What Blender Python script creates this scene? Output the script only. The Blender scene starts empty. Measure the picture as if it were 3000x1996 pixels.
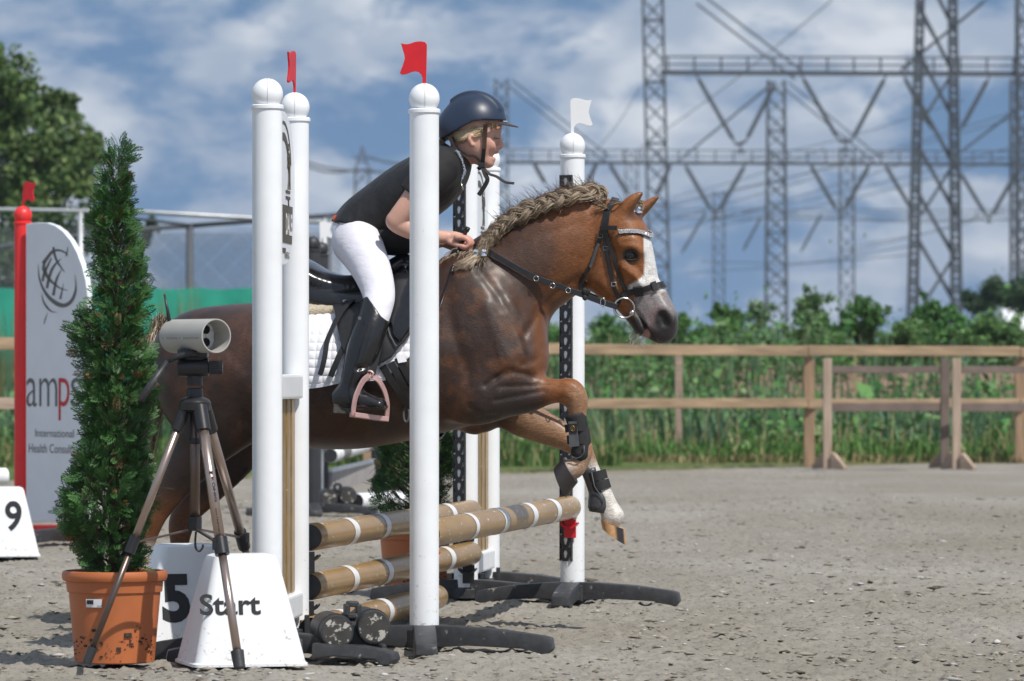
import bpy, bmesh, math, random
import numpy as np
from mathutils import Vector
from mathutils.bvhtree import BVHTree

# ------------------------------------------------------------------ camera, sky, sun, exposure
S = bpy.context.scene
C = S.collection
F, PX0, PY0, EYE = 13900.0, 1500.0, 1095.0, 0.84        # focal length in photo pixels, principal column, horizon row, eye height
cam = bpy.data.cameras.new('camera'); camo = bpy.data.objects.new('camera', cam); C.objects.link(camo)
camo.location = (0, 0, EYE); camo.rotation_euler = (math.radians(90), 0, 0)
cam.sensor_width = 36; cam.sensor_fit = 'HORIZONTAL'; cam.lens = F / 3000 * 36
cam.shift_y = (PY0 - 998) / 3000
cam.clip_start = 0.1; cam.clip_end = 6000
cam.dof.use_dof = True; cam.dof.focus_distance = 15.2; cam.dof.aperture_fstop = 8.5
S.camera = camo

SUN_EL, SUN_AZ = math.radians(54), math.radians(40)      # azimuth: turned right from straight behind the camera
sdir = Vector((math.sin(SUN_AZ) * math.cos(SUN_EL), -math.cos(SUN_AZ) * math.cos(SUN_EL), math.sin(SUN_EL)))
w = bpy.data.worlds.new('World'); S.world = w; w.use_nodes = True
nt = w.node_tree; nt.nodes.clear()
def wn(t, **kw):
    n = nt.nodes.new(t)
    for k, v in kw.items(): setattr(n, k, v)
    return n
sky = wn('ShaderNodeTexSky', sky_type='NISHITA', sun_disc=False)
sky.sun_elevation = SUN_EL; sky.sun_rotation = math.atan2(sdir.x, sdir.y)
sky.air_density = 1.0; sky.dust_density = 0.6; sky.ozone_density = 3.0
geo = wn('ShaderNodeTexCoord')
# lift the lookup off the hazy rim so that the blue reaches down to the horizon
sep = wn('ShaderNodeSeparateXYZ'); nt.links.new(geo.outputs['Generated'], sep.inputs[0])
zz = wn('ShaderNodeMath', operation='MULTIPLY_ADD'); zz.inputs[1].default_value = 0.75; zz.inputs[2].default_value = 0.34
ab = wn('ShaderNodeMath', operation='ABSOLUTE'); nt.links.new(sep.outputs['Z'], ab.inputs[0]); nt.links.new(ab.outputs[0], zz.inputs[0])
com = wn('ShaderNodeCombineXYZ'); nt.links.new(sep.outputs['X'], com.inputs['X']); nt.links.new(sep.outputs['Y'], com.inputs['Y']); nt.links.new(zz.outputs[0], com.inputs['Z'])
nrm = wn('ShaderNodeVectorMath', operation='NORMALIZE'); nt.links.new(com.outputs[0], nrm.inputs[0])
nt.links.new(nrm.outputs[0], sky.inputs[0]) if len(sky.inputs) else None
# layers of flat fair-weather cloud over the whole sky
stv = wn('ShaderNodeVectorMath', operation='MULTIPLY'); stv.inputs[1].default_value = (1.0, 1.0, 1.9)
nt.links.new(geo.outputs['Generated'], stv.inputs[0])
off = wn('ShaderNodeVectorMath', operation='ADD'); off.inputs[1].default_value = (0.37, 0.0, 0.21); nt.links.new(stv.outputs[0], off.inputs[0])
n1 = wn('ShaderNodeTexNoise'); n1.inputs['Scale'].default_value = 21; n1.inputs['Detail'].default_value = 5; n1.inputs['Roughness'].default_value = 0.56
n1.inputs['Distortion'].default_value = 0.1
nt.links.new(off.outputs[0], n1.inputs['Vector'])
r1 = wn('ShaderNodeMapRange', interpolation_type='SMOOTHSTEP'); r1.inputs['From Min'].default_value = 0.39; r1.inputs['From Max'].default_value = 0.54
nt.links.new(n1.outputs['Fac'], r1.inputs['Value'])
n2 = wn('ShaderNodeTexNoise'); n2.inputs['Scale'].default_value = 34; n2.inputs['Detail'].default_value = 3
nt.links.new(off.outputs[0], n2.inputs['Vector'])
r2 = wn('ShaderNodeMapRange', interpolation_type='SMOOTHSTEP'); r2.inputs['From Min'].default_value = 0.42; r2.inputs['From Max'].default_value = 0.70; r2.inputs['To Max'].default_value = 0.9
nt.links.new(n2.outputs['Fac'], r2.inputs['Value'])
mx = wn('ShaderNodeMath', operation='MAXIMUM'); nt.links.new(r1.outputs[0], mx.inputs[0])
mm = wn('ShaderNodeMath', operation='MULTIPLY'); nt.links.new(r2.outputs[0], mm.inputs[0]); nt.links.new(r1.outputs[0], mm.inputs[1])
nt.links.new(r1.outputs[0], mx.inputs[1])
tint = wn('ShaderNodeMix', data_type='RGBA', blend_type='MULTIPLY'); tint.inputs['Factor'].default_value = 1.0
nt.links.new(sky.outputs[0], tint.inputs[6]); tint.inputs[7].default_value = (0.82, 0.88, 0.86, 1)
cl = wn('ShaderNodeMix', data_type='RGBA'); cl.inputs[6].default_value = (2.85, 3.45, 4.4, 1); cl.inputs[7].default_value = (5.6, 5.9, 6.3, 1)
nt.links.new(mm.outputs[0], cl.inputs['Factor'])
mixc = wn('ShaderNodeMix', data_type='RGBA')
nt.links.new(mx.outputs[0], mixc.inputs['Factor']); nt.links.new(tint.outputs[2], mixc.inputs[6]); nt.links.new(cl.outputs[2], mixc.inputs[7])
bg = wn('ShaderNodeBackground'); bg.inputs['Strength'].default_value = 0.14
nt.links.new(mixc.outputs[2], bg.inputs[0])
wo = wn('ShaderNodeOutputWorld'); nt.links.new(bg.outputs[0], wo.inputs[0])

sl = bpy.data.lights.new('sun', 'SUN'); sl.energy = 4.4; sl.angle = math.radians(0.53); sl.color = (1.0, 0.95, 0.88)
so = bpy.data.objects.new('sun', sl); C.objects.link(so); so.rotation_euler = sdir.to_track_quat('Z', 'Y').to_euler()
S.view_settings.view_transform = 'Standard'; S.view_settings.look = 'None'
S.view_settings.exposure = -0.06; S.view_settings.gamma = 1.0
S.render.engine = 'CYCLES'
S.cycles.max_bounces = 6; S.cycles.transparent_max_bounces = 8; S.cycles.volume_bounces = 0

# ------------------------------------------------------------------ helpers
rng = np.random.default_rng(7); random.seed(7)
K = 3000 / 2357.0
def W(px, py, Y):                                        # photo pixel at a given distance -> point in the place
    return np.array([(px - PX0) / F * Y, Y, EYE - (py - PY0) / F * Y])
def ground_row(Y): return PY0 + EYE * F / Y
ORG = {}
def setp(o, label=None, cat=None, group=None, kind=None):
    if label: o['label'] = label
    if cat: o['category'] = cat
    if group: o['group'] = group
    if kind: o['kind'] = kind
    return o
def thing(name, label, cat, loc, group=None):
    o = bpy.data.objects.new(name, None); C.objects.link(o)
    o.empty_display_size = 0.05; o.location = [float(v) for v in loc]
    ORG[o.name] = np.array(loc, float)
    return setp(o, label, cat, group)
def link_mesh(name, me, parent=None, org=None):
    o = bpy.data.objects.new(name, me); C.objects.link(o)
    if parent is not None:
        o.parent = parent; ORG[o.name] = ORG[parent.name]
    else:
        ORG[o.name] = np.zeros(3) if org is None else np.array(org, float)
        o.location = [float(v) for v in ORG[o.name]]
    return o
def mesh_np(name, V, Fc, mats, parent=None, smooth=True, org=None, midx=None, col=None):
    """V in place coordinates; Fc a list of faces or an (n,k) array"""
    V = np.asarray(V, float)
    base = ORG[parent.name] if parent is not None else (np.zeros(3) if org is None else np.array(org, float))
    me = bpy.data.meshes.new(name)
    Vl = V - base
    if isinstance(Fc, np.ndarray):
        n, k = Fc.shape
        me.vertices.add(len(Vl)); me.vertices.foreach_set('co', Vl.astype(np.float32).ravel())
        me.loops.add(n * k); me.loops.foreach_set('vertex_index', Fc.astype(np.int32).ravel())
        me.polygons.add(n); me.polygons.foreach_set('loop_start', np.arange(0, n * k, k, dtype=np.int32))
        me.update(calc_edges=True)
    else:
        me.from_pydata(Vl.tolist(), [], Fc); me.update()
    if not isinstance(mats, (list, tuple)): mats = [mats]
    for m in mats: me.materials.append(m)
    if midx is not None: me.polygons.foreach_set('material_index', np.asarray(midx, np.int32))
    if smooth: me.polygons.foreach_set('use_smooth', np.ones(len(me.polygons), bool))
    if col is not None:
        ca = me.color_attributes.new('Col', 'FLOAT_COLOR', 'POINT')
        c4 = np.ones((len(V), 4), np.float32); c4[:, :3] = col
        ca.data.foreach_set('color', c4.ravel())
    me.validate()
    return link_mesh(name, me, parent, org)

class MB:
    """collects simple shapes, then links them as one mesh"""
    def __init__(s): s.v = []; s.f = []; s.m = []; s.cur = 0
    def add(s, V, Fc):
        b = len(s.v); s.v.extend([tuple(map(float, p)) for p in V])
        for f in Fc: s.f.append([b + i for i in f]); s.m.append(s.cur)
        return s
    def box(s, c, sz, R=None, taper=1.0):
        c = np.array(c, float); h = np.array(sz, float) / 2
        P = np.array([[x, y, z] for z in (-1, 1) for y in (-1, 1) for x in (-1, 1)], float)
        P[4:, :2] *= taper
        P = P * h
        if R is not None: P = P @ np.array(R).T
        return s.add(P + c, [(0, 2, 3, 1), (4, 5, 7, 6), (0, 1, 5, 4), (2, 6, 7, 3), (0, 4, 6, 2), (1, 3, 7, 5)])
    def bar(s, a, b, wd, ht, up=(0, 0, 1)):
        """rectangular bar from a to b, wd across and ht along 'up'"""
        a = np.array(a, float); b = np.array(b, float); d = b - a; L = np.linalg.norm(d); d /= L
        u = np.array(up, float); u = u - d * (u @ d); u /= np.linalg.norm(u); r = np.cross(d, u)
        P = []
        for e in (a, b):
            for i, j in ((-1, -1), (1, -1), (1, 1), (-1, 1)): P.append(e + r * i * wd / 2 + u * j * ht / 2)
        return s.add(P, [(0, 1, 2, 3), (7, 6, 5, 4), (0, 4, 5, 1), (1, 5, 6, 2), (2, 6, 7, 3), (3, 7, 4, 0)])
    def tube(s, pts, rad, n=10, cap=True, squash=None, upv=None):
        pts = np.array(pts, float); m = len(pts)
        rad = np.full(m, rad, float) if np.isscalar(rad) else np.array(rad, float)
        T = np.gradient(pts, axis=0); T /= np.maximum(np.linalg.norm(T, axis=1, keepdims=True), 1e-9)
        u = np.array(upv if upv is not None else (0, 0, 1), float)
        if abs(T[0] @ u) > 0.95: u = np.array((1, 0, 0), float) if abs(T[0][0]) < 0.9 else np.array((0, 1, 0), float)
        V = []
        for i in range(m):
            u = u - T[i] * (u @ T[i]); u /= max(np.linalg.norm(u), 1e-9); r = np.cross(T[i], u)
            for k in range(n):
                a = 2 * math.pi * k / n
                V.append(pts[i] + rad[i] * (math.cos(a) * r * (squash or 1.0) + math.sin(a) * u))
        Fc = [(i * n + k, i * n + (k + 1) % n, (i + 1) * n + (k + 1) % n, (i + 1) * n + k) for i in range(m - 1) for k in range(n)]
        if cap: Fc += [tuple(range(n - 1, -1, -1)), tuple(range((m - 1) * n, m * n))]
        return s.add(V, Fc)
    def lathe(s, prof, c=(0, 0, 0), n=32, cap=True):
        V = []
        for r, z in prof:
            for k in range(n):
                a = 2 * math.pi * k / n; V.append((c[0] + r * math.cos(a), c[1] + r * math.sin(a), c[2] + z))
        m = len(prof)
        Fc = [(i * n + k, i * n + (k + 1) % n, (i + 1) * n + (k + 1) % n, (i + 1) * n + k) for i in range(m - 1) for k in range(n)]
        if cap: Fc += [tuple(range(n - 1, -1, -1)), tuple(range((m - 1) * n, m * n))]
        return s.add(V, Fc)
    def prism(s, outline, O, U, Vv, depth):
        """outline (2D, counter-clockwise) on the plane O+U*x+V*y, pushed back by 'depth' along U x V * -1"""
        O = np.array(O, float); U = np.array(U, float); Vv = np.array(Vv, float); N = np.cross(U, Vv); N /= np.linalg.norm(N)
        f = [O + U * x + Vv * y for x, y in outline]; b = [p - N * depth for p in f]; n = len(f)
        return s.add(f + b, [tuple(range(n)), tuple(range(2 * n - 1, n - 1, -1))] + [(i + n, (i + 1) % n + n, (i + 1) % n, i) for i in range(n)])
    def ribbon(s, P, N, wd, th):
        """strap along points P lying flat against normals N"""
        P = np.array(P, float); N = np.array(N, float); m = len(P)
        T = np.gradient(P, axis=0); T /= np.maximum(np.linalg.norm(T, axis=1, keepdims=True), 1e-9)
        wd = np.full(m, wd) if np.isscalar(wd) else np.array(wd)
        V = []
        for i in range(m):
            nn = N[i] - T[i] * (N[i] @ T[i]); nn /= max(np.linalg.norm(nn), 1e-9); sd = np.cross(T[i], nn) * wd[i] / 2
            V += [P[i] - sd, P[i] + sd, P[i] + sd + nn * th, P[i] - sd + nn * th]
        Fc = []
        for i in range(m - 1):
            for k in range(4): Fc.append((i * 4 + k, i * 4 + (k + 1) % 4, (i + 1) * 4 + (k + 1) % 4, (i + 1) * 4 + k))
        Fc += [(3, 2, 1, 0), tuple(range((m - 1) * 4, m * 4))]
        return s.add(V, Fc)
    def build(s, name, mats, parent=None, smooth=False, org=None, bevel=0.0, fix=True, autosmooth=None):
        o = mesh_np(name, np.array(s.v), s.f, mats, parent, smooth, org, s.m if isinstance(mats, (list, tuple)) else None)
        if fix or bevel:
            bm = bmesh.new(); bm.from_mesh(o.data)
            if bevel:
                bmesh.ops.bevel(bm, geom=[e for e in bm.edges if len(e.link_faces) == 2 and e.calc_face_angle(0) > 0.5], offset=bevel, segments=2, profile=0.6, affect='EDGES', clamp_overlap=True)
            bmesh.ops.recalc_face_normals(bm, faces=bm.faces); bm.to_mesh(o.data); bm.free()
        if autosmooth is not None:
            o.data.polygons.foreach_set('use_smooth', np.ones(len(o.data.polygons), bool))
            sharp_edges(o.data, autosmooth)
        return o
def sharp_edges(me, ang):
    bm = bmesh.new(); bm.from_mesh(me)
    for e in bm.edges: e.smooth = not (len(e.link_faces) != 2 or e.calc_face_angle(0) > math.radians(ang))
    bm.to_mesh(me); bm.free()
def copy_thing(o, loc, label=None, name=None):
    c = o.copy(); C.objects.link(c); c.location = [float(v) for v in loc]; ORG[c.name] = np.array(loc, float)
    if label: c['label'] = label
    for ch in o.children:
        d = ch.copy(); C.objects.link(d); d.parent = c
        for g in ch.children:
            e = g.copy(); C.objects.link(e); e.parent = d
    return c
def spline(P, k=6):
    """Catmull-Rom through rows of P"""
    P = np.array(P, float); n = len(P); Q = np.vstack([2 * P[0] - P[1], P, 2 * P[-1] - P[-2]])
    out = []
    for i in range(n - 1):
        a, b, c, d = Q[i:i + 4]
        for t in np.linspace(0, 1, k, endpoint=False):
            out.append(0.5 * (2 * b + (c - a) * t + (2 * a - 5 * b + 4 * c - d) * t * t + (-a + 3 * b - 3 * c + d) * t ** 3))
    out.append(P[-1]); return np.array(out)

def vnoise(x, y, seed=0):
    xi = np.floor(x).astype(np.int64); yi = np.floor(y).astype(np.int64); fx = x - xi; fy = y - yi
    fx = fx * fx * (3 - 2 * fx); fy = fy * fy * (3 - 2 * fy)
    def h(a, b):
        v = (a * 374761393 + b * 668265263 + seed * 1274126177) & 0x7fffffff
        v = ((v ^ (v >> 13)) * 1274126177) & 0x7fffffff
        return ((v ^ (v >> 16)) & 0xffff) / 65535.0
    return (h(xi, yi) * (1 - fx) + h(xi + 1, yi) * fx) * (1 - fy) + (h(xi, yi + 1) * (1 - fx) + h(xi + 1, yi + 1) * fx) * fy
def fbm(x, y, oct=4, seed=0):
    s = 0; a = 0.5
    for o in range(oct): s = s + a * vnoise(x * 2 ** o, y * 2 ** o, seed + o); a *= 0.5
    return s
def vnoise3(P, f, seed=0):
    return (vnoise(P[:, 0] * f + 17.3, P[:, 1] * f + P[:, 2] * f * 0.37, seed) + vnoise(P[:, 2] * f + 5.1, P[:, 0] * f * 0.61 - P[:, 1] * f, seed + 9)) / 2

# ------------------------------------------------------------------ materials
def mat(name, base, rough=0.5, metal=0.0, spec=0.5, vary=None, bump=None, coat=0.0, attr=False, stretch=None, dirt=None, sheen=0.0, trans=0.0, sss=0.0, mud=None):
    """vary=(scale, amount, detail) mottles the colour; bump=(scale, strength, dist); dirt=(colour, scale, threshold, width)"""
    m = bpy.data.materials.new(name); m.use_nodes = True; t = m.node_tree; b = t.nodes['Principled BSDF']
    b.inputs['Roughness'].default_value = rough; b.inputs['Metallic'].default_value = metal
    b.inputs['Specular IOR Level'].default_value = spec; b.inputs['Coat Weight'].default_value = coat
    if sheen: b.inputs['Sheen Weight'].default_value = sheen; b.inputs['Sheen Roughness'].default_value = 0.4
    if sss:
        b.inputs['Subsurface Weight'].default_value = sss; b.inputs['Subsurface Radius'].default_value = (0.012, 0.005, 0.003); b.inputs['Subsurface Scale'].default_value = 1.0
    tc = t.nodes.new('ShaderNodeTexCoord'); src = tc.outputs['Object']
    if stretch:
        mp = t.nodes.new('ShaderNodeMapping'); mp.inputs['Scale'].default_value = stretch; t.links.new(src, mp.inputs[0]); src = mp.outputs[0]
    def noise(sc, det=3, rough_=0.55):
        n = t.nodes.new('ShaderNodeTexNoise'); n.inputs['Scale'].default_value = sc; n.inputs['Detail'].default_value = det; n.inputs['Roughness'].default_value = rough_
        t.links.new(src, n.inputs['Vector']); return n.outputs['Fac']
    col = None
    if attr:
        a = t.nodes.new('ShaderNodeAttribute'); a.attribute_name = 'Col'; col = a.outputs['Color']
    def mixrgb(fac, A, B, mode='MIX'):
        x = t.nodes.new('ShaderNodeMix'); x.data_type = 'RGBA'; x.blend_type = mode
        for v, i in ((fac, 'Factor'), (A, 6), (B, 7)):
            if hasattr(v, 'is_linked'): t.links.new(v, x.inputs[i])
            elif i == 'Factor': x.inputs[i].default_value = v
            else: x.inputs[i].default_value = (*v[:3], 1)
        return x.outputs[2]
    if col is None: col = base
    if vary:
        sc, am = vary[0], vary[1]; det = vary[2] if len(vary) > 2 else 4
        mr = t.nodes.new('ShaderNodeMapRange'); t.links.new(noise(sc, det), mr.inputs[0]); mr.inputs['From Min'].default_value = 0.3; mr.inputs['From Max'].default_value = 0.7
        mr.inputs['To Min'].default_value = 1 - am; mr.inputs['To Max'].default_value = 1 + am * 0.6
        g = t.nodes.new('ShaderNodeCombineColor')
        for i in range(3): t.links.new(mr.outputs[0], g.inputs[i])
        col = mixrgb(1.0, col, g.outputs[0], 'MULTIPLY')
    if dirt:
        dc, sc, th, wd = dirt
        mr = t.nodes.new('ShaderNodeMapRange'); mr.interpolation_type = 'SMOOTHSTEP'; t.links.new(noise(sc, 6, 0.65), mr.inputs[0]); mr.inputs['From Min'].default_value = th; mr.inputs['From Max'].default_value = th + wd
        col = mixrgb(mr.outputs[0], col, dc)
    if mud:
        # splashes of wet sand thrown up from the ground
        mc, zmax = mud; sp_ = t.nodes.new('ShaderNodeSeparateXYZ'); t.links.new(tc.outputs['Object'], sp_.inputs[0])
        fz = t.nodes.new('ShaderNodeMapRange'); t.links.new(sp_.outputs['Z'], fz.inputs[0]); fz.inputs['From Max'].default_value = zmax; fz.inputs['To Min'].default_value = 0.10; fz.inputs['To Max'].default_value = -0.06
        ad = t.nodes.new('ShaderNodeMath'); ad.operation = 'ADD'; t.links.new(noise(55, 6, 0.7), ad.inputs[0]); t.links.new(fz.outputs[0], ad.inputs[1])
        mr = t.nodes.new('ShaderNodeMapRange'); mr.interpolation_type = 'SMOOTHSTEP'; t.links.new(ad.outputs[0], mr.inputs[0]); mr.inputs['From Min'].default_value = 0.64; mr.inputs['From Max'].default_value = 0.72; mr.inputs['To Max'].default_value = 0.75
        col = mixrgb(mr.outputs[0], col, mc)
    if hasattr(col, 'is_linked'): t.links.new(col, b.inputs['Base Color'])
    else: b.inputs['Base Color'].default_value = (*col[:3], 1)
    if bump:
        bn = t.nodes.new('ShaderNodeBump'); bn.inputs['Strength'].default_value = bump[1]; bn.inputs['Distance'].default_value = bump[2] if len(bump) > 2 else 0.002
        t.links.new(noise(bump[0], 4), bn.inputs['Height']); t.links.new(bn.outputs[0], b.inputs['Normal'])
    if trans:
        # thin leaves let some light through
        tr = t.nodes.new('ShaderNodeBsdfTranslucent'); ms = t.nodes.new('ShaderNodeMixShader'); ms.inputs[0].default_value = trans
        if hasattr(col, 'is_linked'): t.links.new(col, tr.inputs[0])
        else: tr.inputs[0].default_value = (*col[:3], 1)
        out = t.nodes['Material Output']; t.links.new(b.outputs[0], ms.inputs[1]); t.links.new(tr.outputs[0], ms.inputs[2]); t.links.new(ms.outputs[0], out.inputs[0])
    return m
SANDY = (0.40, 0.36, 0.30)
M = {}
M['white_plastic'] = mat('white plastic', (0.83, 0.85, 0.87), 0.38, vary=(9, 0.05), dirt=((0.6, 0.58, 0.53), 38, 0.68, 0.06), mud=((0.42, 0.38, 0.31), 0.55))
M['white_block'] = mat('white moulded plastic', (0.80, 0.82, 0.84), 0.42, vary=(7, 0.05), dirt=((0.55, 0.52, 0.46), 26, 0.67, 0.1), mud=((0.42, 0.38, 0.31), 0.22))
M['black_rubber'] = mat('black recycled rubber', (0.034, 0.035, 0.038), 0.5, vary=(30, 0.35), bump=(60, 0.3, 0.004), dirt=((0.34, 0.32, 0.28), 26, 0.62, 0.12))
M['black_plastic'] = mat('black plastic', (0.018, 0.018, 0.02), 0.38, vary=(40, 0.2), bump=(120, 0.1, 0.001))
M['gold_paint'] = mat('gold painted aluminium', (0.34, 0.21, 0.07), 0.34, metal=0.35, vary=(14, 0.3), dirt=((0.55, 0.48, 0.36), 40, 0.64, 0.05))
M['gold_pole'] = mat('ochre varnished pole', (0.36, 0.22, 0.082), 0.30, metal=0.1, vary=(7, 0.22), dirt=((0.64, 0.57, 0.46), 48, 0.61, 0.05), stretch=(1, 0.35, 1.6))
M['white_tape'] = mat('white tape', (0.78, 0.79, 0.80), 0.35, vary=(20, 0.08), dirt=((0.5, 0.46, 0.4), 50, 0.66, 0.08))
M['grey_tape'] = mat('grey scuffed tape', (0.17, 0.16, 0.15), 0.4, vary=(30, 0.3), dirt=((0.5, 0.46, 0.4), 50, 0.68, 0.06))
M['red_paint'] = mat('red plastic', (0.62, 0.012, 0.02), 0.38, vary=(15, 0.12), dirt=((0.4, 0.1, 0.09), 60, 0.7, 0.1))
M['red_post'] = mat('bright red plastic', (0.78, 0.03, 0.03), 0.40, vary=(10, 0.08))
M['white_flag'] = mat('white flag plastic', (0.80, 0.81, 0.82), 0.45)
M['panel'] = mat('grey white sign board', (0.76, 0.79, 0.84), 0.42, vary=(5, 0.05))
M['print_dark'] = mat('dark olive print', (0.075, 0.065, 0.045), 0.5)
M['print_grey'] = mat('grey print', (0.13, 0.125, 0.12), 0.5)
M['print_red'] = mat('red print', (0.55, 0.02, 0.03), 0.5)
M['print_black'] = mat('black print', (0.012, 0.012, 0.014), 0.45, dirt=((0.4, 0.4, 0.4), 60, 0.74, 0.06))
M['terracotta'] = mat('terracotta plastic', (0.48, 0.145, 0.048), 0.48, vary=(6, 0.14), dirt=((0.12, 0.055, 0.03), 22, 0.66, 0.08))
M['soil'] = mat('dark potting soil', (0.05, 0.035, 0.025), 0.95, vary=(60, 0.4), bump=(80, 0.8, 0.01))
M['bronze'] = mat('champagne anodised aluminium', (0.46, 0.36, 0.31), 0.30, metal=0.85, vary=(14, 0.1))
M['bronze_dark'] = mat('dark bronze aluminium', (0.17, 0.125, 0.105), 0.34, metal=0.8, vary=(14, 0.1))
M['pvc'] = mat('grey pvc pipe', (0.42, 0.41, 0.38), 0.42, vary=(9, 0.08))
M['dark_hole'] = mat('black lens', (0.01, 0.01, 0.012), 0.15)
M['steel'] = mat('polished steel', (0.62, 0.61, 0.58), 0.22, metal=1.0, vary=(40, 0.1))
M['galv'] = mat('galvanised steel', (0.46, 0.48, 0.50), 0.45, metal=0.6, vary=(8, 0.15))
M['lattice'] = mat('weathered lattice steel', (0.07, 0.08, 0.10), 0.65, metal=0.1, vary=(0.6, 0.2))
M['wire'] = mat('power line', (0.10, 0.10, 0.11), 0.6)
M['wood'] = mat('weathered pine', (0.345, 0.245, 0.15), 0.75, vary=(5, 0.4), bump=(25, 0.4, 0.004), stretch=(0.4, 0.4, 4))
M['wood_pale'] = mat('dry grey pine', (0.38, 0.285, 0.215), 0.8, vary=(7, 0.28), bump=(25, 0.4, 0.004), stretch=(0.4, 0.4, 4))
M['wood_post'] = mat('pine post', (0.34, 0.225, 0.14), 0.75, vary=(6, 0.3), bump=(25, 0.4, 0.004), stretch=(5, 5, 0.5))
M['wood_post_pale'] = mat('dry grey pine post', (0.42, 0.32, 0.245), 0.8, vary=(6, 0.3), bump=(25, 0.4, 0.004), stretch=(5, 5, 0.5))
M['wood_grey'] = mat('old grey timber', (0.17, 0.13, 0.11), 0.85, vary=(7, 0.25), bump=(25, 0.4, 0.004))
M['green_screen'] = mat('green windbreak fabric', (0.0, 0.20, 0.135), 0.8, vary=(3, 0.2), bump=(200, 0.3, 0.002))
M['bark'] = mat('bark', (0.085, 0.06, 0.045), 0.9, vary=(20, 0.3), bump=(30, 0.6, 0.01))
# ------------------------------------------------------------------ the setting: sand, bank, fences, pylons
def sand_material():
    m = bpy.data.materials.new('arena sand and meadow'); m.use_nodes = True; t = m.node_tree; b = t.nodes['Principled BSDF']
    b.inputs['Roughness'].default_value = 0.95; b.inputs['Specular IOR Level'].default_value = 0.15
    tc = t.nodes.new('ShaderNodeTexCoord'); L = t.links.new
    def noise(sc, det=4, st=None, ro=0.6):
        n = t.nodes.new('ShaderNodeTexNoise'); n.inputs['Scale'].default_value = sc; n.inputs['Detail'].default_value = det; n.inputs['Roughness'].default_value = ro
        if st:
            mp = t.nodes.new('ShaderNodeMapping'); mp.inputs['Scale'].default_value = st; L(tc.outputs['Object'], mp.inputs[0]); L(mp.outputs[0], n.inputs['Vector'])
        else: L(tc.outputs['Object'], n.inputs['Vector'])
        return n.outputs['Fac']
    def ramp(src, stops):
        r = t.nodes.new('ShaderNodeValToRGB'); L(src, r.inputs[0])
        while len(r.color_ramp.elements) < len(stops): r.color_ramp.elements.new(0.5)
        for e, (p, c) in zip(r.color_ramp.elements, stops): e.position = p; e.color = (*c, 1)
        return r.outputs[0]
    def mix(f, A, B, mode='MIX'):
        x = t.nodes.new('ShaderNodeMix'); x.data_type = 'RGBA'; x.blend_type = mode
        if hasattr(f, 'is_linked'): L(f, x.inputs['Factor'])
        else: x.inputs['Factor'].default_value = f
        for v, i in ((A, 6), (B, 7)):
            if hasattr(v, 'is_linked'): L(v, x.inputs[i])
            else: x.inputs[i].default_value = (*v, 1)
        return x.outputs[2]
    big = ramp(noise(0.55, 4, (1, 0.5, 1)), [(0.35, (0.245, 0.222, 0.182)), (0.55, (0.288, 0.268, 0.232)), (0.72, (0.345, 0.327, 0.29))])
    fine = ramp(noise(42, 5, (1, 0.8, 1), 0.7), [(0.30, (0.50, 0.47, 0.42)), (0.46, (0.95, 0.95, 0.95)), (0.62, (1.04, 1.04, 1.04)), (0.75, (1.3, 1.31, 1.32))])
    sand = mix(1.0, big, fine, 'MULTIPLY')
    grass = ramp(noise(3, 5), [(0.35, (0.055, 0.10, 0.025)), (0.6, (0.11, 0.15, 0.045)), (0.75, (0.22, 0.19, 0.10))])
    sp = t.nodes.new('ShaderNodeSeparateXYZ'); L(tc.outputs['Object'], sp.inputs[0])
    # the arena ends just behind the timber fence, which runs slightly away to the right
    ln = t.nodes.new('ShaderNodeMath'); ln.operation = 'MULTIPLY_ADD'; L(sp.outputs['X'], ln.inputs[0]); ln.inputs[1].default_value = -1.0; L(sp.outputs['Y'], ln.inputs[2])
    wob = t.nodes.new('ShaderNodeMath'); wob.operation = 'MULTIPLY_ADD'; L(noise(0.8, 4), wob.inputs[0]); wob.inputs[1].default_value = 2.2; L(ln.outputs[0], wob.inputs[2])
    mr = t.nodes.new('ShaderNodeMapRange'); L(wob.outputs[0], mr.inputs[0]); mr.inputs['From Min'].default_value = 41.2; mr.inputs['From Max'].default_value = 41.9
    dry = mix(mr.outputs[0], sand, mix(0.5, grass, (0.24, 0.19, 0.11)))
    mr2 = t.nodes.new('ShaderNodeMapRange'); L(wob.outputs[0], mr2.inputs[0]); mr2.inputs['From Min'].default_value = 42.4; mr2.inputs['From Max'].default_value = 43.4
    L(mix(mr2.outputs[0], dry, grass), b.inputs['Base Color'])
    bp = t.nodes.new('ShaderNodeBump'); bp.inputs['Strength'].default_value = 0.7; bp.inputs['Distance'].default_value = 0.008
    L(noise(70, 5, None, 0.7), bp.inputs['Height']); L(bp.outputs[0], b.inputs['Normal'])
    return m
def ground_z(x, y):
    n = fbm(x * 1.3, y * 0.9, 3, 3); a = fbm(x * 9, y * 7, 3, 11); c = fbm(x * 34, y * 26, 3, 23); d = fbm(x * 75, y * 60, 2, 41)
    fade = np.clip((60 - y) / 20, 0, 1)
    hoof = np.clip(a - 0.56, 0, 1) * 0.085 - np.clip(0.36 - a, 0, 1) * 0.07
    clod = np.clip(c - 0.52, 0, 1) ** 1.0 * 0.062 + np.clip(d - 0.50, 0, 1) * 0.022
    return (hoof + clod + (n - 0.44) * 0.035 - 0.012) * fade
xs = np.unique(np.concatenate([-np.geomspace(2.7, 720, 30)[::-1], np.arange(-2.7, 2.7001, 0.0135), np.geomspace(2.7, 720, 30)]))
ys = np.unique(np.concatenate([np.linspace(-50, 10, 12), np.arange(10, 12.6, 0.1), np.arange(12.6, 19.5, 0.0175), np.arange(19.5, 28, 0.045), np.arange(28, 46, 0.18), np.geomspace(46, 1010, 34)]))
GX, GY = np.meshgrid(xs, ys)
GZ = ground_z(GX, GY)
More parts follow.
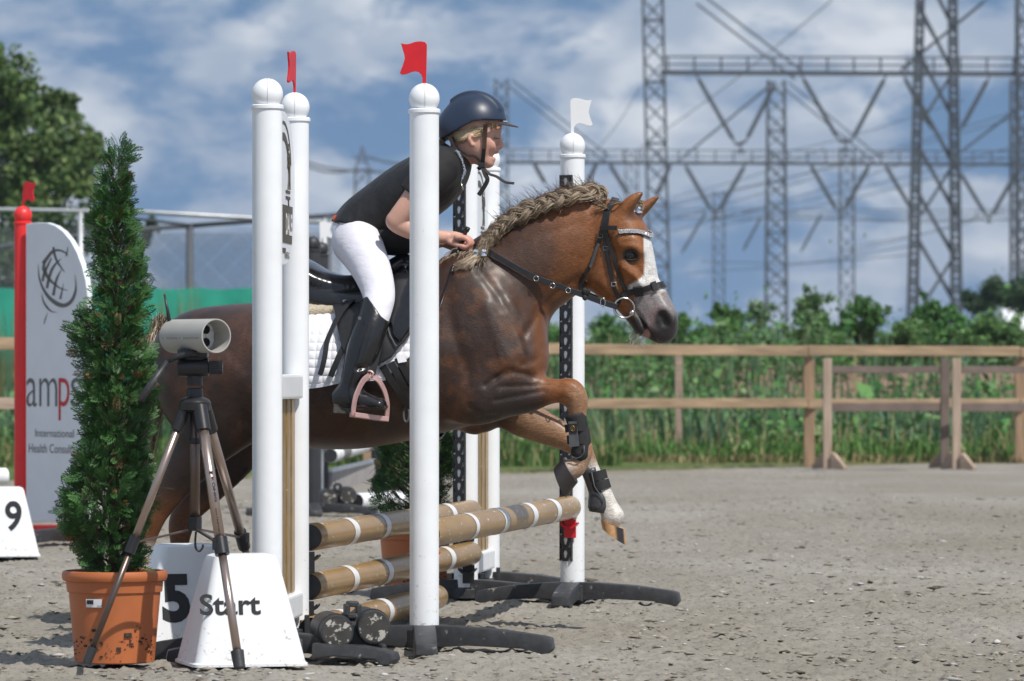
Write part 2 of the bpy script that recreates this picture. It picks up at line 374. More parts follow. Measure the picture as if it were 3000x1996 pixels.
nx, ny = len(xs), len(ys)
idx = np.arange(nx * ny).reshape(ny, nx)
q = np.stack([idx[:-1, :-1], idx[:-1, 1:], idx[1:, 1:], idx[1:, :-1]], -1).reshape(-1, 4)
gmat = sand_material()
setp(mesh_np('ground', np.stack([GX, GY, GZ], -1).reshape(-1, 3), q, gmat, smooth=True), 'grey beige riding arena sand churned by hooves', kind='structure')
def gz(x, y): return float(ground_z(np.array([x]), np.array([y]))[0])

def polymesh(name, base_v, base_f, cents, scl, rot, mats, col, kindlabel):
    """many small copies of one shape joined into one mesh"""
    n = len(cents); bv = np.array(base_v, float); k = len(bv)
    ca, sa = np.cos(rot), np.sin(rot)
    P = bv[None] * scl[:, None, :]
    P = np.stack([P[..., 0] * ca[:, None] - P[..., 1] * sa[:, None], P[..., 0] * sa[:, None] + P[..., 1] * ca[:, None], P[..., 2]], -1)
    P = (P + rng.normal(0, 0.13, P.shape) * scl[:, None, :]) + cents[:, None, :]
    Fc = (np.array(base_f)[None] + (np.arange(n) * k)[:, None, None]).reshape(-1, len(base_f[0]))
    return mesh_np(name, P.reshape(-1, 3), Fc, mats, smooth=False, col=np.repeat(col, k, 0))
n = 9000
d = 12.5 + rng.random(n) ** 1.5 * 20; x = rng.uniform(-0.125, 0.125, n) * d
sz = np.exp(rng.normal(-5.15, 0.5, n)); sz = np.clip(sz, 0.003, 0.022)
octa_v = [(1, 0, 0), (0, 1, 0), (-1, 0, 0), (0, -1, 0), (0.1, 0.1, 1), (0, 0, -0.7)]
octa_f = [(0, 1, 4), (1, 2, 4), (2, 3, 4), (3, 0, 4), (1, 0, 5), (2, 1, 5), (3, 2, 5), (0, 3, 5)]
z = ground_z(x, d)
tone = rng.random(n)
cc = np.where(tone[:, None] < 0.17, np.array([[0.13, 0.11, 0.085]]), np.where(tone[:, None] < 0.86, np.array([[0.285, 0.26, 0.215]]), np.array([[0.45, 0.435, 0.41]]))) * rng.uniform(0.75, 1.2, (n, 1))
M['clod'] = mat('sand clods and bark chips', (0.3, 0.3, 0.3), 0.95, attr=True, spec=0.1)
setp(polymesh('sand_clods', octa_v, octa_f, np.stack([x, d, z + sz * 0.2], -1), np.stack([sz * rng.uniform(1.0, 2.6, n), sz * rng.uniform(0.8, 2.0, n), sz * rng.uniform(0.2, 0.6, n)], -1), rng.uniform(0, 6.28, n), M['clod'], cc, ''),
     'loose clods and bark chips strewn over the arena sand', 'sand clods', kind='stuff')

# ---- leaves
def leaf_cloud(cents, size, up_bias=0.4, aspect=0.55, droop=None):
    n = len(cents); A = rng.normal(size=(n, 3)); A[:, 2] = A[:, 2] * 0.7 + up_bias; A /= np.linalg.norm(A, axis=1, keepdims=True)
    B = rng.normal(size=(n, 3)); B -= A * (A * B).sum(1, keepdims=True); B /= np.linalg.norm(B, axis=1, keepdims=True); D = np.cross(A, B)
    s = size if not np.isscalar(size) else np.full(n, size)
    s = s[:, None]
    V = np.stack([cents - B * s, cents + D * s * aspect + A * s * 0.15, cents + B * s, cents - D * s * aspect + A * s * 0.15], 1)
    return V.reshape(-1, 3), np.arange(4 * n).reshape(-1, 4)
def tint_leaves(n, base, var=0.25, alt=None, altp=0.15, pos=None):
    c = np.array(base)[None] * rng.uniform(1 - var, 1 + var, (n, 1)) * np.array([1, 1, 1])[None]
    c[:, 0] *= rng.uniform(0.8, 1.3, n)
    if pos is not None:
        pn_ = fbm(pos[:, 0] * 2.6, pos[:, 2] * 3.2 + pos[:, 1] * 0.7, 3, 51); c *= (0.55 + 1.0 * pn_)[:, None]; c[:, 2] *= 0.8 + 0.6 * fbm(pos[:, 0] * 1.1, pos[:, 1] * 0.8, 2, 52)
    if alt is not None:
        k = rng.random(n) < altp; c[k] = np.array(alt) * rng.uniform(0.8, 1.2, (k.sum(), 1))
    return np.repeat(c, 4, 0)
M['leaf'] = mat('broad leaves', (0.07, 0.12, 0.03), 0.55, attr=True, trans=0.25, spec=0.35)
M['reed'] = mat('reed and grass blades', (0.08, 0.13, 0.04), 0.6, attr=True, trans=0.25, spec=0.3)

def blob_tree(name, label, blobs, Y, dy, leaf, nper, base, alt, group, cat, trunk=None, spread=0.52):
    """blobs: (px, py, r px) puffs of leaves at distance Y, spread +-dy in depth"""
    bx = [W(b[0], b[1], Y) for b in blobs]; foot = np.array([np.mean([p[0] for p in bx]), Y, 0.0])
    if trunk: foot = np.array([W(trunk, 1095, Y)[0], Y, 0.0])
    root = thing(name, label, cat, foot, group)
    P = []; mb = MB()
    for (px, py, r), c in zip(blobs, bx):
        rr = r / F * Y; c = c + np.array([0, rng.uniform(-dy, dy), 0])
        k = max(5, int(6 + nper * rr))
        sub = c + rng.normal(size=(k, 3)) * rr * spread
        for s in sub:
            m = int(nper * 0.9); P.append(s + rng.normal(size=(m, 3)) * rr * rng.uniform(0.12, 0.22))
        mid = (foot + c) / 2 + np.array([0, 0, 0.2 * abs(c[2])])
        mb.tube(spline([foot, mid * [1, 1, 0.8] + foot * [0, 0, 0], c], 4), np.linspace(max(0.012, rr * 0.09), 0.008, 9), 6)
    P = np.concatenate(P); P = P[P[:, 2] > 0.02]
    V, Fc = leaf_cloud(P, rng.uniform(0.6, 1.25, len(P)) * leaf)
    mesh_np('crown', V, Fc, M['leaf'], root, smooth=False, col=tint_leaves(len(P), base, 0.35, alt, 0.2, P))
    mb.build('trunk', M['bark'], root, smooth=True)
    return root
blob_tree('broadleaf_tree', 'tall mid green broadleaf tree behind the left end of the mesh fence', [(-90, 210, 120), (10, 240, 85), (40, 330, 100), (120, 330, 60), (130, 420, 100), (60, 500, 130), (172, 300, 38), (205, 440, 80), (262, 415, 36), (238, 520, 60), (150, 580, 100), (-60, 480, 150), (-60, 700, 150)], 76, 0.9, 0.066, 50, (0.095, 0.17, 0.05), (0.19, 0.26, 0.09), 'trees behind the mesh fence', 'tree', trunk=-40)
blob_tree('broadleaf_tree', 'dark dense bush low behind the left end of the mesh fence', [(-30, 760, 120), (90, 720, 110), (190, 740, 90), (245, 680, 60), (60, 850, 120), (180, 850, 100), (420, 690, 26), (445, 655, 18)], 72, 0.6, 0.055, 34, (0.045, 0.09, 0.03), (0.09, 0.15, 0.05), 'trees behind the mesh fence', 'bush', trunk=120)

# ---- bank behind the timber fence
def bank_z(x, y):
    rise = np.clip((y - 48.5 - x * 0.35) / 5.0, 0, 1); rise = rise * rise * (3 - 2 * rise)
    left = np.clip((x + 3.2) / 3.0, 0, 1)
    return rise * left * (0.86 + 0.5 * (fbm(x * 0.7, y * 0.5, 3, 5) - 0.4)) + (fbm(x * 3, y * 3, 3, 8) - 0.45) * 0.16 * left - 0.05
bx_ = np.linspace(-11, 11, 190); by_ = np.linspace(45.5, 66, 110); BX, BY = np.meshgrid(bx_, by_); BZ = bank_z(BX, BY)
BZ = np.where((BY > 65.5) | (BY < 45.7) | (BX < -10.9) | (BX > 10.9), -0.3, BZ)
ii = np.arange(BX.size).reshape(BX.shape); bq = np.stack([ii[:-1, :-1], ii[:-1, 1:], ii[1:, 1:], ii[1:, :-1]], -1).reshape(-1, 4)
M['earth'] = mat('dry brown earth', (0.24, 0.165, 0.115), 0.95, vary=(2.5, 0.35), bump=(9, 0.8, 0.05))
setp(mesh_np('earth_bank', np.stack([BX, BY, BZ], -1).reshape(-1, 3), bq, M['earth']), 'bare brown earth bank behind the timber fence', kind='structure')

def blades(n, xr, yr, h, wdt, base, dry, dryp, lean=0.25, zf=None, clump=0):
    x = rng.uniform(*xr, n); y = rng.uniform(*yr, n)
    if clump:
        kp = fbm(x * 1.4, y * 1.1, 3, clump) > 0.46; x, y = x[kp], y[kp]; n = len(x)
    z = (bank_z(x, y) if zf is None else zf(x, y))
    H = h * np.exp(np.clip(rng.normal(0, 0.28, n), -0.6, 0.35)); ang = rng.uniform(0, 6.28, n); ln = rng.normal(0, lean, n) * H
    dx, dy = np.cos(ang), np.sin(ang); fw = wdt * rng.uniform(0.6, 1.3, n)
    b = np.stack([x, y, z - 0.03], -1); side = np.stack([-dy * fw, dx * fw, 0 * fw], -1)
    m1 = b + np.stack([dx * ln * 0.35, dy * ln * 0.35, H * 0.6], -1); tip = b + np.stack([dx * ln, dy * ln, H * (1 - 0.25 * np.abs(ln / H))], -1)
    V = np.stack([b - side, b + side, m1 + side * 0.8, m1 - side * 0.8, tip], 1).reshape(-1, 3)
    o = np.arange(n) * 5
    Fc = [f for f in np.stack([o, o + 1, o + 2, o + 3], -1).tolist()] + [f for f in np.stack([o + 3, o + 2, o + 4], -1).tolist()]
    c = np.array(base)[None] * rng.uniform(0.65, 1.35, (n, 1)); kd = rng.random(n) < dryp; c[kd] = np.array(dry) * rng.uniform(0.8, 1.2, (kd.sum(), 1))
    return V, Fc, np.repeat(c, 5, 0)
def stuff_blades(name, label, parts):
    V = []; Fc = []; Cc = []; b = 0
    for v, f, c in parts:
        V.append(v); Cc.append(c); Fc += [[i + b for i in q_] for q_ in f]; b += len(v)
    setp(mesh_np(name, np.concatenate(V), Fc, M['reed'], smooth=False, col=np.concatenate(Cc)), label, 'grass', kind='stuff')
stuff_blades('reed_bed', 'blue green reeds growing behind the timber fence', [blades(6200, (-10, 10.5), (46.8, 50.5), 0.66, 0.017, (0.11, 0.20, 0.11), (0.32, 0.27, 0.14), 0.05, 0.42, None, 71),
    blades(1500, (-2.5, 8), (50, 54), 0.5, 0.016, (0.10, 0.18, 0.09), (0.3, 0.25, 0.13), 0.08)])
zf0 = lambda x, y: 0 * x
stuff_blades('meadow_grass', 'green and straw coloured grass along the foot of the timber fence', [blades(28000, (-10, 10.5), (45.6, 48.2), 0.25, 0.013, (0.11, 0.22, 0.055), (0.36, 0.30, 0.15), 0.09, 0.5),
    blades(6500, (-8, 1), (43.4, 46), 0.2, 0.012, (0.09, 0.17, 0.045), (0.34, 0.28, 0.14), 0.14, 0.5, zf0),
    blades(420, (-1, 6), (46.2, 47.5), 0.45, 0.010, (0.34, 0.29, 0.15), (0.42, 0.36, 0.2), 0.5, 0.25),
    blades(2600, (-6, 8), (44.9, 45.6), 0.10, 0.012, (0.16, 0.15, 0.06), (0.36, 0.30, 0.16), 0.4, 0.5, zf0)])
# weedy ground cover on the bank, in patches that leave the earth showing
cv = 165000; x = rng.uniform(-10, 10.6, cv); y = rng.uniform(46.0, 62, cv); keep = fbm(x * 1.1, y * 0.55, 3, 77) > np.where((y > 51.5 + x * 0.35) & (y < 56 + x * 0.35), 0.53, np.where(y < 50, 0.40, 0.36)); x, y = x[keep], y[keep]
z = bank_z(x, y) + rng.gamma(2.0, 0.10, len(x))
V, Fc = leaf_cloud(np.stack([x, y, z], -1), np.exp(rng.normal(-3.35, 0.4, len(x))))
setp(mesh_np('weeds', V, Fc, M['leaf'], smooth=False, col=tint_leaves(len(x), (0.10, 0.23, 0.065), 0.4, (0.20, 0.30, 0.13), 0.2, np.stack([x, y, z], -1))), 'low leafy weeds covering the earth bank', 'weeds', kind='stuff')
shr = [  # blobs, distance, colour, label
    ([(1585, 1000, 60), (1640, 960, 50), (1620, 1040, 60)], 57, (0.055, 0.11, 0.03), 'green shrub on the bank below the pony\'s throat'),
    ([(1760, 930, 60), (1810, 960, 60), (1740, 1000, 60), (1850, 990, 50)], 58, (0.05, 0.10, 0.028), 'green shrub on the bank left of the pony\'s muzzle'),
    ([(1995, 915, 32), (1985, 960, 50), (2040, 975, 50), (1950, 1000, 55)], 57, (0.05, 0.10, 0.028), 'green shrub on the bank just right of the pony\'s nose'),
    ([(2110, 890, 42), (2160, 910, 40), (2130, 950, 60), (2085, 960, 50), (2180, 975, 50)], 58, (0.055, 0.105, 0.03), 'rounded shrub on the bank left of the slim dark lattice column'),
    ([(2215, 885, 40), (2230, 940, 45), (2200, 985, 50)], 59, (0.12, 0.16, 0.10), 'pale silvery shrub at the foot of the slim dark lattice column'),
    ([(2375, 862, 42), (2360, 905, 45), (2400, 905, 45), (2390, 960, 60), (2335, 975, 55)], 57, (0.075, 0.115, 0.045), 'tall airy shrub standing highest in the middle of the bank'),
    ([(2520, 868, 45), (2560, 900, 48), (2490, 910, 45), (2540, 950, 65), (2450, 965, 60)], 57, (0.05, 0.10, 0.028), 'dense shrub on the bank left of the broad lattice tower'),
    ([(2640, 945, 42), (2610, 985, 52), (2680, 985, 52)], 56, (0.07, 0.115, 0.035), 'low shrub on the bank in front of the broad lattice tower'),
    ([(2730, 870, 45), (2780, 890, 45), (2700, 910, 48), (2760, 940, 60), (2820, 940, 50), (2700, 980, 60)], 57, (0.05, 0.105, 0.03), 'large rounded shrub on the bank right of the broad lattice tower'),
    ([(2890, 930, 55), (2950, 950, 55), (2860, 985, 60), (2990, 960, 60), (2930, 1000, 60)], 56, (0.07, 0.12, 0.04), 'leafy shrub on the bank at the right edge'),
    ([(2260, 975, 45), (2300, 990, 45), (2230, 1010, 45)], 55, (0.085, 0.14, 0.075), 'low bluish shrub in front of the tall airy shrub'),
    ([(2900, 862, 50), (2960, 868, 45), (3010, 860, 55), (2850, 885, 30)], 130, (0.028, 0.05, 0.022), 'distant dark tree clump beyond the bank at the right edge'),
    ([(1330, 1290, 40), (1260, 1330, 40)], 46.4, (0.05, 0.10, 0.028), 'low green shrub seen under the pony\'s chest'),
]
for bl, Y, base, lab in shr:
    bl = [(a_, b_ + 30, r_ * rng.uniform(0.75, 1.05)) for a_, b_, r_ in bl] if Y < 100 else bl
    base = tuple(np.array(base) * (1.55, 1.9, 1.75)); blob_tree('shrub', lab, bl, Y, 0.35, 0.030 * Y / 57, 66, base, (base[0] * 1.9, base[1] * 1.6, base[2] * 1.8), 'shrubs on the earth bank', 'shrub', spread=0.40)

# ---- timber fence round the arena
def fence_pt(px, z):                                     # runs from 36 m at the left edge to 45 m at the right
    Y = 36 + 9 * px / 3000; return np.array([(px - PX0) / F * Y, Y, z])
fence = thing('timber_fence', 'two rail timber fence running along the back of the arena', 'fence', fence_pt(1500, 0))
fx0, fx1 = fence_pt(-1450, 0), fence_pt(3850, 0)
fl = np.linalg.norm(fx1 - fx0); fd = (fx1 - fx0) / fl
for z0, z1, hh, mk in ((1.07, 1.045, 0.094, 'wood'), (0.615, 0.555, 0.088, 'wood_pale')):
    seg = [-1450, -820, -190, 420, 1080, 1680, 2363, 2985, 3850]
    for a, b in zip(seg[:-1], seg[1:]):
        ta = min(1, max(0, (a + 200) / 3400)); tb = min(1, max(0, (b + 200) / 3400))
        MB().bar(fence_pt(a + 1, z0 + (z1 - z0) * ta + random.uniform(-.006, .006)) - fd * 0, fence_pt(b - 1, z0 + (z1 - z0) * tb + random.uniform(-.006, .006)), 0.05, hh).build('rail', M['wood' if b > 2300 else mk], fence, bevel=0.008)
for px in (-1440, -820, -190, 420, 1080, 1680, 2372, 2990, 3620):
    p = fence_pt(px, 0) + np.array([0, 0.075, 0])
    MB().box(p + [0, 0, 0.49], (0.095, 0.095, 1.0)).build('post', M['wood_post'], fence, bevel=0.008)
# ---- movable timber hurdles standing before the fence
def hurdle(label, xa, xb, Ya, Yb, grey):
    a = W(xa, 1095, Ya) * [1, 1, 0]; b = W(xb, 1095, Yb) * [1, 1, 0]
    root = thing('timber_hurdle', label, 'hurdle', (a + b) / 2, 'movable timber hurdles'); d = (b - a) / np.linalg.norm(b - a); nrm_ = np.array([d[1], -d[0], 0])
    for e, mk in ((a, 'wood_post_pale'), (b, 'wood_grey')):
        MB().box(e + [0, 0, 0.49], (0.075, 0.085, 0.97)).build('post', M[mk], root, bevel=0.006)
        for s in (-1, 1):
            mb = MB(); mb.prism([(0.03, 0.01), (0.17, 0.0), (0.17, 0.03), (0.06, 0.14), (0.03, 0.15)] if s > 0 else [(-0.03, 0.15), (-0.06, 0.14), (-0.17, 0.03), (-0.17, 0.0), (-0.03, 0.01)], e + np.array([0, -0.06 * s, 0]), (0.75, -0.66, 0), (0, 0, 1), 0.05)
            mb.build('brace_foot', M['wood_pale'], root, bevel=0.004)
    for z, hh, mk in ((0.875, 0.06, 'wood_grey'), (0.545, 0.075, 'wood_grey')):
        MB().bar(a + d * 0.04 + [0, 0, z], b - d * 0.04 + [0, 0, z], 0.04, hh).build('rail', M[mk], root, bevel=0.005)
hurdle('movable grey timber hurdle with triangular feet beside the braced fence post', 2424, 2768, 41.6, 41.8, 1)
hurdle('movable timber hurdle running out of the right edge of the picture', 2802, 3160, 41.4, 41.7, 0)
# pale stake behind the fence
MB().box(W(1988, 1095, 46.9) * [1, 1, 0] + [0, 0, 0.5], (0.075, 0.07, 1.1)).build('stake', M['wood_pale'], None, bevel=0.01, org=W(1988, 1095, 46.9) * [1, 1, 0])
setp(bpy.data.objects['stake'], 'pale weathered timber stake standing among the reeds', 'stake')
# white roof far off at the right edge
wr = thing('polytunnel', 'long white polytunnel roof far behind the shrubs at the right edge', 'polytunnel', W(3060, 905, 150) * [1, 1, 0])
mb = MB(); c0 = W(2925, 930, 150); nseg = 10
for k in range(nseg + 1):
    pass
R_ = 0.95; V = []; 
for xx in (0, 3.2):
    for k in range(nseg + 1):
        a = math.pi * k / nseg; V.append((c0[0] + xx, c0[1] + R_ * math.cos(a) * 2.2, 2.1 + R_ * math.sin(a)))
mb.add(V, [(k, k + 1, nseg + 2 + k, nseg + 1 + k) for k in range(nseg)] + [tuple(range(nseg + 1)), tuple(range(2 * nseg + 1, nseg, -1))])
mb.build('roof', M['white_plastic'], wr, smooth=False)
MB().box((c0[0] + 1.6, c0[1], 1.05), (3.2, 4.1, 2.1)).build('wall', M['galv'], wr)

# ---- chain link fence with green windbreak at the left
cf = thing('mesh_fence', 'tall galvanised chain link fence with green windbreak along its foot', 'fence', W(400, 1095, 54) * [1, 1, 0])
def P54(px, py, Y=54.0): return W(px, py, Y)
top0, top1 = P54(-1250, 602), P54(1010, 655)
MB().tube([top0, P54(-150, 612), P54(430, 622), top1], 0.026, 8).build('top_rail', M['galv'], cf, smooth=True)
for px, py in ((-1100, 604), (-420, 612), (236, 622), (950, 640)):
    a = P54(px, py); MB().tube([a * [1, 1, 0], a], 0.034, 10).build('post', M['galv'], cf, smooth=True)
bk = thing('mesh_fence', 'dark chain link fence of the far paddock seen through the nearer one', 'fence', W(560, 1095, 60) * [1, 1, 0])
MB().tube([P54(-950, 850, 60), P54(-150, 745, 60), P54(320, 678, 60), P54(556, 662, 60)], 0.03, 8).build('top_rail', M['lattice'], bk, smooth=True)
MB().tube([P54(556, 662, 60), P54(1010, 628, 60)], 0.03, 8).build('top_rail', M['lattice'], bk, smooth=True)
MB().tube([P54(556, 660, 60) , P54(395, 640, 56)], 0.02, 8).build('strut', M['lattice'], bk, smooth=True)
for px, py in ((556, 660), (960, 632)):
    a = P54(px, py, 60); MB().tube([a * [1, 1, 0], a], 0.05, 10).build('post', M['lattice'], bk, smooth=True)
a = P54(556, 790, 60); MB().tube([a, P54(585, 850, 60) - [0, 0, 1.0]], 0.03, 8).build('strut', M['lattice'], bk, smooth=True)
def chain(xl, xr, zt, zb, Y, pitch, name, parent, m_):
    mb = MB(); Hh = zt - zb
    for s in (-1, 1):
        k = xl - Hh
        while k < xr + Hh:
            a = np.array([k, Y + 0.004 * s, zb]); b = np.array([k + s * Hh, Y + 0.004 * s, zt])
            lo, hi = 0.0, 1.0
            for lim, sg in ((xl, 1), (xr, -1)):
                ta = (lim - a[0]) / (b[0] - a[0])
                if s * sg > 0: lo = max(lo, ta)
                else: hi = min(hi, ta)
            if hi > lo + 0.02: mb.tube([a + (b - a) * lo, a + (b - a) * hi], 0.0026, 3, cap=False)
            k += pitch
    o = mb.build(name, m_, parent, fix=False); o['kind'] = 'stuff'
chain(P54(330, 0, 60)[0], P54(1000, 0, 60)[0], 2.62, 1.6, 60.05, 0.042, 'wire_mesh', bk, M['lattice'])
chain(P54(-1200, 0)[0], P54(1000, 0)[0], 2.50, 1.1, 54.03, 0.06, 'wire_mesh', cf, M['galv'])
V = []; nn = 110
for i in range(nn + 1):
    px = -1250 + (1005 + 1250) * i / nn; Yb = 53.9 + 0.012 * math.sin(i * 1.3) + 0.01 * math.sin(i * 3.1)
    zt = EYE - (846 + 2.5 * math.sin(i * 0.9) - PY0) / F * Yb
    V += [(*W(px, 0, Yb)[:2], zt), (*W(px, 0, Yb + 0.03)[:2], 0.02)]
gs = mesh_np('windbreak', V, [(2 * i, 2 * i + 2, 2 * i + 3, 2 * i + 1) for i in range(nn)], M['green_screen'], cf)
sd_ = gs.modifiers.new('thick', 'SOLIDIFY'); sd_.thickness = 0.004
stuff_blades('straw_grass', 'tall straw coloured grass in front of the green windbreak', [blades(160, (-3.95, -3.45), (52.9, 53.4), 1.45, 0.010, (0.30, 0.25, 0.12), (0.25, 0.24, 0.1), 0.4, 0.08, zf0), blades(60, (-5.8, -5.55), (52.9, 53.4), 1.3, 0.010, (0.30, 0.25, 0.12), (0.25, 0.24, 0.1), 0.4, 0.08, zf0)])

# ---- high voltage switchyard: gantries of lattice steel
def lattice_mast(mb, px0, px1, py_top, Y, py_bot=1085, lean=0.0, bay=1.0, leg=0.05, w1=None):
    """square lattice column between photo columns px0..px1 at its top"""
    xa, xb = W(px0, 0, Y)[0], W(px1, 0, Y)[0]; wt = xb - xa; zt = W(0, py_top, Y)[2]; xc = (xa + xb) / 2; wb = wt * (w1 or 1.0)
    nb = max(3, int(zt / (wt * bay)))
    def corner(i, sx, sy):
        t = i / nb; ww = wb + (wt - wb) * t
        return np.array([xc - lean * (1 - t) * 0 + lean * (1 - t) + sx * ww / 2, Y + sy * ww / 2, zt * t])
    for sx in (-1, 1):
        for sy in (-1, 1): mb.bar(corner(0, sx, sy), corner(nb, sx, sy), leg, leg, (0, 1, 0))
    for i in range(nb):
        for sy in (-1, 1):
            mb.bar(corner(i, -1, sy), corner(i + 1, 1, sy), leg * 0.5, leg * 0.5, (0, 1, 0)); mb.bar(corner(i, 1, sy), corner(i + 1, -1, sy), leg * 0.5, leg * 0.5, (0, 1, 0))
        for sx in (-1, 1):
            mb.bar(corner(i, sx, -1), corner(i + 1, sx, 1), leg * 0.6, leg * 0.6, (1, 0, 0))
        if i % 3 == 0:
            for sy in (-1, 1): mb.bar(corner(i, -1, sy), corner(i, 1, sy), leg * 0.7, leg * 0.7, (0, 1, 0))
    return mb
def gantry(label, Y, px0, px1, py_beam, py_rail, cols, vees, th=0.34, step=78, strut=()):
    root = thing('switchyard_gantry', label, 'gantry', W((max(px0, 0) + min(px1, 3000)) / 2, 1095, Y) * [1, 1, 0], 'lattice steel gantries of the switchyard')
    for c in cols: lattice_mast(MB(), *c[:3], Y, **(c[3] if len(c) > 3 else {})).build('column', M['lattice'], root)
    mb = MB(); a, b = W(px0, py_beam, Y), W(px1, py_beam + (px1 - px0) * 0.004, Y)
    mb.bar(a, b, 0.4, th * 0.7)
    mb.build('beam', M['lattice'], root)
    mb = MB()
    for f in (0.0, 0.48):
        h = (py_beam - py_rail) / F * Y * (1 - f); mb.bar(a + [0.2, 0.3, h], b + [0, 0.3, h], 0.08, 0.09)
    k = px0 + 22
    while k < px1:
        p = W(k, py_beam, Y) + [0, 0.3, -(k - px0) * 0.004 / F * Y]; mb.bar(p, p + [0, 0, (py_beam - py_rail) / F * Y], 0.1, 0.1, (0, 1, 0)); k += step
    mb.build('railing', M['lattice'], root)
    for (x0, y0, x1, y1) in vees:
        p, q_ = W(x0, y0, Y - 0.6), W(x1, y1, Y - 0.6)
        t = np.linspace(0, 1, 30); r = (0.095 if Y < 450 else 0.05) + 0.035 * (np.arange(30) % 2)
        r[:3] = 0.05; r[-3:] = 0.05
        MB().tube([p + (q_ - p) * s for s in t], r * Y / 250, 8).build('insulator_string', M['lattice'], root)
    for (p0, p1) in [(vees[i], vees[j]) for i in range(len(vees)) for j in range(i + 1, len(vees)) if 8 < abs(vees[i][2] - vees[j][2]) < 48 and abs(vees[i][3] - vees[j][3]) < 16]:
        e0, e1 = W(p0[2], p0[3], Y - 0.6), W(p1[2], p1[3], Y - 0.6); mb = MB(); mb.bar(e0, e1, 0.12, 0.16); m_ = (e0 + e1) / 2; mb.bar(m_, m_ - [0, 0, 0.45], 0.10, 0.10, (0, 1, 0)); mb.bar(m_ - [0.22, 0, 0.45], m_ + [0.22, 0, -0.45], 0.14, 0.14); mb.build('yoke', M['lattice'], root)
    for (x0, y0, x1, y1) in strut:
        mb = MB(); p, q_ = W(x0, y0, Y + 1), W(x1, y1, Y + 1); d_ = np.array([0.20, 0, 0.20])
        mb.bar(p - d_, q_ - d_, 0.10, 0.10, (0, 1, 0)); mb.bar(p + d_, q_ + d_, 0.10, 0.10, (0, 1, 0)); mb.build('stay', M['lattice'], root)
c8 = lambda x, y: (1400 + x * 0.6788, y * 0.6788)
def vv(*q_): return (*c8(q_[0], q_[1]), *c8(q_[2], q_[3]))
gantry('nearest lattice gantry, its beam highest in the sky at the right', 250, 1935, 3040, 213, 165, [(1882, 1940, -60, dict(leg=0.10, w1=1.0, lean=0.5)), (2980, 3040, -60, dict(leg=0.13))],
       [vv(940, 320, 1115, 625), vv(1285, 355, 1155, 612), vv(1395, 322, 1562, 612), vv(1765, 322, 1613, 608), vv(1835, 322, 1960, 560), vv(2208, 332, 2083, 562)],
       strut=[vv(960, 0, 1385, 325), vv(2200, -5, 1815, 312)])
gantry('middle lattice gantry, its beam level with the white ball of the far upright', 358, 1480, 3040, 476, 438, [(1450, 1488, 232, dict(leg=0.12)), (2250, 2298, 236, dict(leg=0.15, w1=1.35)), (2962, 3010, 232, dict(leg=0.12))],
       [vv(240, 702, 292, 795), vv(515, 702, 470, 795), vv(565, 702, 650, 842), vv(835, 705, 770, 842), vv(890, 705, 1010, 912), vv(1157, 706, 1040, 912), vv(1430, 702, 1552, 912), vv(1695, 704, 1580, 908), vv(1752, 702, 1885, 925), vv(2080, 742, 2195, 932), vv(2336, 722, 2215, 936)],
       step=54, strut=[vv(135, 355, 560, 690), vv(1270, 362, 872, 690), vv(1330, 368, 1735, 700), vv(2350, 455, 2080, 660)])
gantry('farthest lattice gantry, faint and lowest behind the pony\'s ears', 500, 1840, 3060, 640, 612, [(1832, 1868, 436, dict(leg=0.10)), (2460, 2502, 434, dict(leg=0.11)), (2090, 2122, 560, dict(leg=0.09))],
       [vv(980, 925, 880, 1092), vv(1222, 938, 1145, 1082), vv(1482, 925, 1395, 1087)], th=0.14, step=200)
# broad tower near the right
tw = thing('lattice_tower', 'broad close lattice tower crossing all three gantry beams at the right', 'tower', W(2750, 1095, 215) * [1, 1, 0])
lattice_mast(MB(), 2688, 2706, -60, 215, leg=0.11, w1=1.6, lean=-0.45).build('leg', M['lattice'], tw)
lattice_mast(MB(), 2780, 2800, -60, 215, leg=0.11, w1=1.4, lean=0.25).build('leg', M['lattice'], tw)
mb = MB(); k = -120; sgn = 1
while k < 1000:
    l0 = W(2692 - 8 * (k + 60) / 1000, k, 215); r0 = W(2795 + 12 * (k + 60) / 1000, k + 205, 215)
    mb.bar(l0, r0, 0.16, 0.16, (0, 1, 0)); l1 = W(2700, k + 30, 215.6); mb.bar(l1, r0 + [0, 0.6, 0.3], 0.12, 0.12, (0, 1, 0))
    if sgn > 0 and k > 60: mb.bar(W(2700, k + 205, 215), W(2792, k + 60, 215), 0.13, 0.13, (0, 1, 0))
    k += 136; sgn = -sgn
mb.build('bracing', M['lattice'], tw)
# pylon far off between the uprights
pyl = thing('power_pylon', 'small distant power pylon standing in the sky above the rider\'s back', 'pylon', W(1060, 1095, 520) * [1, 1, 0])
lattice_mast(MB(), 1040, 1082, 500, 520, leg=0.16, w1=1.1).build('tower_body', M['lattice'], pyl)
mb = MB(); ap = W(1061, 428, 520)
for px in (1040, 1082):
    for dy in (-1.3, 1.3): mb.bar(W(px, 500, 520) + [0, dy * 0.58, 0], ap, 0.17, 0.17, (0, 1, 0))
for k in (0.35, 0.7):
    l0 = W(1040, 500, 520); r0 = W(1082, 500, 520); mb.bar(l0 + (ap - l0) * k, r0 + (ap - r0) * k, 0.14, 0.14, (0, 1, 0))
mb.bar(W(1028, 500, 520), W(1094, 500, 520), 0.23, 0.28, (0, 0, 1)); mb.bar(W(1034, 462, 520), W(1088, 462, 520), 0.17, 0.17)
mb.build('peak', M['lattice'], pyl)
def line(label, pts, r, name='power_line', group='power lines'):
    P = spline([W(*p) for p in pts], 6); o = MB().tube(P, r, 5).build(name, M['wire'], None, org=P[0]); setp(o, label, name.replace('_', ' '), group); return o
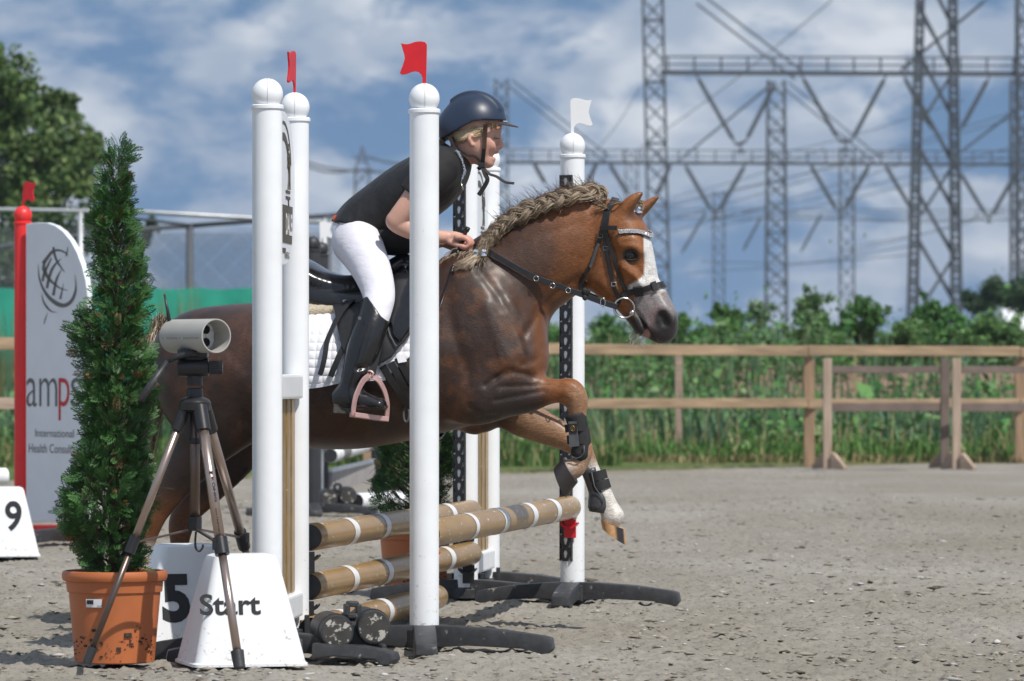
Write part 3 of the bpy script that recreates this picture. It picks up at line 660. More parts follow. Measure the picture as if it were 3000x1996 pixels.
for i, (lab, pts) in enumerate([
    ('power line rising left of the small distant pylon', [(880, 470, 510), (960, 492, 515), (1040, 502, 520)]),
    ('lower power line left of the small distant pylon', [(880, 482, 510), (960, 505, 515), (1036, 500, 524)]),
    ('power line falling right of the small distant pylon', [(1082, 462, 520), (1150, 478, 515), (1230, 485, 510)]),
    ('lower power line right of the small distant pylon', [(1082, 502, 520), (1150, 508, 515), (1230, 505, 510)])]):
    line(lab, pts, 0.12)
wl = [(150, 1100, 1450, 770), (300, 1130, 1900, 690), (800, 900, 2357, 470), (820, 880, 2357, 500), (1000, 950, 2357, 620), (1000, 985, 2357, 660), (1140, 700, 2100, 430), (1600, 1090, 2357, 860), (1640, 1060, 2357, 885), (900, 1180, 1880, 1060), (840, 850, 1500, 640), (960, 1130, 1880, 1100), (1330, 930, 2357, 945), (500, 660, 700, 380), (700, 640, 1530, 0)]
for i, (x0, y0, x1, y1) in enumerate(wl):
    a, b = c8(x0, y0), c8(x1, y1); mx_ = ((a[0] + b[0]) / 2, (a[1] + b[1]) / 2 + 14)
    line('thin power line slung between the gantries at the right', [(*a, 420), (*mx_, 390), (*b, 330)], 0.032 if i < 14 else 0.04, group='power lines slung between the gantries')
# ------------------------------------------------------------------ smooth bodies: a distance field meshed with surface nets
class Field:
    def __init__(s, lo, hi, h):
        s.lo = np.array(lo, float); s.h = h; s.n = np.ceil((np.array(hi) - s.lo) / h).astype(int) + 1
        s.v = np.full(s.n, 1.0, np.float32)
        s.ax = [(s.lo[i] + h * np.arange(s.n[i])).astype(np.float32) for i in range(3)]
    def _box(s, lo, hi):
        a = np.maximum(0, np.floor((lo - s.lo) / s.h).astype(int)); b = np.minimum(s.n, np.ceil((hi - s.lo) / s.h).astype(int) + 1)
        return tuple(slice(i, max(i, j)) for i, j in zip(a, b))
    def dist(s, nodes, pad, e=2.0):
        """nodes rows: x, y, z, r (in the x-z plane), w (along y)"""
        N = np.array(nodes, float); R = N[:, 3:5].max(1)
        lo = (N[:, :3] - R[:, None]).min(0) - pad; hi = (N[:, :3] + R[:, None]).max(0) + pad
        sl = s._box(lo, hi); shp = tuple(q_.stop - q_.start for q_ in sl)
        D = np.full(shp, 1.0, np.float32)
        for a, b in zip(N[:-1], N[1:]):
            l2 = np.minimum(a[:3] - max(a[3:5]), b[:3] - max(b[3:5])) - pad; h2 = np.maximum(a[:3] + max(a[3:5]), b[:3] + max(b[3:5])) + pad
            s2 = s._box(l2, h2)
            if any(q_.stop <= q_.start for q_ in s2): continue
            X = s.ax[0][s2[0]][:, None, None]; Y = s.ax[1][s2[1]][None, :, None]; Z = s.ax[2][s2[2]][None, None, :]
            d = (b[:3] - a[:3]); dd = float(d @ d) + 1e-12
            t = np.clip(((X - a[0]) * d[0] + (Y - a[1]) * d[1] + (Z - a[2]) * d[2]) / dd, 0, 1).astype(np.float32)
            qx = X - a[0] - t * d[0]; qy = Y - a[1] - t * d[1]; qz = Z - a[2] - t * d[2]
            r = a[3] + t * (b[3] - a[3]); w_ = a[4] + t * (b[4] - a[4])
            if e == 2.0: v = (np.sqrt((qx * qx + qz * qz) / (r * r) + qy * qy / (w_ * w_)) - 1) * np.minimum(r, w_)
            else: v = ((((qx * qx + qz * qz) / (r * r)) ** (e / 2) + (np.abs(qy) / w_) ** e) ** (1 / e) - 1) * np.minimum(r, w_)
            rel = tuple(slice(q_.start - p.start, q_.stop - p.start) for q_, p in zip(s2, sl))
            D[rel] = np.minimum(D[rel], v)
        return sl, D
    def add(s, nodes, k=0.02, e=2.0):
        sl, D = s.dist(nodes, k * 2 + 0.03, e); A = s.v[sl]
        if k <= 0: s.v[sl] = np.minimum(A, D); return s
        h_ = np.maximum(k - np.abs(A - D), 0) / k; s.v[sl] = np.minimum(A, D) - h_ * h_ * k * 0.25; return s
    def cut(s, nodes, k=0.008, e=2.0):
        sl, D = s.dist(nodes, k * 2 + 0.01, e); A = s.v[sl]; D = -D
        h_ = np.maximum(k - np.abs(A - D), 0) / k; s.v[sl] = np.maximum(A, D) + h_ * h_ * k * 0.25; return s
    def grid(s): return s.ax[0][:, None, None], s.ax[1][None, :, None], s.ax[2][None, None, :]
    def mesh(s):
        v = s.v; n = np.array(v.shape); neg = v < 0
        c = [(0, 0, 0), (1, 0, 0), (0, 1, 0), (1, 1, 0), (0, 0, 1), (1, 0, 1), (0, 1, 1), (1, 1, 1)]
        def sh(a, o): return a[o[0]:n[0] - 1 + o[0], o[1]:n[1] - 1 + o[1], o[2]:n[2] - 1 + o[2]]
        cnt = sum(sh(neg, o).astype(np.int8) for o in c); act = (cnt > 0) & (cnt < 8)
        I = np.argwhere(act); vid = np.full(act.shape, -1, np.int64); vid[act] = np.arange(len(I))
        vals = np.stack([v[I[:, 0] + o[0], I[:, 1] + o[1], I[:, 2] + o[2]] for o in c], 1); cp = np.array(c, float)
        acc = np.zeros((len(I), 3)); num = np.zeros(len(I))
        for i, j in [(0, 1), (2, 3), (4, 5), (6, 7), (0, 2), (1, 3), (4, 6), (5, 7), (0, 4), (1, 5), (2, 6), (3, 7)]:
            m = (vals[:, i] < 0) != (vals[:, j] < 0); t = vals[m, i] / (vals[m, i] - vals[m, j])
            acc[m] += cp[i] + t[:, None] * (cp[j] - cp[i]); num[m] += 1
        V = s.lo + s.h * (I + acc / num[:, None])
        Fs = []
        for ax, (u, w_) in enumerate([(1, 2), (2, 0), (0, 1)]):
            a = [slice(None)] * 3; b = [slice(None)] * 3; a[ax] = slice(0, -1); b[ax] = slice(1, None)
            ch = neg[tuple(a)] != neg[tuple(b)]; E = np.argwhere(ch)
            E = E[(E[:, u] > 0) & (E[:, w_] > 0) & (E[:, u] < n[u] - 1) & (E[:, w_] < n[w_] - 1)]
            du = np.zeros(3, int); du[u] = 1; dw = np.zeros(3, int); dw[w_] = 1
            g = lambda e_: vid[e_[:, 0], e_[:, 1], e_[:, 2]]
            Q = np.stack([g(E - du - dw), g(E - dw), g(E), g(E - du)], 1); flip = ~neg[E[:, 0], E[:, 1], E[:, 2]]
            Q[flip] = Q[flip][:, ::-1]; Fs.append(Q)
        Fc = np.concatenate(Fs); Fc = Fc[(Fc >= 0).all(1)]
        return V, Fc
def relax(V, Fc, it=2, lam=0.5):
    E = np.concatenate([Fc[:, [0, 1]], Fc[:, [1, 2]], Fc[:, [2, 3]], Fc[:, [3, 0]]]); E = np.concatenate([E, E[:, ::-1]])
    n = len(V); cnt = np.bincount(E[:, 0], minlength=n)[:, None]
    for _ in range(it):
        for l in (lam, -lam * 1.03):
            S_ = np.stack([np.bincount(E[:, 0], weights=V[E[:, 1], i], minlength=n) for i in range(3)], 1) / np.maximum(cnt, 1)
            V = V + l * (S_ - V)
    return V
def vnormals(V, Fc):
    N = np.cross(V[Fc[:, 2]] - V[Fc[:, 0]], V[Fc[:, 3]] - V[Fc[:, 1]]); out = np.zeros_like(V)
    for i in range(4):
        for a in range(3): out[:, a] += np.bincount(Fc[:, i], weights=N[:, a], minlength=len(V))
    return out / np.maximum(np.linalg.norm(out, axis=1, keepdims=True), 1e-12)

# ------------------------------------------------------------------ the pony's own frame: x forward, y to its left (away from us), z up
HA = math.radians(-9.2)
H0 = np.array([W(1000, 0, 15.85)[0], 15.85, 0.0]); HX = np.array([math.cos(HA), math.sin(HA), 0]); HY = np.array([-math.sin(HA), math.cos(HA), 0]); HZ = np.array([0, 0, 1.0])
CAMP = np.array([0, 0, EYE])
def hp(px, py, d=0.0):
    """photo pixel -> pony frame, on the plane y = d"""
    D = np.array([(px - PX0) / F, 1.0, -(py - PY0) / F]); o = CAMP - H0
    t = (d - o @ HY) / (D @ HY); p = o + D * t
    return np.array([p @ HX, d, p @ HZ])
def hv(x, y, d=0.0): return hp(x * K, y * K, d)           # the same from the reading grid of the full view
def h2w(P): P = np.atleast_2d(P); return H0 + P[:, :1] * HX + P[:, 1:2] * HY + P[:, 2:3] * HZ
def hn2w(N): N = np.atleast_2d(N); return N[:, :1] * HX + N[:, 1:2] * HY + N[:, 2:3] * HZ
PM = K * 15.85 / F                                        # metres per reading-grid pixel at the pony
def chain_v(nodes, k=5):
    """(x, y, r, w, d) on the reading grid (r in its pixels, w and d in metres) -> smooth field nodes"""
    out = []
    for x, y, r, w_, d in nodes: out.append([*hv(x, y, d), r * PM, w_])
    return spline(out, k)
# ------------------------------------------------------------------ pony
HC = lambda x, y: ((1650 + x * 0.3188) / K, (550 + y * 0.3188) / K)           # crop of the head -> reading grid
LC = lambda x, y: ((1550 + x * 0.3828) / K, (1050 + y * 0.3828) / K)          # crop of the forelegs -> reading grid
hs, ls = 0.3188 / K, 0.3828 / K
fld = Field((-0.80, -0.37, -0.02), (1.16, 0.37, 1.62), 0.0062)
trunk = [(452, 822, 94, .20, 0), (515, 842, 138, .255, 0), (600, 856, 159, .285, 0), (700, 866, 165, .30, 0), (810, 868, 166, .305, 0), (910, 852, 165, .29, 0), (990, 828, 170, .262, 0), (1070, 806, 165, .235, 0), (1135, 800, 118, .20, 0)]
fld.add(chain_v(trunk), 0)
neck = [(1040, 735, 128, .17, 0), (1110, 690, 128, .155, 0), (1178, 640, 122, .135, 0), (1228, 600, 122, .12, 0), (1280, 567, 117, .105, 0), (1332, 546, 101, .09, 0), (1385, 545, 88, .08, 0)]
fld.add(chain_v(neck), 0.09)
def head(nodes, k=0.03, e=2.0): fld.add(chain_v([(*HC(x, y), r * hs, w_, d) for x, y, r, w_, d in nodes]), k, e)
head([(480, 330, 150, .085, 0), (590, 400, 160, .094, 0), (645, 550, 165, .092, 0), (690, 720, 158, .074, 0), (735, 880, 146, .058, 0), (795, 1010, 160, .053, 0), (850, 1130, 166, .054, 0), (884, 1215, 168, .054, 0), (902, 1285, 150, .048, 0)], 0.035, 2.6)
head([(470, 690, 225, .078, 0), (430, 770, 240, .076, 0)], 0.03, 2.5)                     # cheeks
head([(470, 930, 130, .062, 0), (580, 1050, 112, .044, 0), (670, 1180, 92, .040, 0), (722, 1275, 84, .042, 0)], 0.03)   # lower jaw and chin
for s in (-1, 1):
    head([(560, 500, 70, .028, .078 * s), (640, 520, 60, .022, .086 * s), (700, 580, 40, .018, .080 * s)], 0.025)          # brow
    head([(560, 720, 26, .012, .074 * s), (650, 800, 24, .012, .066 * s), (700, 880, 20, .010, .056 * s)], 0.03)          # face ridge
    fld.cut(chain_v([(*HC(612, 622), 44 * hs, .022, .104 * s), (*HC(635, 624), 40 * hs, .022, .104 * s)]), 0.012)          # eye socket
    head([(915, 1140, 55, .012, .047 * s), (965, 1190, 50, .012, .043 * s)], 0.03)        # nostril wing
    fld.cut(chain_v([(*HC(905, 1175), 30 * hs, .016, .064 * s), (*HC(930, 1240), 36 * hs, .017, .062 * s)]), 0.016)
    fld.cut(chain_v([(*HC(650, 1120), 12 * hs, .02, .058 * s), (*HC(715, 1205), 14 * hs, .024, .056 * s), (*HC(775, 1310), 20 * hs, .028, .052 * s), (*HC(850, 1410), 24 * hs, .03, .044 * s)]), 0.010)   # mouth
    # ears
    if s < 0: ear = [(545, 250, 72, .030, -.052), (582, 188, 70, .028, -.062), (645, 112, 52, .020, -.068), (712, 58, 22, .010, -.066)]
    else: ear = [(640, 262, 60, .030, .052), (712, 212, 58, .028, .062), (792, 145, 42, .020, .068), (862, 92, 20, .010, .066)]
    head(ear, 0.02)
    # shoulder, breast, haunch muscles
    fld.add(chain_v([(1060, 650, 60, .05, .135 * s), (1110, 740, 82, .07, .155 * s), (1160, 830, 72, .075, .15 * s)]), 0.06)
    fld.add(chain_v([(1165, 840, 70, .08, .125 * s), (1110, 900, 70, .085, .155 * s), (1075, 920, 55, .07, .155 * s)]), 0.05)
    fld.add(chain_v([(1185, 780, 66, .075, .085 * s), (1195, 830, 62, .075, .085 * s)]), 0.05)
    fld.add(chain_v([(458, 822, 94, .12, .10 * s), (474, 900, 104, .12, .125 * s), (505, 950, 88, .10, .14 * s)]), 0.07)
    fld.add(chain_v([(1270, 470, 20, .03, .03 * s), (1330, 460, 22, .03, .03 * s)]), 0.04)
def leg(nodes, k=0.03): fld.add(chain_v(nodes), k)
# near (right) fore: forearm level, knee bent, foot folded back
leg([(1090, 905, 62, .075, -.155), (1150, 905, 56, .066, -.15), (1205, 906, 46, .054, -.145), (1255, 902, 31, .042, -.14), (1290, 900, 27, .038, -.14), (1312, 904, 32, .040, -.14), (1326, 922, 27, .036, -.14), (1330, 950, 20, .028, -.14), (1334, 985, 15.5, .022, -.14), (1339, 1015, 17, .024, -.14), (1344, 1035, 21, .027, -.14), (1338, 1060, 19, .025, -.14), (1326, 1078, 21, .028, -.14), (1312, 1082, 25, .036, -.14)])
# far (left) fore: reaching down to land
leg([(1095, 935, 66, .07, .12), (1150, 934, 50, .06, .125), (1205, 962, 45, .054, .13), (1260, 988, 37, .046, .135), (1305, 1010, 29, .038, .135), (1332, 1026, 27, .036, .135), (1347, 1045, 21, .030, .135), (1362, 1075, 16, .023, .135), (1378, 1108, 15, .022, .135), (1390, 1138, 20, .027, .135), (1400, 1165, 22, .030, .135), (1410, 1188, 27, .037, .135)])
# near hind and far hind, still behind the fence
leg([(478, 900, 98, .10, -.14), (500, 960, 78, .085, -.15), (455, 1040, 58, .06, -.145), (408, 1105, 42, .042, -.14), (366, 1165, 33, .032, -.14), (348, 1200, 29, .030, -.14), (336, 1250, 21, .024, -.14), (322, 1310, 20, .023, -.14), (310, 1352, 26, .028, -.14), (312, 1385, 22, .028, -.14), (322, 1405, 27, .036, -.14)], 0.05)
leg([(520, 900, 95, .10, .13), (575, 970, 74, .085, .14), (535, 1050, 56, .06, .14), (480, 1120, 42, .042, .135), (432, 1175, 33, .032, .135), (417, 1210, 30, .030, .135), (413, 1260, 21, .024, .135), (411, 1320, 20, .023, .135), (408, 1360, 26, .028, .135), (412, 1392, 22, .028, .135), (424, 1408, 27, .036, .135)], 0.05)
fld.cut(chain_v([(560, 1020, 20, .06, 0), (640, 1030, 8, .04, 0)]), 0.03)
HV, HF = fld.mesh(); HV = relax(HV, HF, 3)
def polydist(px, py, L):
    d = np.full(len(px), 1e9)
    for (x0, y0), (x1, y1) in zip(L[:-1], L[1:]):
        dx, dy = x1 - x0, y1 - y0; t = np.clip(((px - x0) * dx + (py - y0) * dy) / (dx * dx + dy * dy + 1e-9), 0, 1); d = np.minimum(d, np.hypot(px - x0 - t * dx, py - y0 - t * dy))
    return d
def sculpt(V, N):
    """muscle edges, folds and veins pressed into the skin, alike on both flanks"""
    w_ = h2w(np.stack([V[:, 0], -np.abs(V[:, 1]), V[:, 2]], 1)); px = (PX0 + w_[:, 0] / w_[:, 1] * F) / K; py = (PY0 - (w_[:, 2] - EYE) / w_[:, 1] * F) / K
    hc = lambda pts: [HC(*p) for p in pts]
    marks = [([(1098, 615), (1150, 685), (1200, 765), (1222, 825)], -.0055, 11), ([(1030, 690), (1046, 780), (1078, 860), (1074, 915)], -.004, 14), ([(1118, 888), (1150, 866), (1190, 858), (1228, 868)], -.0065, 7), ([(1140, 872), (1165, 852), (1180, 850)], -.005, 4),
        ([(1140, 922), (1205, 910), (1252, 899)], -.0045, 6), ([(1150, 890), (1215, 888), (1260, 886)], -.003, 5), ([(1080, 935), (1110, 958), (1140, 960)], -.005, 7), ([(1210, 770), (1262, 695), (1330, 640)], -.006, 9), ([(1140, 575), (1225, 545), (1330, 515)], -.0035, 14), ([(1345, 655), (1362, 605), (1374, 560)], -.006, 8),
        ([(555, 800), (600, 880), (585, 965)], -.006, 20), ([(455, 740), (520, 800), (560, 850)], -.004, 16), ([(1172, 700), (1190, 760), (1200, 810)], .004, 14), ([(1120, 700), (1140, 770), (1165, 820)], .004, 16), ([(1205, 840), (1235, 830), (1248, 800)], -.004, 8),
        ([(1298, 884), (1322, 890), (1338, 908)], .0025, 6), ([(1292, 915), (1312, 925)], -.003, 5), (hc([(300, 900), (420, 990), (560, 960), (640, 840)]), -.004, 6), (hc([(545, 740), (640, 805), (720, 890)]), .0035, 5), (hc([(640, 700), (700, 760), (730, 820)]), -.003, 6), (hc([(555, 505), (620, 490), (680, 510)]), -.004, 7),
        (hc([(760, 700), (820, 850), (870, 960)]), -.0025, 6), (hc([(600, 900), (680, 930), (760, 1040), (790, 1120)]), .0014, 2.6), (hc([(640, 940), (650, 1010), (700, 1060)]), .0014, 2.6), (hc([(470, 560), (500, 700), (520, 860)]), -.003, 9), (hc([(770, 1230), (800, 1330), (870, 1410)]), .003, 5),
        ([(1100, 900), (1150, 885), (1230, 880)], .0012, 3), ([(900, 960), (960, 930), (1020, 920), (1060, 890)], .0018, 3), ([(1130, 720), (1150, 760), (1142, 800), (1160, 840)], .0014, 3)]
    for k in range(8): marks.append(([(640 + k * 38, 790), (652 + k * 38, 880), (672 + k * 38, 950)], -.0012, 9))
    D = np.zeros(len(V))
    for L, dep, wd_ in marks:
        L = spline(L, 4); D += dep * np.exp(-(polydist(px, py, L) / wd_) ** 2)
    D += (fbm(V[:, 0] * 16 + V[:, 1] * 6, V[:, 2] * 16, 3, 91) - 0.45) * 0.0045
    lat = np.clip(np.abs(N[:, 1]) * 1.6, 0.15, 1)
    return V + N * (D * lat)[:, None]
HNv = vnormals(HV, HF)
HV = sculpt(HV, HNv)
HNv = vnormals(HV, HF)
# coat: measured in reading-grid coordinates of the side view
def side_xy(P):
    w_ = h2w(P); px = PX0 + w_[:, 0] / w_[:, 1] * F; py = PY0 - (w_[:, 2] - EYE) / w_[:, 1] * F
    return px / K, py / K
# pattern is laid on the coat in the pony's own x-z coordinates, equal on both flanks
mid = np.stack([HV[:, 0], -np.abs(HV[:, 1]), HV[:, 2]], 1)
sx, sy = side_xy(mid)
near = HV[:, 1] < 0
nz = fbm(HV[:, 0] * 9 + HV[:, 1] * 3, HV[:, 2] * 9, 4, 60); nz2 = fbm(HV[:, 0] * 22, HV[:, 2] * 22 + HV[:, 1] * 5, 4, 61); nzf = fbm(HV[:, 0] * 70 + HV[:, 1] * 40, HV[:, 2] * 130, 3, 63)
def ss(a, b, v): t = np.clip((v - a) / (b - a), 0, 1); return t * t * (3 - 2 * t)
DARK, BROWN, CHEST, RED, TAN = [np.array(c) for c in ((0.021, 0.012, 0.009), (0.066, 0.027, 0.013), (0.20, 0.070, 0.019), (0.31, 0.112, 0.030), (0.35, 0.20, 0.11))]
def lerp(A, B, t): return A + (B - A) * t[:, None]
col = np.tile(BROWN, (len(HV), 1))
col = lerp(col, np.tile(DARK, (len(HV), 1)), 0.85 * ss(0.32, 0.60, nz * 0.6 + nz2 * 0.4))
col = lerp(col, np.tile(CHEST * 0.8, (len(HV), 1)), 0.55 * ss(0.46, 0.66, nz2 * 0.6 + nz * 0.4) * ss(860, 1040, sx))
neckf = ss(0, 1, ((sx - 1175) * 0.85 - (sy - 600) * 0.35) / 170 + (nz - 0.47) * 1.0)              # chestnut towards the head
col = lerp(col, np.tile(CHEST * 1.12, (len(HV), 1)), neckf)
col = lerp(col, np.tile(RED, (len(HV), 1)), ss(1330, 1420, sx) * ss(900, 700, sy) * (0.55 + 0.35 * nz2))
col = lerp(col, np.tile(CHEST, (len(HV), 1)), 0.75 * ss(1215, 1245, sx) * ss(640, 760, sy) * ss(900, 860, sy))       # breast
fore = near * ss(1060, 1110, sx) * ss(1250, 1195, sx) * ss(868, 900, sy + (nz2 - 0.5) * 60) * ss(985, 960, sy)
col = lerp(col, np.tile(np.array((0.026, 0.019, 0.018)), (len(HV), 1)), 0.85 * fore)
onleg = ss(1225, 1275, sx) * ss(850, 872, sy)
col = lerp(col, np.tile(CHEST * 1.25, (len(HV), 1)), onleg)
col = lerp(col, np.tile(DARK * 1.3, (len(HV), 1)), 0.6 * near * ss(1190, 1225, sx) * ss(1275, 1245, sx) * ss(896, 915, sy))
col = lerp(col, np.tile(TAN, (len(HV), 1)), ss(1290, 1325, sx) * ss(875, 905, sy) * (0.5 + 0.5 * nz2))
fsx, fsy = side_xy(HV); farl = (~near) & (fsx > 1110) & (fsy > 900)
col = lerp(col, np.tile(TAN * 0.95, (len(HV), 1)), farl * ss(1150, 1220, fsx) * 0.85)
col = lerp(col, np.tile(np.array((0.70, 0.66, 0.61)), (len(HV), 1)), farl * ss(1052, 1085, fsy + (nz2 - 0.5) * 14))
nearl = near & (sx > 1255) & (sy > 1015)
col = lerp(col, np.tile(np.array((0.40, 0.27, 0.18)), (len(HV), 1)), nearl * ss(1030, 1060, sy) * 0.8)
col = lerp(col, np.tile(np.array((0.62, 0.58, 0.54)), (len(HV), 1)), nearl * ss(1330, 1300, sx) * ss(1055, 1075, sy) * 0.6)
hind = (sy > 1100) & (sx < 700)
col = lerp(col, np.tile(CHEST * 0.9, (len(HV), 1)), hind * ss(1110, 1190, sy) * 0.7)
col = lerp(col, np.tile(np.array((0.55, 0.50, 0.45)), (len(HV), 1)), hind * near * ss(1230, 1280, sy))
col = lerp(col, np.tile(BROWN * 1.5, (len(HV), 1)), 0.6 * ss(980, 1030, sy) * ss(600, 700, sx) * ss(1010, 960, sx))
# head marks
hx, hy = (sx * K - 1650) / 0.3188, (sy * K - 550) / 0.3188
onh = (sx > 1405) & (sy > 440) & (sy < 810)
ay = np.abs(HV[:, 1])
face = hx - np.interp(hy, [430, 560, 700, 800, 850, 900, 960], [740, 738, 748, 738, 690, 600, 590])
wl_ = 40 * (nz2 - 0.5)
col = lerp(col, np.tile(np.array((0.80, 0.78, 0.75)), (len(HV), 1)), onh * ss(-8, 8, face + wl_ * 0.5) * ss(430, 470, hy + (ay > .03) * 10) * ss(985, 930, hy))
muz = onh * ss(930, 985, hy - np.clip(hx - 600, 0, 400) * 0.0) * ss(640, 690, hx + wl_)
col = lerp(col, np.tile(np.array((0.25, 0.22, 0.215)), (len(HV), 1)), muz)
col = lerp(col, np.tile(np.array((0.26, 0.16, 0.155)), (len(HV), 1)), muz * ss(150, 60, np.hypot(hx - 880, hy - 1190)) * 0.7)
col = lerp(col, np.tile(np.array((0.032, 0.029, 0.030)), (len(HV), 1)), onh * ss(1160, 1340, hy + (hx - 900) * 0.6 + wl_ * 2))
col = lerp(col, np.tile(np.array((0.020, 0.018, 0.018)), (len(HV), 1)), onh * ss(100, 60, np.hypot(hx - 920, (hy - 1210) * 0.8)))
jawdark = onh * ss(1120, 1230, hy) * (hx < np.interp(hy, [1100, 1250, 1450], [640, 760, 900]))
col = lerp(col, np.tile(np.array((0.026, 0.022, 0.022)), (len(HV), 1)), jawdark)
col = lerp(col, np.tile(np.array((0.42, 0.20, 0.17)), (len(HV), 1)), onh * ss(26, 12, np.hypot((hx - 770) * 0.7, (hy - 1345) * 0.4)))
col = lerp(col, np.tile(np.array((0.020, 0.015, 0.013)), (len(HV), 1)), onh * ss(105, 50, np.hypot(hx - 618, (hy - 625) * 1.15)))
col = lerp(col, np.tile(np.array((0.06, 0.025, 0.012)), (len(HV), 1)), onh * (hy < 300) * ss(-0.2, 0.7, (HNv[:, 0])) * 0.6)
col *= (0.72 + 0.58 * nzf)[:, None]
def coat_material():
    m = mat('pony coat', (0.1, 0.05, 0.02), 0.42, attr=True, vary=(330, 0.42, 4), bump=(520, 0.55, 0.004), stretch=(0.22, 1, 1), spec=0.32)
    b = m.node_tree.nodes['Principled BSDF']; b.inputs['Coat Weight'].default_value = 0.34; b.inputs['Coat Roughness'].default_value = 0.36
    b.inputs['Sheen Weight'].default_value = 0.0; b.inputs['Sheen Roughness'].default_value = 0.35
    return m
M['coat'] = coat_material()
HWV = h2w(HV)
pony = thing('pony', 'chestnut and dark brown pony with white blaze jumping the low oxer', 'pony', H0)
mesh_np('body', HWV, HF, M['coat'], pony, col=col)
BVH = BVHTree.FromPolygons([Vector(p) for p in HV], HF.tolist())
def on_side(px, py, off=0.004, s=-1, reach=0.5):
    """lay a photo point (reading grid) on the pony's flank; returns pony-frame point and normal"""
    p = hv(px, py, -0.2)
    for _ in range(3):
        hit = BVH.ray_cast(Vector((p[0], s * reach, p[2])), Vector((0, -s, 0)))
        if hit[0] is None: break
        q_ = hv(px, py, hit[0].y if s < 0 else -hit[0].y); p = np.array([q_[0], 0, q_[2]])
    hit = BVH.ray_cast(Vector((p[0], s * reach, p[2])), Vector((0, -s, 0)))
    if hit[0] is None:
        hit = BVH.find_nearest(Vector((p[0], s * 0.12, p[2])))
    n_ = np.array(hit[1]); q_ = np.array(hit[0])
    if n_[1] * s < -0.3: n_ = -n_
    return q_ + n_ * off, n_
def strap(pts, wd, th=0.004, off=0.003, k=7, mb=None, s=-1, raw=False):
    """leather strap following points on the flank"""
    pts = spline(np.array(pts, float), k); P = []; N = []
    for x_, y_ in pts:
        p, n_ = on_side(x_, y_, off, s); P.append(p); N.append(n_)
    P = np.array(P); N = np.array(N)
    for _ in range(2): P[1:-1] = (P[:-2] + 2 * P[1:-1] + P[2:]) / 4; N[1:-1] = (N[:-2] + 2 * N[1:-1] + N[2:]) / 4
    mb = mb or MB(); mb.ribbon(h2w(P), hn2w(N), wd, th); return (mb, P, N) if raw else mb
def patch(outline, step, off, th, name, m_, parent, puff=None, both=True, smooth=True):
    """panel of leather or cloth draped on the flank inside an outline"""
    O = np.array(outline, float); lo, hi = O.min(0), O.max(0)
    gx = np.linspace(lo[0], hi[0], max(3, int((hi[0] - lo[0]) / step))); V = []; idx = {}
    cols = []
    for i, x_ in enumerate(gx):
        ysx = []
        for (x0, y0), (x1, y1) in zip(O, np.roll(O, -1, 0)):
            xe = min(max(x_, lo[0] + 1e-3), hi[0] - 1e-3)
            if (x0 - xe) * (x1 - xe) < 0: ysx.append(y0 + (y1 - y0) * (xe - x0) / (x1 - x0))
        cols.append((min(ysx), max(ysx)))
    ny_ = max(3, int((hi[1] - lo[1]) / step)); nx_ = len(gx)
    for side in ((-1, 1) if both else (-1,)):
        P = np.zeros((nx_, ny_, 3)); N = np.zeros((nx_, ny_, 3))
        for i, x_ in enumerate(gx):
            for j, t in enumerate(np.linspace(0, 1, ny_)):
                p, n_ = on_side(x_, cols[i][0] + (cols[i][1] - cols[i][0]) * t, off, side); P[i, j] = p; N[i, j] = n_
        for _ in range(3):
            P[1:-1, 1:-1] = (P[:-2, 1:-1] + P[2:, 1:-1] + P[1:-1, :-2] + P[1:-1, 2:]) / 4
            N[1:-1, 1:-1] = (N[:-2, 1:-1] + N[2:, 1:-1] + N[1:-1, :-2] + N[1:-1, 2:]) / 4
        N /= np.linalg.norm(N, axis=2, keepdims=True)
        T = np.full((nx_, ny_), th)
        if puff is not None: T = T + puff(P)
        T[0] = T[-1] = th * 0.3; T[:, 0] = th * 0.3; T[:, -1] = th * 0.3
        top = P + N * T[..., None]
        A = np.concatenate([P.reshape(-1, 3), top.reshape(-1, 3)]); n_ = nx_ * ny_
        id_ = np.arange(n_).reshape(nx_, ny_); Q = np.stack([id_[:-1, :-1], id_[1:, :-1], id_[1:, 1:], id_[:-1, 1:]], -1).reshape(-1, 4)
        Fq = [list(q_[::-1]) for q_ in Q.tolist()] + (Q + n_).tolist()
        ring = list(id_[:, 0]) + list(id_[-1, 1:]) + list(id_[-2::-1, -1]) + list(id_[0, -2:0:-1])
        Fq += [[int(a), int(b), int(b) + n_, int(a) + n_] for a, b in zip(ring, ring[1:] + ring[:1])]
        mb = MB(); mb.v = [tuple(p) for p in h2w(A)]; mb.f = Fq; mb.m = [0] * len(Fq)
        mb.build(name, m_, parent, smooth=smooth)

# eyes
M['hide'] = mat('dark bare hide', (0.022, 0.016, 0.014), 0.5)
M['eye'] = mat('wet dark eye', (0.018, 0.010, 0.006), 0.05, coat=0.2)
for s in (-1, 1):
    c = hv(*HC(620, 622), 0.072 * s); mb = MB()
    mb.lathe([(0.0215 * math.sin(a), -0.0215 * math.cos(a)) for a in np.linspace(0.05, math.pi - 0.05, 14)], h2w(c)[0], 20)
    ey = mb.build('eye', M['eye'], pony, smooth=True)
    for pts_, r_ in (([(556, 648), (575, 605), (612, 582), (655, 590), (690, 632)], .0046), ([(560, 650), (600, 664), (645, 664), (688, 638)], .0034)):
        P = []
        for x_, y_ in pts_:
            p = hv(*HC(x_, y_), -.09); P.append(np.array([p[0], s * (.0905 - abs(x_ - 622) * .00012), p[2]]))
        MB().tube(h2w(spline(np.array(P), 5)), r_, 8).build('eyelid', M['hide'], ey, smooth=True)
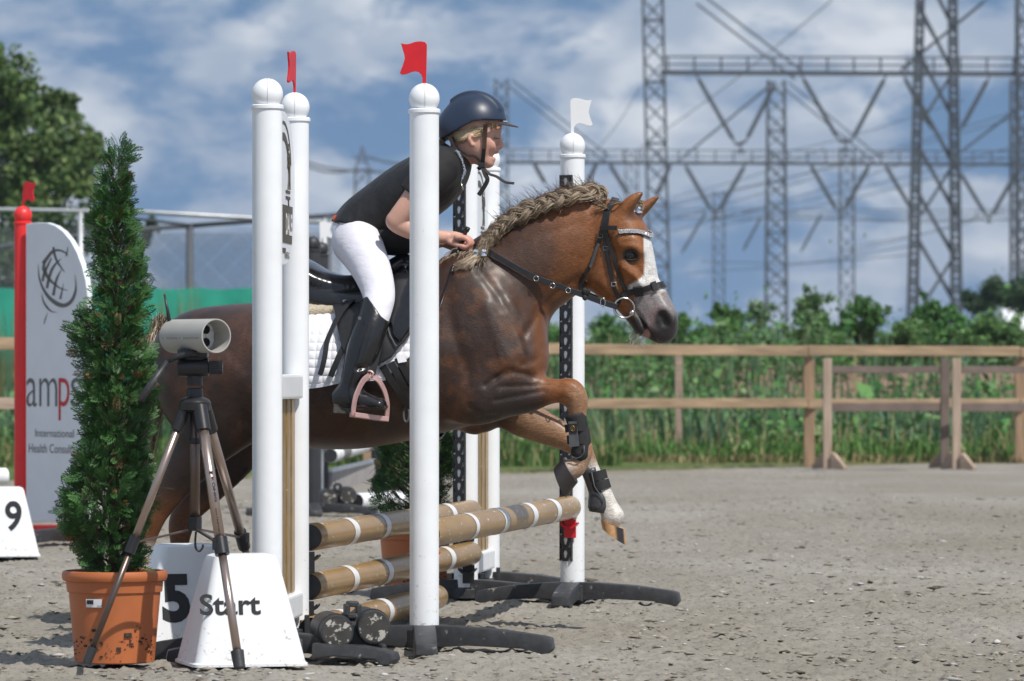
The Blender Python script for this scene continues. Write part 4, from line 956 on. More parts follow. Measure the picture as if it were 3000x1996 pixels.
# hooves
M['hoof_dark'] = mat('dark hoof horn', (0.035, 0.03, 0.03), 0.45, vary=(30, 0.3), dirt=((0.45, 0.42, 0.36), 60, 0.66, 0.1))
M['hoof_striped'] = mat('striped hoof horn', (0.5, 0.28, 0.12), 0.28, attr=True, vary=(60, 0.2))
def hoof(C0, axis, fwd, r0, r1, h, m_, slope=0.42, heel=0.42):
    """truncated slanted cone: C0 coronet centre, axis from coronet to ground, fwd towards the toe (reading-grid vectors)"""
    d = C0[2]; o = hv(C0[0], C0[1], d); ax = np.array([axis[0], 0, -axis[1]], float); ax /= np.linalg.norm(ax); fw = np.array([fwd[0], 0, -fwd[1]], float); fw -= ax * (fw @ ax); fw /= np.linalg.norm(fw); sd = np.cross(ax, fw)
    V = []; colr = []; n = 24; L = 6
    for i in range(L):
        t = i / (L - 1); r = r0 + (r1 - r0) * t
        for k in range(n):
            a = 2 * math.pi * k / n; ca, sa = math.cos(a), math.sin(a)
            p = o + ax * h * t * (1 - heel * 0.5 * (1 - ca)) + fw * (r * ca * (1.12 if ca > 0 else 0.95) + h * slope * t) + sd * r * sa
            V.append(p); st = abs(a - 0.85) < 0.34 or abs(a - 2 * math.pi + 0.7) < 0.3
            colr.append((0.03, 0.026, 0.024) if st else (0.52, 0.29, 0.13))
    Fc = [[i * n + k, i * n + (k + 1) % n, (i + 1) * n + (k + 1) % n, (i + 1) * n + k] for i in range(L - 1) for k in range(n)]
    c0 = len(V); V.append(np.mean(V[-n:], 0) - ax * h * 0.12); colr.append((0.1, 0.08, 0.06))
    Fc += [[(L - 1) * n + k, (L - 1) * n + (k + 1) % n, c0] for k in range(n)] + [list(range(n - 1, -1, -1))]
    o_ = mesh_np('hoof', h2w(np.array(V)), Fc, m_, pony, col=np.array(colr)); bm = bmesh.new(); bm.from_mesh(o_.data); bmesh.ops.recalc_face_normals(bm, faces=bm.faces); bm.to_mesh(o_.data); bm.free(); sharp_edges(o_.data, 50)
x_, y_ = LC(634, 1268); hoof((x_, y_, .135), (-0.36, 0.93), (0.93, 0.36), 0.043, 0.047, 0.048, M['hoof_striped'], 0.40, 0.5)
x_, y_ = LC(312, 848); hoof((x_, y_, -.14), (-0.86, 0.50), (0.50, 0.86), 0.046, 0.050, 0.058, M['hoof_dark'], 0.30, 0.25)
hoof((323, 1407, -.14), (0.1, 1), (1, 0.0), 0.039, 0.048, 0.045, M['hoof_dark']); hoof((425, 1409, .135), (0.1, 1), (1, 0.0), 0.039, 0.048, 0.045, M['hoof_dark'])
# hair: strands as thin tapering tubes
M['hair_mane'] = mat('flaxen grey mane', (0.30, 0.22, 0.15), 0.45, attr=True, spec=0.4)
def strands(paths, rad, cols, name, parent, n=4):
    V = []; Fc = []; Cc = []; b = 0
    for P, c in zip(paths, cols):
        m = len(P); T = np.gradient(P, axis=0); T /= np.maximum(np.linalg.norm(T, axis=1, keepdims=True), 1e-9)
        u = np.cross(T, np.array([0.3, 0.9, 0.1])); u /= np.maximum(np.linalg.norm(u, axis=1, keepdims=True), 1e-9); v_ = np.cross(T, u)
        r = rad * np.concatenate([np.full(m - m // 2, 1.0), np.linspace(1, 0.15, m // 2)])
        for k in range(n):
            a = 2 * math.pi * k / n; V.append(P + r[:, None] * (math.cos(a) * u + math.sin(a) * v_))
        for i in range(m - 1):
            for k in range(n): Fc.append((b + k * m + i, b + ((k + 1) % n) * m + i, b + ((k + 1) % n) * m + i + 1, b + k * m + i + 1))
        Cc.append(np.tile(c, (m * n, 1))); b += m * n
    return mesh_np(name, h2w(np.concatenate(V)), np.array(Fc), M['hair_mane'], parent, col=np.concatenate(Cc))
HAIRC = [np.array(c) for c in ((0.42, 0.33, 0.23), (0.30, 0.22, 0.145), (0.15, 0.10, 0.065), (0.55, 0.46, 0.36), (0.07, 0.05, 0.035))]
def rc(p=(0.3, 0.3, 0.2, 0.12, 0.08)): return HAIRC[rng.choice(5, p=p)] * rng.uniform(0.8, 1.2)
# running plait along the crest: three plaited locks, each a bundle of hairs
crest = spline([(1398, 455), (1355, 447), (1310, 456), (1262, 471), (1215, 489), (1172, 512), (1140, 538), (1122, 562), (1108, 592)], 16)
cp_ = []
for i, (x_, y_) in enumerate(crest):
    p, n_ = on_side(x_, y_ + 4, 0.0); nn_ = np.array([0, -0.8, 0.6]); cp_.append(p + nn_ * 0.012)
cp_ = np.array(cp_); 
for _ in range(12): cp_[1:-1] = (cp_[:-2] + 2 * cp_[1:-1] + cp_[2:]) / 4
T = np.gradient(cp_, axis=0); T /= np.linalg.norm(T, axis=1, keepdims=True)
outw = np.tile(np.array([0, -0.9, 0.43]), (len(cp_), 1)); outw -= T * (outw * T).sum(1, keepdims=True); outw /= np.linalg.norm(outw, axis=1, keepdims=True); acr = np.cross(T, outw)
arc = np.concatenate([[0], np.cumsum(np.linalg.norm(np.diff(cp_, axis=0), axis=1))])
ph = arc / 0.125 * 2 * math.pi + 0.35 * np.sin(arc * 31) + 0.3 * np.sin(arc * 12 + 1)
paths = []; cols = []
wid = np.interp(np.linspace(0, 1, len(cp_)), [0, 0.12, 0.5, 0.8, 1], [0.013, 0.022, 0.018, 0.013, 0.008]) * (1 + 0.14 * np.sin(arc * 47) + 0.1 * np.sin(arc * 19 + 2))
for lock in range(3):
    f = ph + lock * 2 * math.pi / 3
    cen = cp_ + acr * (np.sin(f) * wid)[:, None] + outw * (0.009 + 0.006 * np.sin(2 * f) )[:, None]
    for _ in range(150):
        a = rng.uniform(0, 6.28); rr = math.sqrt(rng.random()); j = np.cumsum(rng.normal(0, 0.00045, cen.shape), 0) + rng.normal(0, 0.0006, cen.shape)
        o_ = acr * (math.cos(a) * rr * wid * 0.62)[:, None] + outw * (math.sin(a) * rr * wid * 0.42)[:, None] + j
        base_c = rc((0.30, 0.30, 0.22, 0.14, 0.04)) * 0.85; 
        paths.append(cen + o_); cols.append(base_c)
strands(paths, 0.0011, cols, 'plaited_mane', pony)
# filling under the plait, flyaway hairs, tail tuft and bows
paths = []; cols = []
for _ in range(1500):
    i = rng.integers(0, len(crest) - 1); x_, y_ = crest[i]; p, n_ = on_side(x_ + rng.normal(0, 5), y_ + rng.uniform(-10, 16), 0.001); d_ = T[i] * rng.uniform(0.01, 0.05) + acr[i] * rng.normal(0, 0.012)
    paths.append(spline([p, p + d_ * 0.5 + outw[i] * 0.012, p + d_ + outw[i] * 0.010], 3)); cols.append(rc((0.2, 0.3, 0.34, 0.02, 0.14)))
for _ in range(320):                                         # short hairs standing up off the crest
    i = rng.integers(4, int(len(crest) * 0.72)); p = cp_[i] - acr[i] * 0.0 + np.array([rng.normal(0, .006), 0.01, 0.012]); L = rng.gamma(3, 0.013)
    d_ = np.array([-0.65 + rng.normal(0, .35), rng.normal(0, 0.3), 0.75]); d_ = d_ / np.linalg.norm(d_) * L
    paths.append(spline([p, p + d_ * 0.55 + [0, 0, 0.006], p + d_], 3)); cols.append(rc((0.1, 0.3, 0.35, 0.05, 0.2)) * 0.7)
strands(paths, 0.00075, cols, 'loose_mane', pony, 3)
paths = []; cols = []
for _ in range(240):
    p, n_ = on_side(1104, 594, 0.014); q_, _n = on_side(1085 - rng.uniform(0, 40), 612 + rng.uniform(-4, 14), 0.012); p = p + rng.normal(0, .0025, 3)
    paths.append(spline([p, (p + q_) / 2 + [0, -0.008, 0.004], q_ + rng.normal(0, .003, 3)], 4)); cols.append(rc((0.4, 0.3, 0.1, 0.2, 0.0)))
for _ in range(420):                                         # mane left loose before the withers
    p, n_ = on_side(rng.uniform(1012, 1092), rng.uniform(560, 585), 0.004); q_ = p + np.array([-rng.uniform(0.0, 0.05), -0.02, -rng.uniform(0.03, 0.085)])
    paths.append(spline([p, (p + q_) / 2 + [0, -0.012, 0.008], q_], 4)); cols.append(rc((0.25, 0.3, 0.25, 0.1, 0.1)))
strands(paths, 0.0010, cols, 'mane_end', pony, 3)
# forelock between the ears
paths = []; cols = []
for _ in range(420):
    a = hv(*HC(rng.uniform(470, 640), rng.uniform(150, 200)), rng.uniform(-.035, .035)); b = hv(*HC(rng.uniform(640, 740), rng.uniform(110, 210)), rng.uniform(-.03, .03)); c = hv(*HC(665 + rng.normal(0, 10), 215 + rng.normal(0, 8)), rng.uniform(-.012, .012))
    paths.append(spline([a - [0, 0, .02], (a + b) / 2 + [0, 0, .004], b, c], 4)); cols.append(rc((0.35, 0.3, 0.15, 0.2, 0.0)))
strands(paths, 0.0010, cols, 'forelock', pony, 3)
# tail
paths = []; cols = []
dock = hv(372, 744, 0)
for _ in range(900):
    a = dock + np.array([rng.normal(0, .012), rng.normal(0, .02), rng.normal(0, .012)]); u1 = rng.random()
    e_ = hv(326 + rng.uniform(-26, 26), 1180 + rng.uniform(-220, 60), rng.normal(0, .045)); m1 = hv(352 + rng.normal(0, 8), 800 + rng.normal(0, 8), rng.normal(0, .03)); m2 = hv(338 + rng.normal(0, 17), 930 + rng.normal(0, 20), rng.normal(0, .04))
    paths.append(spline([a, m1, m2, e_], 6)); cols.append(rc((0.20, 0.20, 0.18, 0.26, 0.16)))
strands(paths, 0.0011, cols, 'tail', pony, 3)
M['bow'] = mat('pale blue ribbon', (0.45, 0.55, 0.72), 0.5)
for bx_c, by_c, d_ in ((1103, 592, None), (HC(668, 205)[0], HC(668, 205)[1], 0.0)):
    c = on_side(bx_c, by_c, 0.02)[0] if d_ is None else hv(bx_c, by_c, -0.02)
    mb = MB()
    for sgn_ in (-1, 1):
        for t_ in (0.4, -0.5):
            mb.ribbon(h2w(np.array([c, c + [0.010 * sgn_, -0.008, 0.008 * t_ * 2], c + [0.020 * sgn_, -0.004, 0.010 * t_ * 2], c + [0.006 * sgn_, -0.006, 0.002]])), np.tile(hn2w(np.array([0, -1, 0.2])), (4, 1)), 0.008, 0.001)
    mb.build('bow', M['bow'], pony)
# whiskers on the chin
paths = []; cols = []
for _ in range(60):
    x_, y_ = HC(rng.uniform(640, 780), rng.uniform(1290, 1380)); a = hv(x_, y_, rng.uniform(-.03, .03)); paths.append(spline([a, a + np.array([-.012, rng.normal(0, .01), -.02]), a + np.array([-.02 + rng.normal(0, .012), rng.normal(0, .015), -.035])], 3)); cols.append(np.array((0.6, 0.56, 0.5)))
strands(paths, 0.0005, cols, 'whiskers', pony, 3)
# ------------------------------------------------------------------ bridle, saddle, boots on the pony
M['leather'] = mat('black leather', (0.014, 0.013, 0.013), 0.36, vary=(50, 0.3), bump=(220, 0.25, 0.001))
M['leather_shiny'] = mat('polished black leather', (0.010, 0.010, 0.011), 0.20, vary=(30, 0.2), bump=(14, 0.15, 0.004), coat=0.3)
M['leather_grey'] = mat('worn grey leather', (0.085, 0.088, 0.095), 0.5, vary=(50, 0.2))
M['neoprene'] = mat('black neoprene', (0.016, 0.016, 0.017), 0.75, vary=(60, 0.3), bump=(300, 0.3, 0.001))
M['tpu'] = mat('smoky tendon boot shell', (0.05, 0.05, 0.052), 0.32, vary=(30, 0.25), dirt=((0.25, 0.24, 0.22), 50, 0.7, 0.1))
M['crystal'] = mat('crystal beads', (0.75, 0.75, 0.76), 0.12, metal=0.7)
M['brass'] = mat('gold emblem', (0.45, 0.30, 0.10), 0.35, metal=0.8)
C5 = lambda x, y: ((1200 + x * 0.38272) / K, (500 + y * 0.38272) / K)
C4 = lambda x, y: ((880 + x * 0.44635) / K, (600 + y * 0.44635) / K)
def hcl(pts): return [HC(*p) for p in pts]
bridle = thing('bridle', 'black leather bridle with crystal browband on the pony\'s head', 'bridle', h2w(hv(*HC(500, 700), 0))[0])
for s in (-1, 1):
    def both(pts, wd, name, m_='leather', th=0.0035, off=0.003, parent=bridle):
        return strap(pts, wd, th, off, s=s).build(name, M[m_], parent, bevel=0.0008)
    both(hcl([(462, 146), (425, 190), (400, 260), (385, 360), (378, 400)]), 0.022, 'headpiece')
    both(hcl([(378, 395), (392, 560), (428, 740), (462, 900), (505, 1012)]), 0.014, 'cheekpiece')
    both(hcl([(395, 385), (430, 520), (480, 690), (530, 840), (570, 945)]), 0.013, 'noseband_strap', off=0.006)
    both(hcl([(350, 400), (330, 500), (280, 640), (215, 760), (165, 850)]), 0.011, 'throatlash')
    both(hcl([(345, 372), (420, 370), (500, 374)]), 0.015, 'browband', off=0.008)
    both(hcl([(535, 992), (600, 968), (680, 945), (770, 925), (820, 912), (845, 906)]), 0.020, 'noseband', off=0.004)
    both(hcl([(665, 950), (700, 942), (728, 935)]), 0.034, 'noseband_sleeve', 'neoprene', 0.009, 0.004)
    both(hcl([(806, 916), (830, 910), (852, 905)]), 0.030, 'noseband_sleeve', 'neoprene', 0.009, 0.004)
    both(hcl([(338, 515), (300, 620), (258, 735)]), 0.011, 'strap_end', 'leather_grey', 0.003, 0.008)
    for (x_, y_) in ((395, 560), (345, 440), (465, 885)):
        p, n_ = on_side(*HC(x_, y_), 0.008, s); mb = MB(); R_ = 0.0075
        ring = [p + np.array([R_ * a_ * 1.05, 0, R_ * b_ * 0.8]) for a_, b_ in ((-1, -1), (0, -1.02), (1, -1), (1, 1), (0, 1.02), (-1, 1), (-1, -1))]
        mb.tube(h2w(np.array(ring)), 0.0013, 6, cap=False); mb.build('buckle', M['leather_grey'] if y_ < 800 else M['steel'], bridle, smooth=True)
    # bit ring with its boss
    c = hv(*HC(560, 1105), 0.060 * s) if s > 0 else hv(*HC(560, 1105), -0.060)
    ring = [c + np.array([0.0325 * math.cos(a), 0.010 * math.cos(a) * s * -1, 0.0325 * math.sin(a)]) for a in np.linspace(0, 2 * math.pi, 37)]
    br = MB().tube(h2w(np.array(ring)), 0.0034, 8, cap=False).build('bit_ring', M['steel'], bridle, smooth=True)
    b_ = hv(*HC(632, 1150), 0.060 * s); mb = MB(); mb.lathe([(0.0105 * math.sin(a), -0.0105 * math.cos(a)) for a in np.linspace(0.05, math.pi - 0.05, 9)], h2w(b_)[0], 14); mb.build('bit_boss', M['steel'], br, smooth=True)
# pieces that cross the pony's midline
def across(pts2, name, wd, th, m_, d, k=9):
    """strap over the front or under the throat: from the near flank round to the far one"""
    P = []; N = []
    for (x_, y_, dd, nx_, nz_) in pts2: P.append(hv(x_, y_, dd))
    P = spline(np.array(P), k); Q = []
    for p in P:
        h_ = BVH.find_nearest(Vector(p)); n_ = np.array(h_[1]); Q.append(np.array(h_[0]) + n_ * d); N.append(n_)
    P = np.array(Q); N = np.array(N)
    for _ in range(3): P[1:-1] = (P[:-2] + 2 * P[1:-1] + P[2:]) / 4; N[1:-1] = (N[:-2] + 2 * N[1:-1] + N[2:]) / 4
    MB().ribbon(h2w(P), hn2w(N), wd, th).build(name, M[m_], bridle, bevel=0.0008)
    return P, N
across([(*HC(462, 148), -.050, 0, 1), (*HC(475, 118), -.025, 0, 3), (*HC(478, 112), 0, 0, 4), (*HC(475, 118), .025, 0, 3), (*HC(462, 148), .050, 0, 1)], 'headpiece', 0.026, 0.004, 'leather', 0.004)
bpts = [(495, 374, .13), (560, 383, .12), (630, 396, .105), (690, 411, .085), (738, 427, .062), (776, 442, .034), (792, 449, 0)]
BP, BN = across([(*HC(x_, y_), -d_, 0, 0) for x_, y_, d_ in bpts] + [(*HC(x_, y_), d_, 0, 0) for x_, y_, d_ in bpts[-2::-1]], 'browband', 0.014, 0.004, 'leather', 0.004)
mb = MB()
for i in range(len(BP) * 2 - 1):
    p = BP[i // 2] if i % 2 == 0 else (BP[i // 2] + BP[i // 2 + 1]) / 2; n_ = BN[i // 2]
    for k_ in (-.0042, 0, .0042): mb.box(h2w(p + n_ * 0.0055 + np.array([0, 0, k_]) + rng.normal(0, .0004, 3))[0], (.0036, .0036, .0036), R=np.linalg.qr(rng.normal(size=(3, 3)))[0])
mb.build('browband_crystals', M['crystal'], bridle, fix=True)
across([(*HC(838, 908), -.052, 1, .2), (*HC(880, 896), -.040, 1, .2), (*HC(925, 888), -.022, 3, 1), (*HC(945, 886), 0, 4, 1.2), (*HC(925, 888), .022, 3, 1), (*HC(880, 896), .040, 1, .2), (*HC(838, 908), .052, 1, .2)], 'noseband', 0.020, 0.005, 'leather', 0.004)
across([(*HC(170, 842), -.060, 0, -.5), (*HC(145, 890), -.03, -.5, -3), (*HC(150, 900), 0, -.5, -4), (*HC(145, 890), .03, -.5, -3), (*HC(170, 842), .060, 0, -.5)], 'throatlash', 0.011, 0.004, 'leather', 0)
across([(*HC(215, 862), -.055, 0, -.5), (*HC(185, 905), -.03, -.5, -3), (*HC(160, 905), 0, -.5, -4), (*HC(160, 890), .03, -.5, -3), (*HC(175, 842), .060, 0, -.5)], 'throatlash', 0.011, 0.004, 'leather', 0)
across([(*HC(535, 992), -.055, -.5, -.5), (*HC(505, 1060), -.03, -1, -2), (*HC(490, 1080), 0, -1, -4), (*HC(505, 1060), .03, -1, -2), (*HC(535, 992), .055, -.5, -.5)], 'noseband', 0.012, 0.004, 'leather', 0)
# reins
for s in (-1, 1):
    nd = [(C5(470, 572), -.075), (C5(600, 640), None), (C5(760, 720), None), (C5(900, 790), None), (C5(1010, 835), None), (C5(1110, 872), -.115), (C5(1220, 915), -.10), (C5(1340, 958), -.088), (C5(1480, 1010), -.078), (C5(1590, 1045), -.070)]
    P = []
    for (x_, y_), d_ in nd:
        if d_ is None: p, n_ = on_side(x_, y_, 0.012); P.append([p[0], p[1] * -s, p[2]])
        else: p = hv(x_, y_, d_); P.append([p[0], d_ * -s, p[2]])
    P = spline(np.array(P), 6)
    N = np.tile(np.array([0, s * 1.0, 0.15]), (len(P), 1))
    MB().ribbon(h2w(P), hn2w(N), 0.0185, 0.004).build('rein', M['leather'], bridle, bevel=0.001)
    if s < 0:
        for x_, y_ in ((965, 822), (1095, 880), (1215, 915)):
            c = hv(*C5(x_, y_ + 2), -0.118 if x_ > 1000 else -0.15)
            if x_ < 1000: c = on_side(*C5(x_, y_), 0.02)[0]
            MB().tube(h2w(np.array([c + np.array([0.0085 * math.cos(a), -0.003, 0.0085 * math.sin(a)]) for a in np.linspace(0, 2 * math.pi, 15)])), 0.0014, 6, cap=False).build('rein_ring', M['steel'], bridle, smooth=True)
        c = hv(*C5(1480, 1010), -.083); MB().tube(h2w(np.array([c + np.array([0.008 * math.cos(a), -0.004, 0.015 * math.sin(a)]) for a in np.linspace(0, 2 * math.pi, 13)])), 0.0018, 6, cap=False).build('buckle', M['steel'], bridle, smooth=True)
        for x_, y_ in ((1337, 905), (1375, 915), (1340, 990)):
            a_ = hv(*C5(x_, y_), -.095); b2 = hv(*C5(1345, 952), -.093)
            MB().tube(h2w(np.array([a_ + (b2 - a_) * t for t in np.linspace(-.15, 1, 6)])), [0.002, .0075, .009, .009, .008, .006], 8, squash=0.5).build('rein_stop', M['neoprene'], bridle, smooth=True)

# saddle cloth and saddle
M['quilt'] = mat('white quilted cotton', (0.78, 0.78, 0.82), 0.8, vary=(60, 0.05), bump=(400, 0.15, 0.001), sheen=0.2)
M['fleece'] = mat('cream sheepskin', (0.58, 0.49, 0.36), 0.95, vary=(90, 0.25), bump=(150, 1.0, 0.008), sheen=0.4)
cloth = thing('saddle_cloth', 'white quilted saddle cloth edged with piping under the saddle', 'saddle cloth', h2w(hv(820, 800, 0))[0])
def quilt_puff(P):
    u = P[..., 0] / 0.026; v_ = P[..., 2] / 0.026; return 0.0055 * np.abs(np.sin(u * math.pi) * np.sin(v_ * math.pi)) ** 0.45
def c4l(pts): return [C4(*p) for p in pts]
patch(c4l([(-90, 700), (30, 716), (160, 712), (300, 690), (520, 640), (735, 600), (790, 700), (770, 860), (720, 1000), (560, 1140), (290, 1152), (120, 1186), (-40, 1196), (-100, 1190)]), 1.6, 0.003, 0.006, 'quilted_panel', M['quilt'], cloth, puff=quilt_puff)
for s in (-1, 1):
    strap(c4l([(-95, 1190), (-40, 1198), (120, 1188), (285, 1154), (420, 1146), (560, 1140)]), 0.012, 0.008, 0.004, s=s).build('piping', M['quilt'], cloth, bevel=0.001)
fleece = thing('sheepskin_pad', 'cream sheepskin pad showing below the saddle panel', 'saddle pad', h2w(hv(780, 710, 0))[0])
def fl_puff(P): return 0.006 * fbm(P[..., 0] * 160, P[..., 2] * 160, 2, 5)
patch(c4l([(-90, 660), (60, 690), (150, 680), (300, 640), (420, 590), (560, 560), (560, 640), (420, 680), (250, 735), (120, 742), (40, 748), (-90, 730)]), 1.6, 0.012, 0.018, 'fleece', M['fleece'], fleece, puff=fl_puff)
saddle = thing('saddle', 'black leather saddle with deep seat and long flaps on the pony', 'saddle', h2w(hv(820, 680, 0))[0])
sf = Field((-0.36, -0.27, 0.83), (0.32, 0.27, 1.32), 0.005)
sf.add(chain_v([(668, 600, 22, .13, 0), (700, 628, 32, .15, 0), (745, 655, 34, .145, 0), (800, 668, 34, .125, 0), (860, 660, 36, .10, 0), (905, 640, 40, .085, 0), (930, 618, 34, .07, 0)]), 0, 2.6)
for s in (-1, 1):
    sf.add(chain_v([(660, 655, 26, .055, .085 * s), (720, 686, 26, .06, .10 * s), (780, 698, 26, .06, .11 * s), (860, 690, 26, .06, .12 * s), (930, 670, 30, .055, .11 * s)]), 0.012)
    sf.add(chain_v([(880, 640, 26, .028, .115 * s), (905, 700, 30, .03, .17 * s), (915, 760, 26, .028, .20 * s)]), 0.03)
SV, SF = sf.mesh(); SV = relax(SV, SF, 2)
mesh_np('seat', h2w(SV), SF, M['leather_shiny'], saddle)
flap_o = c4l([(190, 585), (300, 570), (420, 520), (560, 440), (650, 390), (760, 400), (800, 560), (790, 720), (740, 860), (655, 955), (600, 1010), (515, 1066), (420, 1060), (310, 1022), (272, 950), (246, 800)])
patch(flap_o, 2.2, 0.034, 0.006, 'flap', M['leather'], saddle)
patch(c4l([(600, 560), (650, 480), (720, 460), (780, 540), (775, 700), (735, 840), (660, 930), (625, 900), (605, 800), (600, 680)]), 2.4, 0.040, 0.016, 'knee_roll', M['leather_shiny'], saddle)
for s in (-1, 1):
    strap(c4l([(500, 1050), (575, 1020), (640, 960), (590, 880), (600, 700), (650, 500)][2:]), 0.004, 0.003, 0.048, s=s).build('seam', M['leather_grey'], saddle)
    strap(c4l([(385, 690), (320, 745), (250, 830), (190, 960), (150, 1120)]), 0.017, 0.004, 0.045, s=s).build('strap', M['leather'], saddle, bevel=0.001)
    strap(c4l([(300, 950), (260, 1020), (215, 1130)]), 0.019, 0.004, 0.030, s=s).build('strap', M['leather'], saddle, bevel=0.001)
    for x_, y_ in ((305, 725),):
        p, n_ = on_side(*C4(x_, y_), 0.052, s); mb = MB(); mb.tube(h2w(np.array([p, p + n_ * 0.003])), 0.0065, 12); mb.build('stud', M['steel'], saddle, smooth=False)
    p, n_ = on_side(*C4(640, 378), 0.050, s); MB().tube(h2w(np.array([p, p + n_ * 0.004])), 0.0055, 12).build('stud', M['steel'], saddle)
girth = thing('girth', 'black leather girth with straps and buckles round the pony\'s belly', 'girth', h2w(hv(940, 950, 0))[0])
gp = C4
for a in ([(590, 1040), (650, 1140), (720, 1250), (790, 1350), (850, 1420)], [(640, 1010), (700, 1110), (770, 1220), (850, 1340)], [(545, 1060), (610, 1170), (700, 1290), (770, 1390), (820, 1430)]):
    for s in (-1, 1): strap(c4l(a), 0.024, 0.007, 0.012, s=s).build('girth_strap', M['leather'], girth, bevel=0.001)
for s in (-1, 1):
    strap(c4l([(640, 1022), (660, 1018), (690, 1012)]), 0.026, 0.004, 0.022, s=s).build('label', M['quilt'], girth)
P = []; N = []                                              # band under the belly
for a in np.linspace(-0.95, 0.95, 21):
    x_ = hv(*C4(840, 1430), 0)[0]; hit = BVH.ray_cast(Vector((x_, 0.29 * math.sin(a * 1.5), -0.1)), Vector((0, 0, 1)))
    if hit[0] is not None: P.append(np.array(hit[0]) - [0, 0, 0.004]); N.append(-np.array([0, 0, 1.0]) + [0, 0.8 * math.sin(a * 1.5), 0])
MB().ribbon(h2w(np.array(P)), hn2w(np.array(N)), 0.075, 0.008).build('belly_band', M['leather'], girth)
c = on_side(*C4(690, 1350), 0.02)[0]
MB().tube(h2w(np.array([c + np.array([0.009 * math.cos(a), -0.006, 0.024 * math.sin(a)]) for a in np.linspace(0, 2 * math.pi, 21)])), 0.004, 8, cap=False).build('strap_loop', M['leather_grey'], girth, smooth=True)

# tendon boots on the forelegs
def leg_tube(mb, pts, d, scale_w=1.0, n=18, cap=True):
    """pts: (crop x, crop y, radius m) along the cannon bone"""
    P = h2w(np.array([hv(*LC(x_, y_), d) for x_, y_, r in pts])); mb.tube(spline(P, 4), np.interp(np.linspace(0, 1, (len(pts) - 1) * 4 + 1), np.linspace(0, 1, len(pts)), [p[2] for p in pts]), n, cap, squash=scale_w, upv=(1, 0, 0)); return mb
nb = thing('tendon_boot', 'black tendon boot with gold emblem on the pony\'s folded near foreleg', 'tendon boot', h2w(hv(*LC(380, 600), -.14))[0], 'tendon boots on the pony\'s forelegs')
leg_tube(MB(), [(352, 430, .036), (372, 500, .033), (395, 580, .030), (405, 660, .031), (395, 730, .034), (375, 775, .028)], -.14).build('shell', M['neoprene'], nb, smooth=True)
leg_tube(MB(), [(360, 500, .0395), (366, 560, .0385)], -.14).build('strap', M['neoprene'], nb, smooth=False, autosmooth=40)
leg_tube(MB(), [(374, 585, .038), (378, 655, .0375)], -.14).build('strap', M['neoprene'], nb, smooth=False, autosmooth=40)
def flat_on(P2, d, m_, name, parent, th=0.003):
    pts = np.array([hv(*LC(x_, y_), d) for x_, y_ in P2]); mb = MB(); f = h2w(pts); b = h2w(pts + [0, th, 0]); n = len(f)
    mb.add(list(f) + list(b), [tuple(range(n)), tuple(range(2 * n - 1, n - 1, -1))] + [(i + n, (i + 1) % n + n, (i + 1) % n, i) for i in range(n)]); return mb.build(name, m_, parent)
flat_on([(300, 485), (362, 482), (385, 672), (308, 680)], -.186, M['leather_grey'], 'tab', nb)
flat_on([(301, 503), (365, 501), (366, 570), (305, 572)], -.189, M['leather'], 'emblem', nb)
c = hv(*LC(335, 537), -.1905); em = [o for o in nb.children if o.name.startswith('emblem')][0]
MB().tube(h2w(np.array([c + np.array([0.0065 * math.cos(a), 0, 0.0085 * math.sin(a)]) for a in np.linspace(0, 2 * math.pi, 19)])), 0.0009, 5, cap=False).build('emblem_ring', M['brass'], em, smooth=True)
MB().tube(h2w(np.array([c + [-.002, 0, -.005], c + [0.001, 0, 0], c + [-.001, 0, 0.002], c + [0.003, 0, 0.006]])), 0.0011, 5).build('emblem_mark', M['brass'], em)
MB().tube(h2w(np.array([hv(*LC(x_, y_), -.178) for x_, y_ in [(420, 668), (424, 715), (400, 752), (360, 768), (320, 748)]])), 0.0022, 6).build('piping', M['leather_grey'], nb, smooth=True)
fb = thing('tendon_boot', 'black tendon boot above the white pastern of the reaching foreleg', 'tendon boot', h2w(hv(*LC(520, 1000), .135))[0], 'tendon boots on the pony\'s forelegs')
leg_tube(MB(), [(462, 850, .030), (492, 930, .029), (520, 1010, .030), (536, 1080, .038), (540, 1140, .040), (536, 1180, .034)], .135).build('shell', M['tpu'], fb, smooth=True)
leg_tube(MB(), [(508, 868, .036), (527, 935, .0355)], .135).build('strap', M['neoprene'], fb, autosmooth=40)
leg_tube(MB(), [(532, 944, .036), (553, 1010, .036)], .135).build('strap', M['neoprene'], fb, autosmooth=40)
MB().tube(h2w(np.array([hv(*LC(x_, y_), .094) for x_, y_ in [(478, 870), (500, 980), (540, 1040), (572, 1090), (555, 1150), (505, 1175)]])), 0.0022, 6).build('piping', M['leather_grey'], fb, smooth=True)
# ------------------------------------------------------------------ rider
FC = lambda x, y: ((1250 + x * 0.22953) / K, (240 + y * 0.22953) / K)
fs = 0.22953 / K
M['skin'] = mat('fair skin', (0.60, 0.33, 0.25), 0.48, attr=True, vary=(30, 0.06), bump=(300, 0.08, 0.001), sss=0.12)
M['vest'] = mat('black softshell', (0.012, 0.012, 0.013), 0.55, vary=(20, 0.25), bump=(8, 0.6, 0.03), sheen=0.03, stretch=(1, 1, 0.45))
M['shirt'] = mat('black jersey', (0.010, 0.010, 0.011), 0.8, vary=(30, 0.2), bump=(26, 0.5, 0.006))
M['breeches'] = mat('white stretch breeches', (0.74, 0.73, 0.80), 0.75, vary=(20, 0.05), bump=(11, 0.5, 0.014), sheen=0.15, stretch=(0.6, 1, 1.5))
M['boot'] = mat('black riding boot leather', (0.010, 0.010, 0.011), 0.27, bump=(26, 0.35, 0.006), coat=0.35)
M['sole'] = mat('worn boot sole', (0.07, 0.066, 0.055), 0.85, vary=(60, 0.4), dirt=((0.4, 0.38, 0.3), 70, 0.6, 0.1))
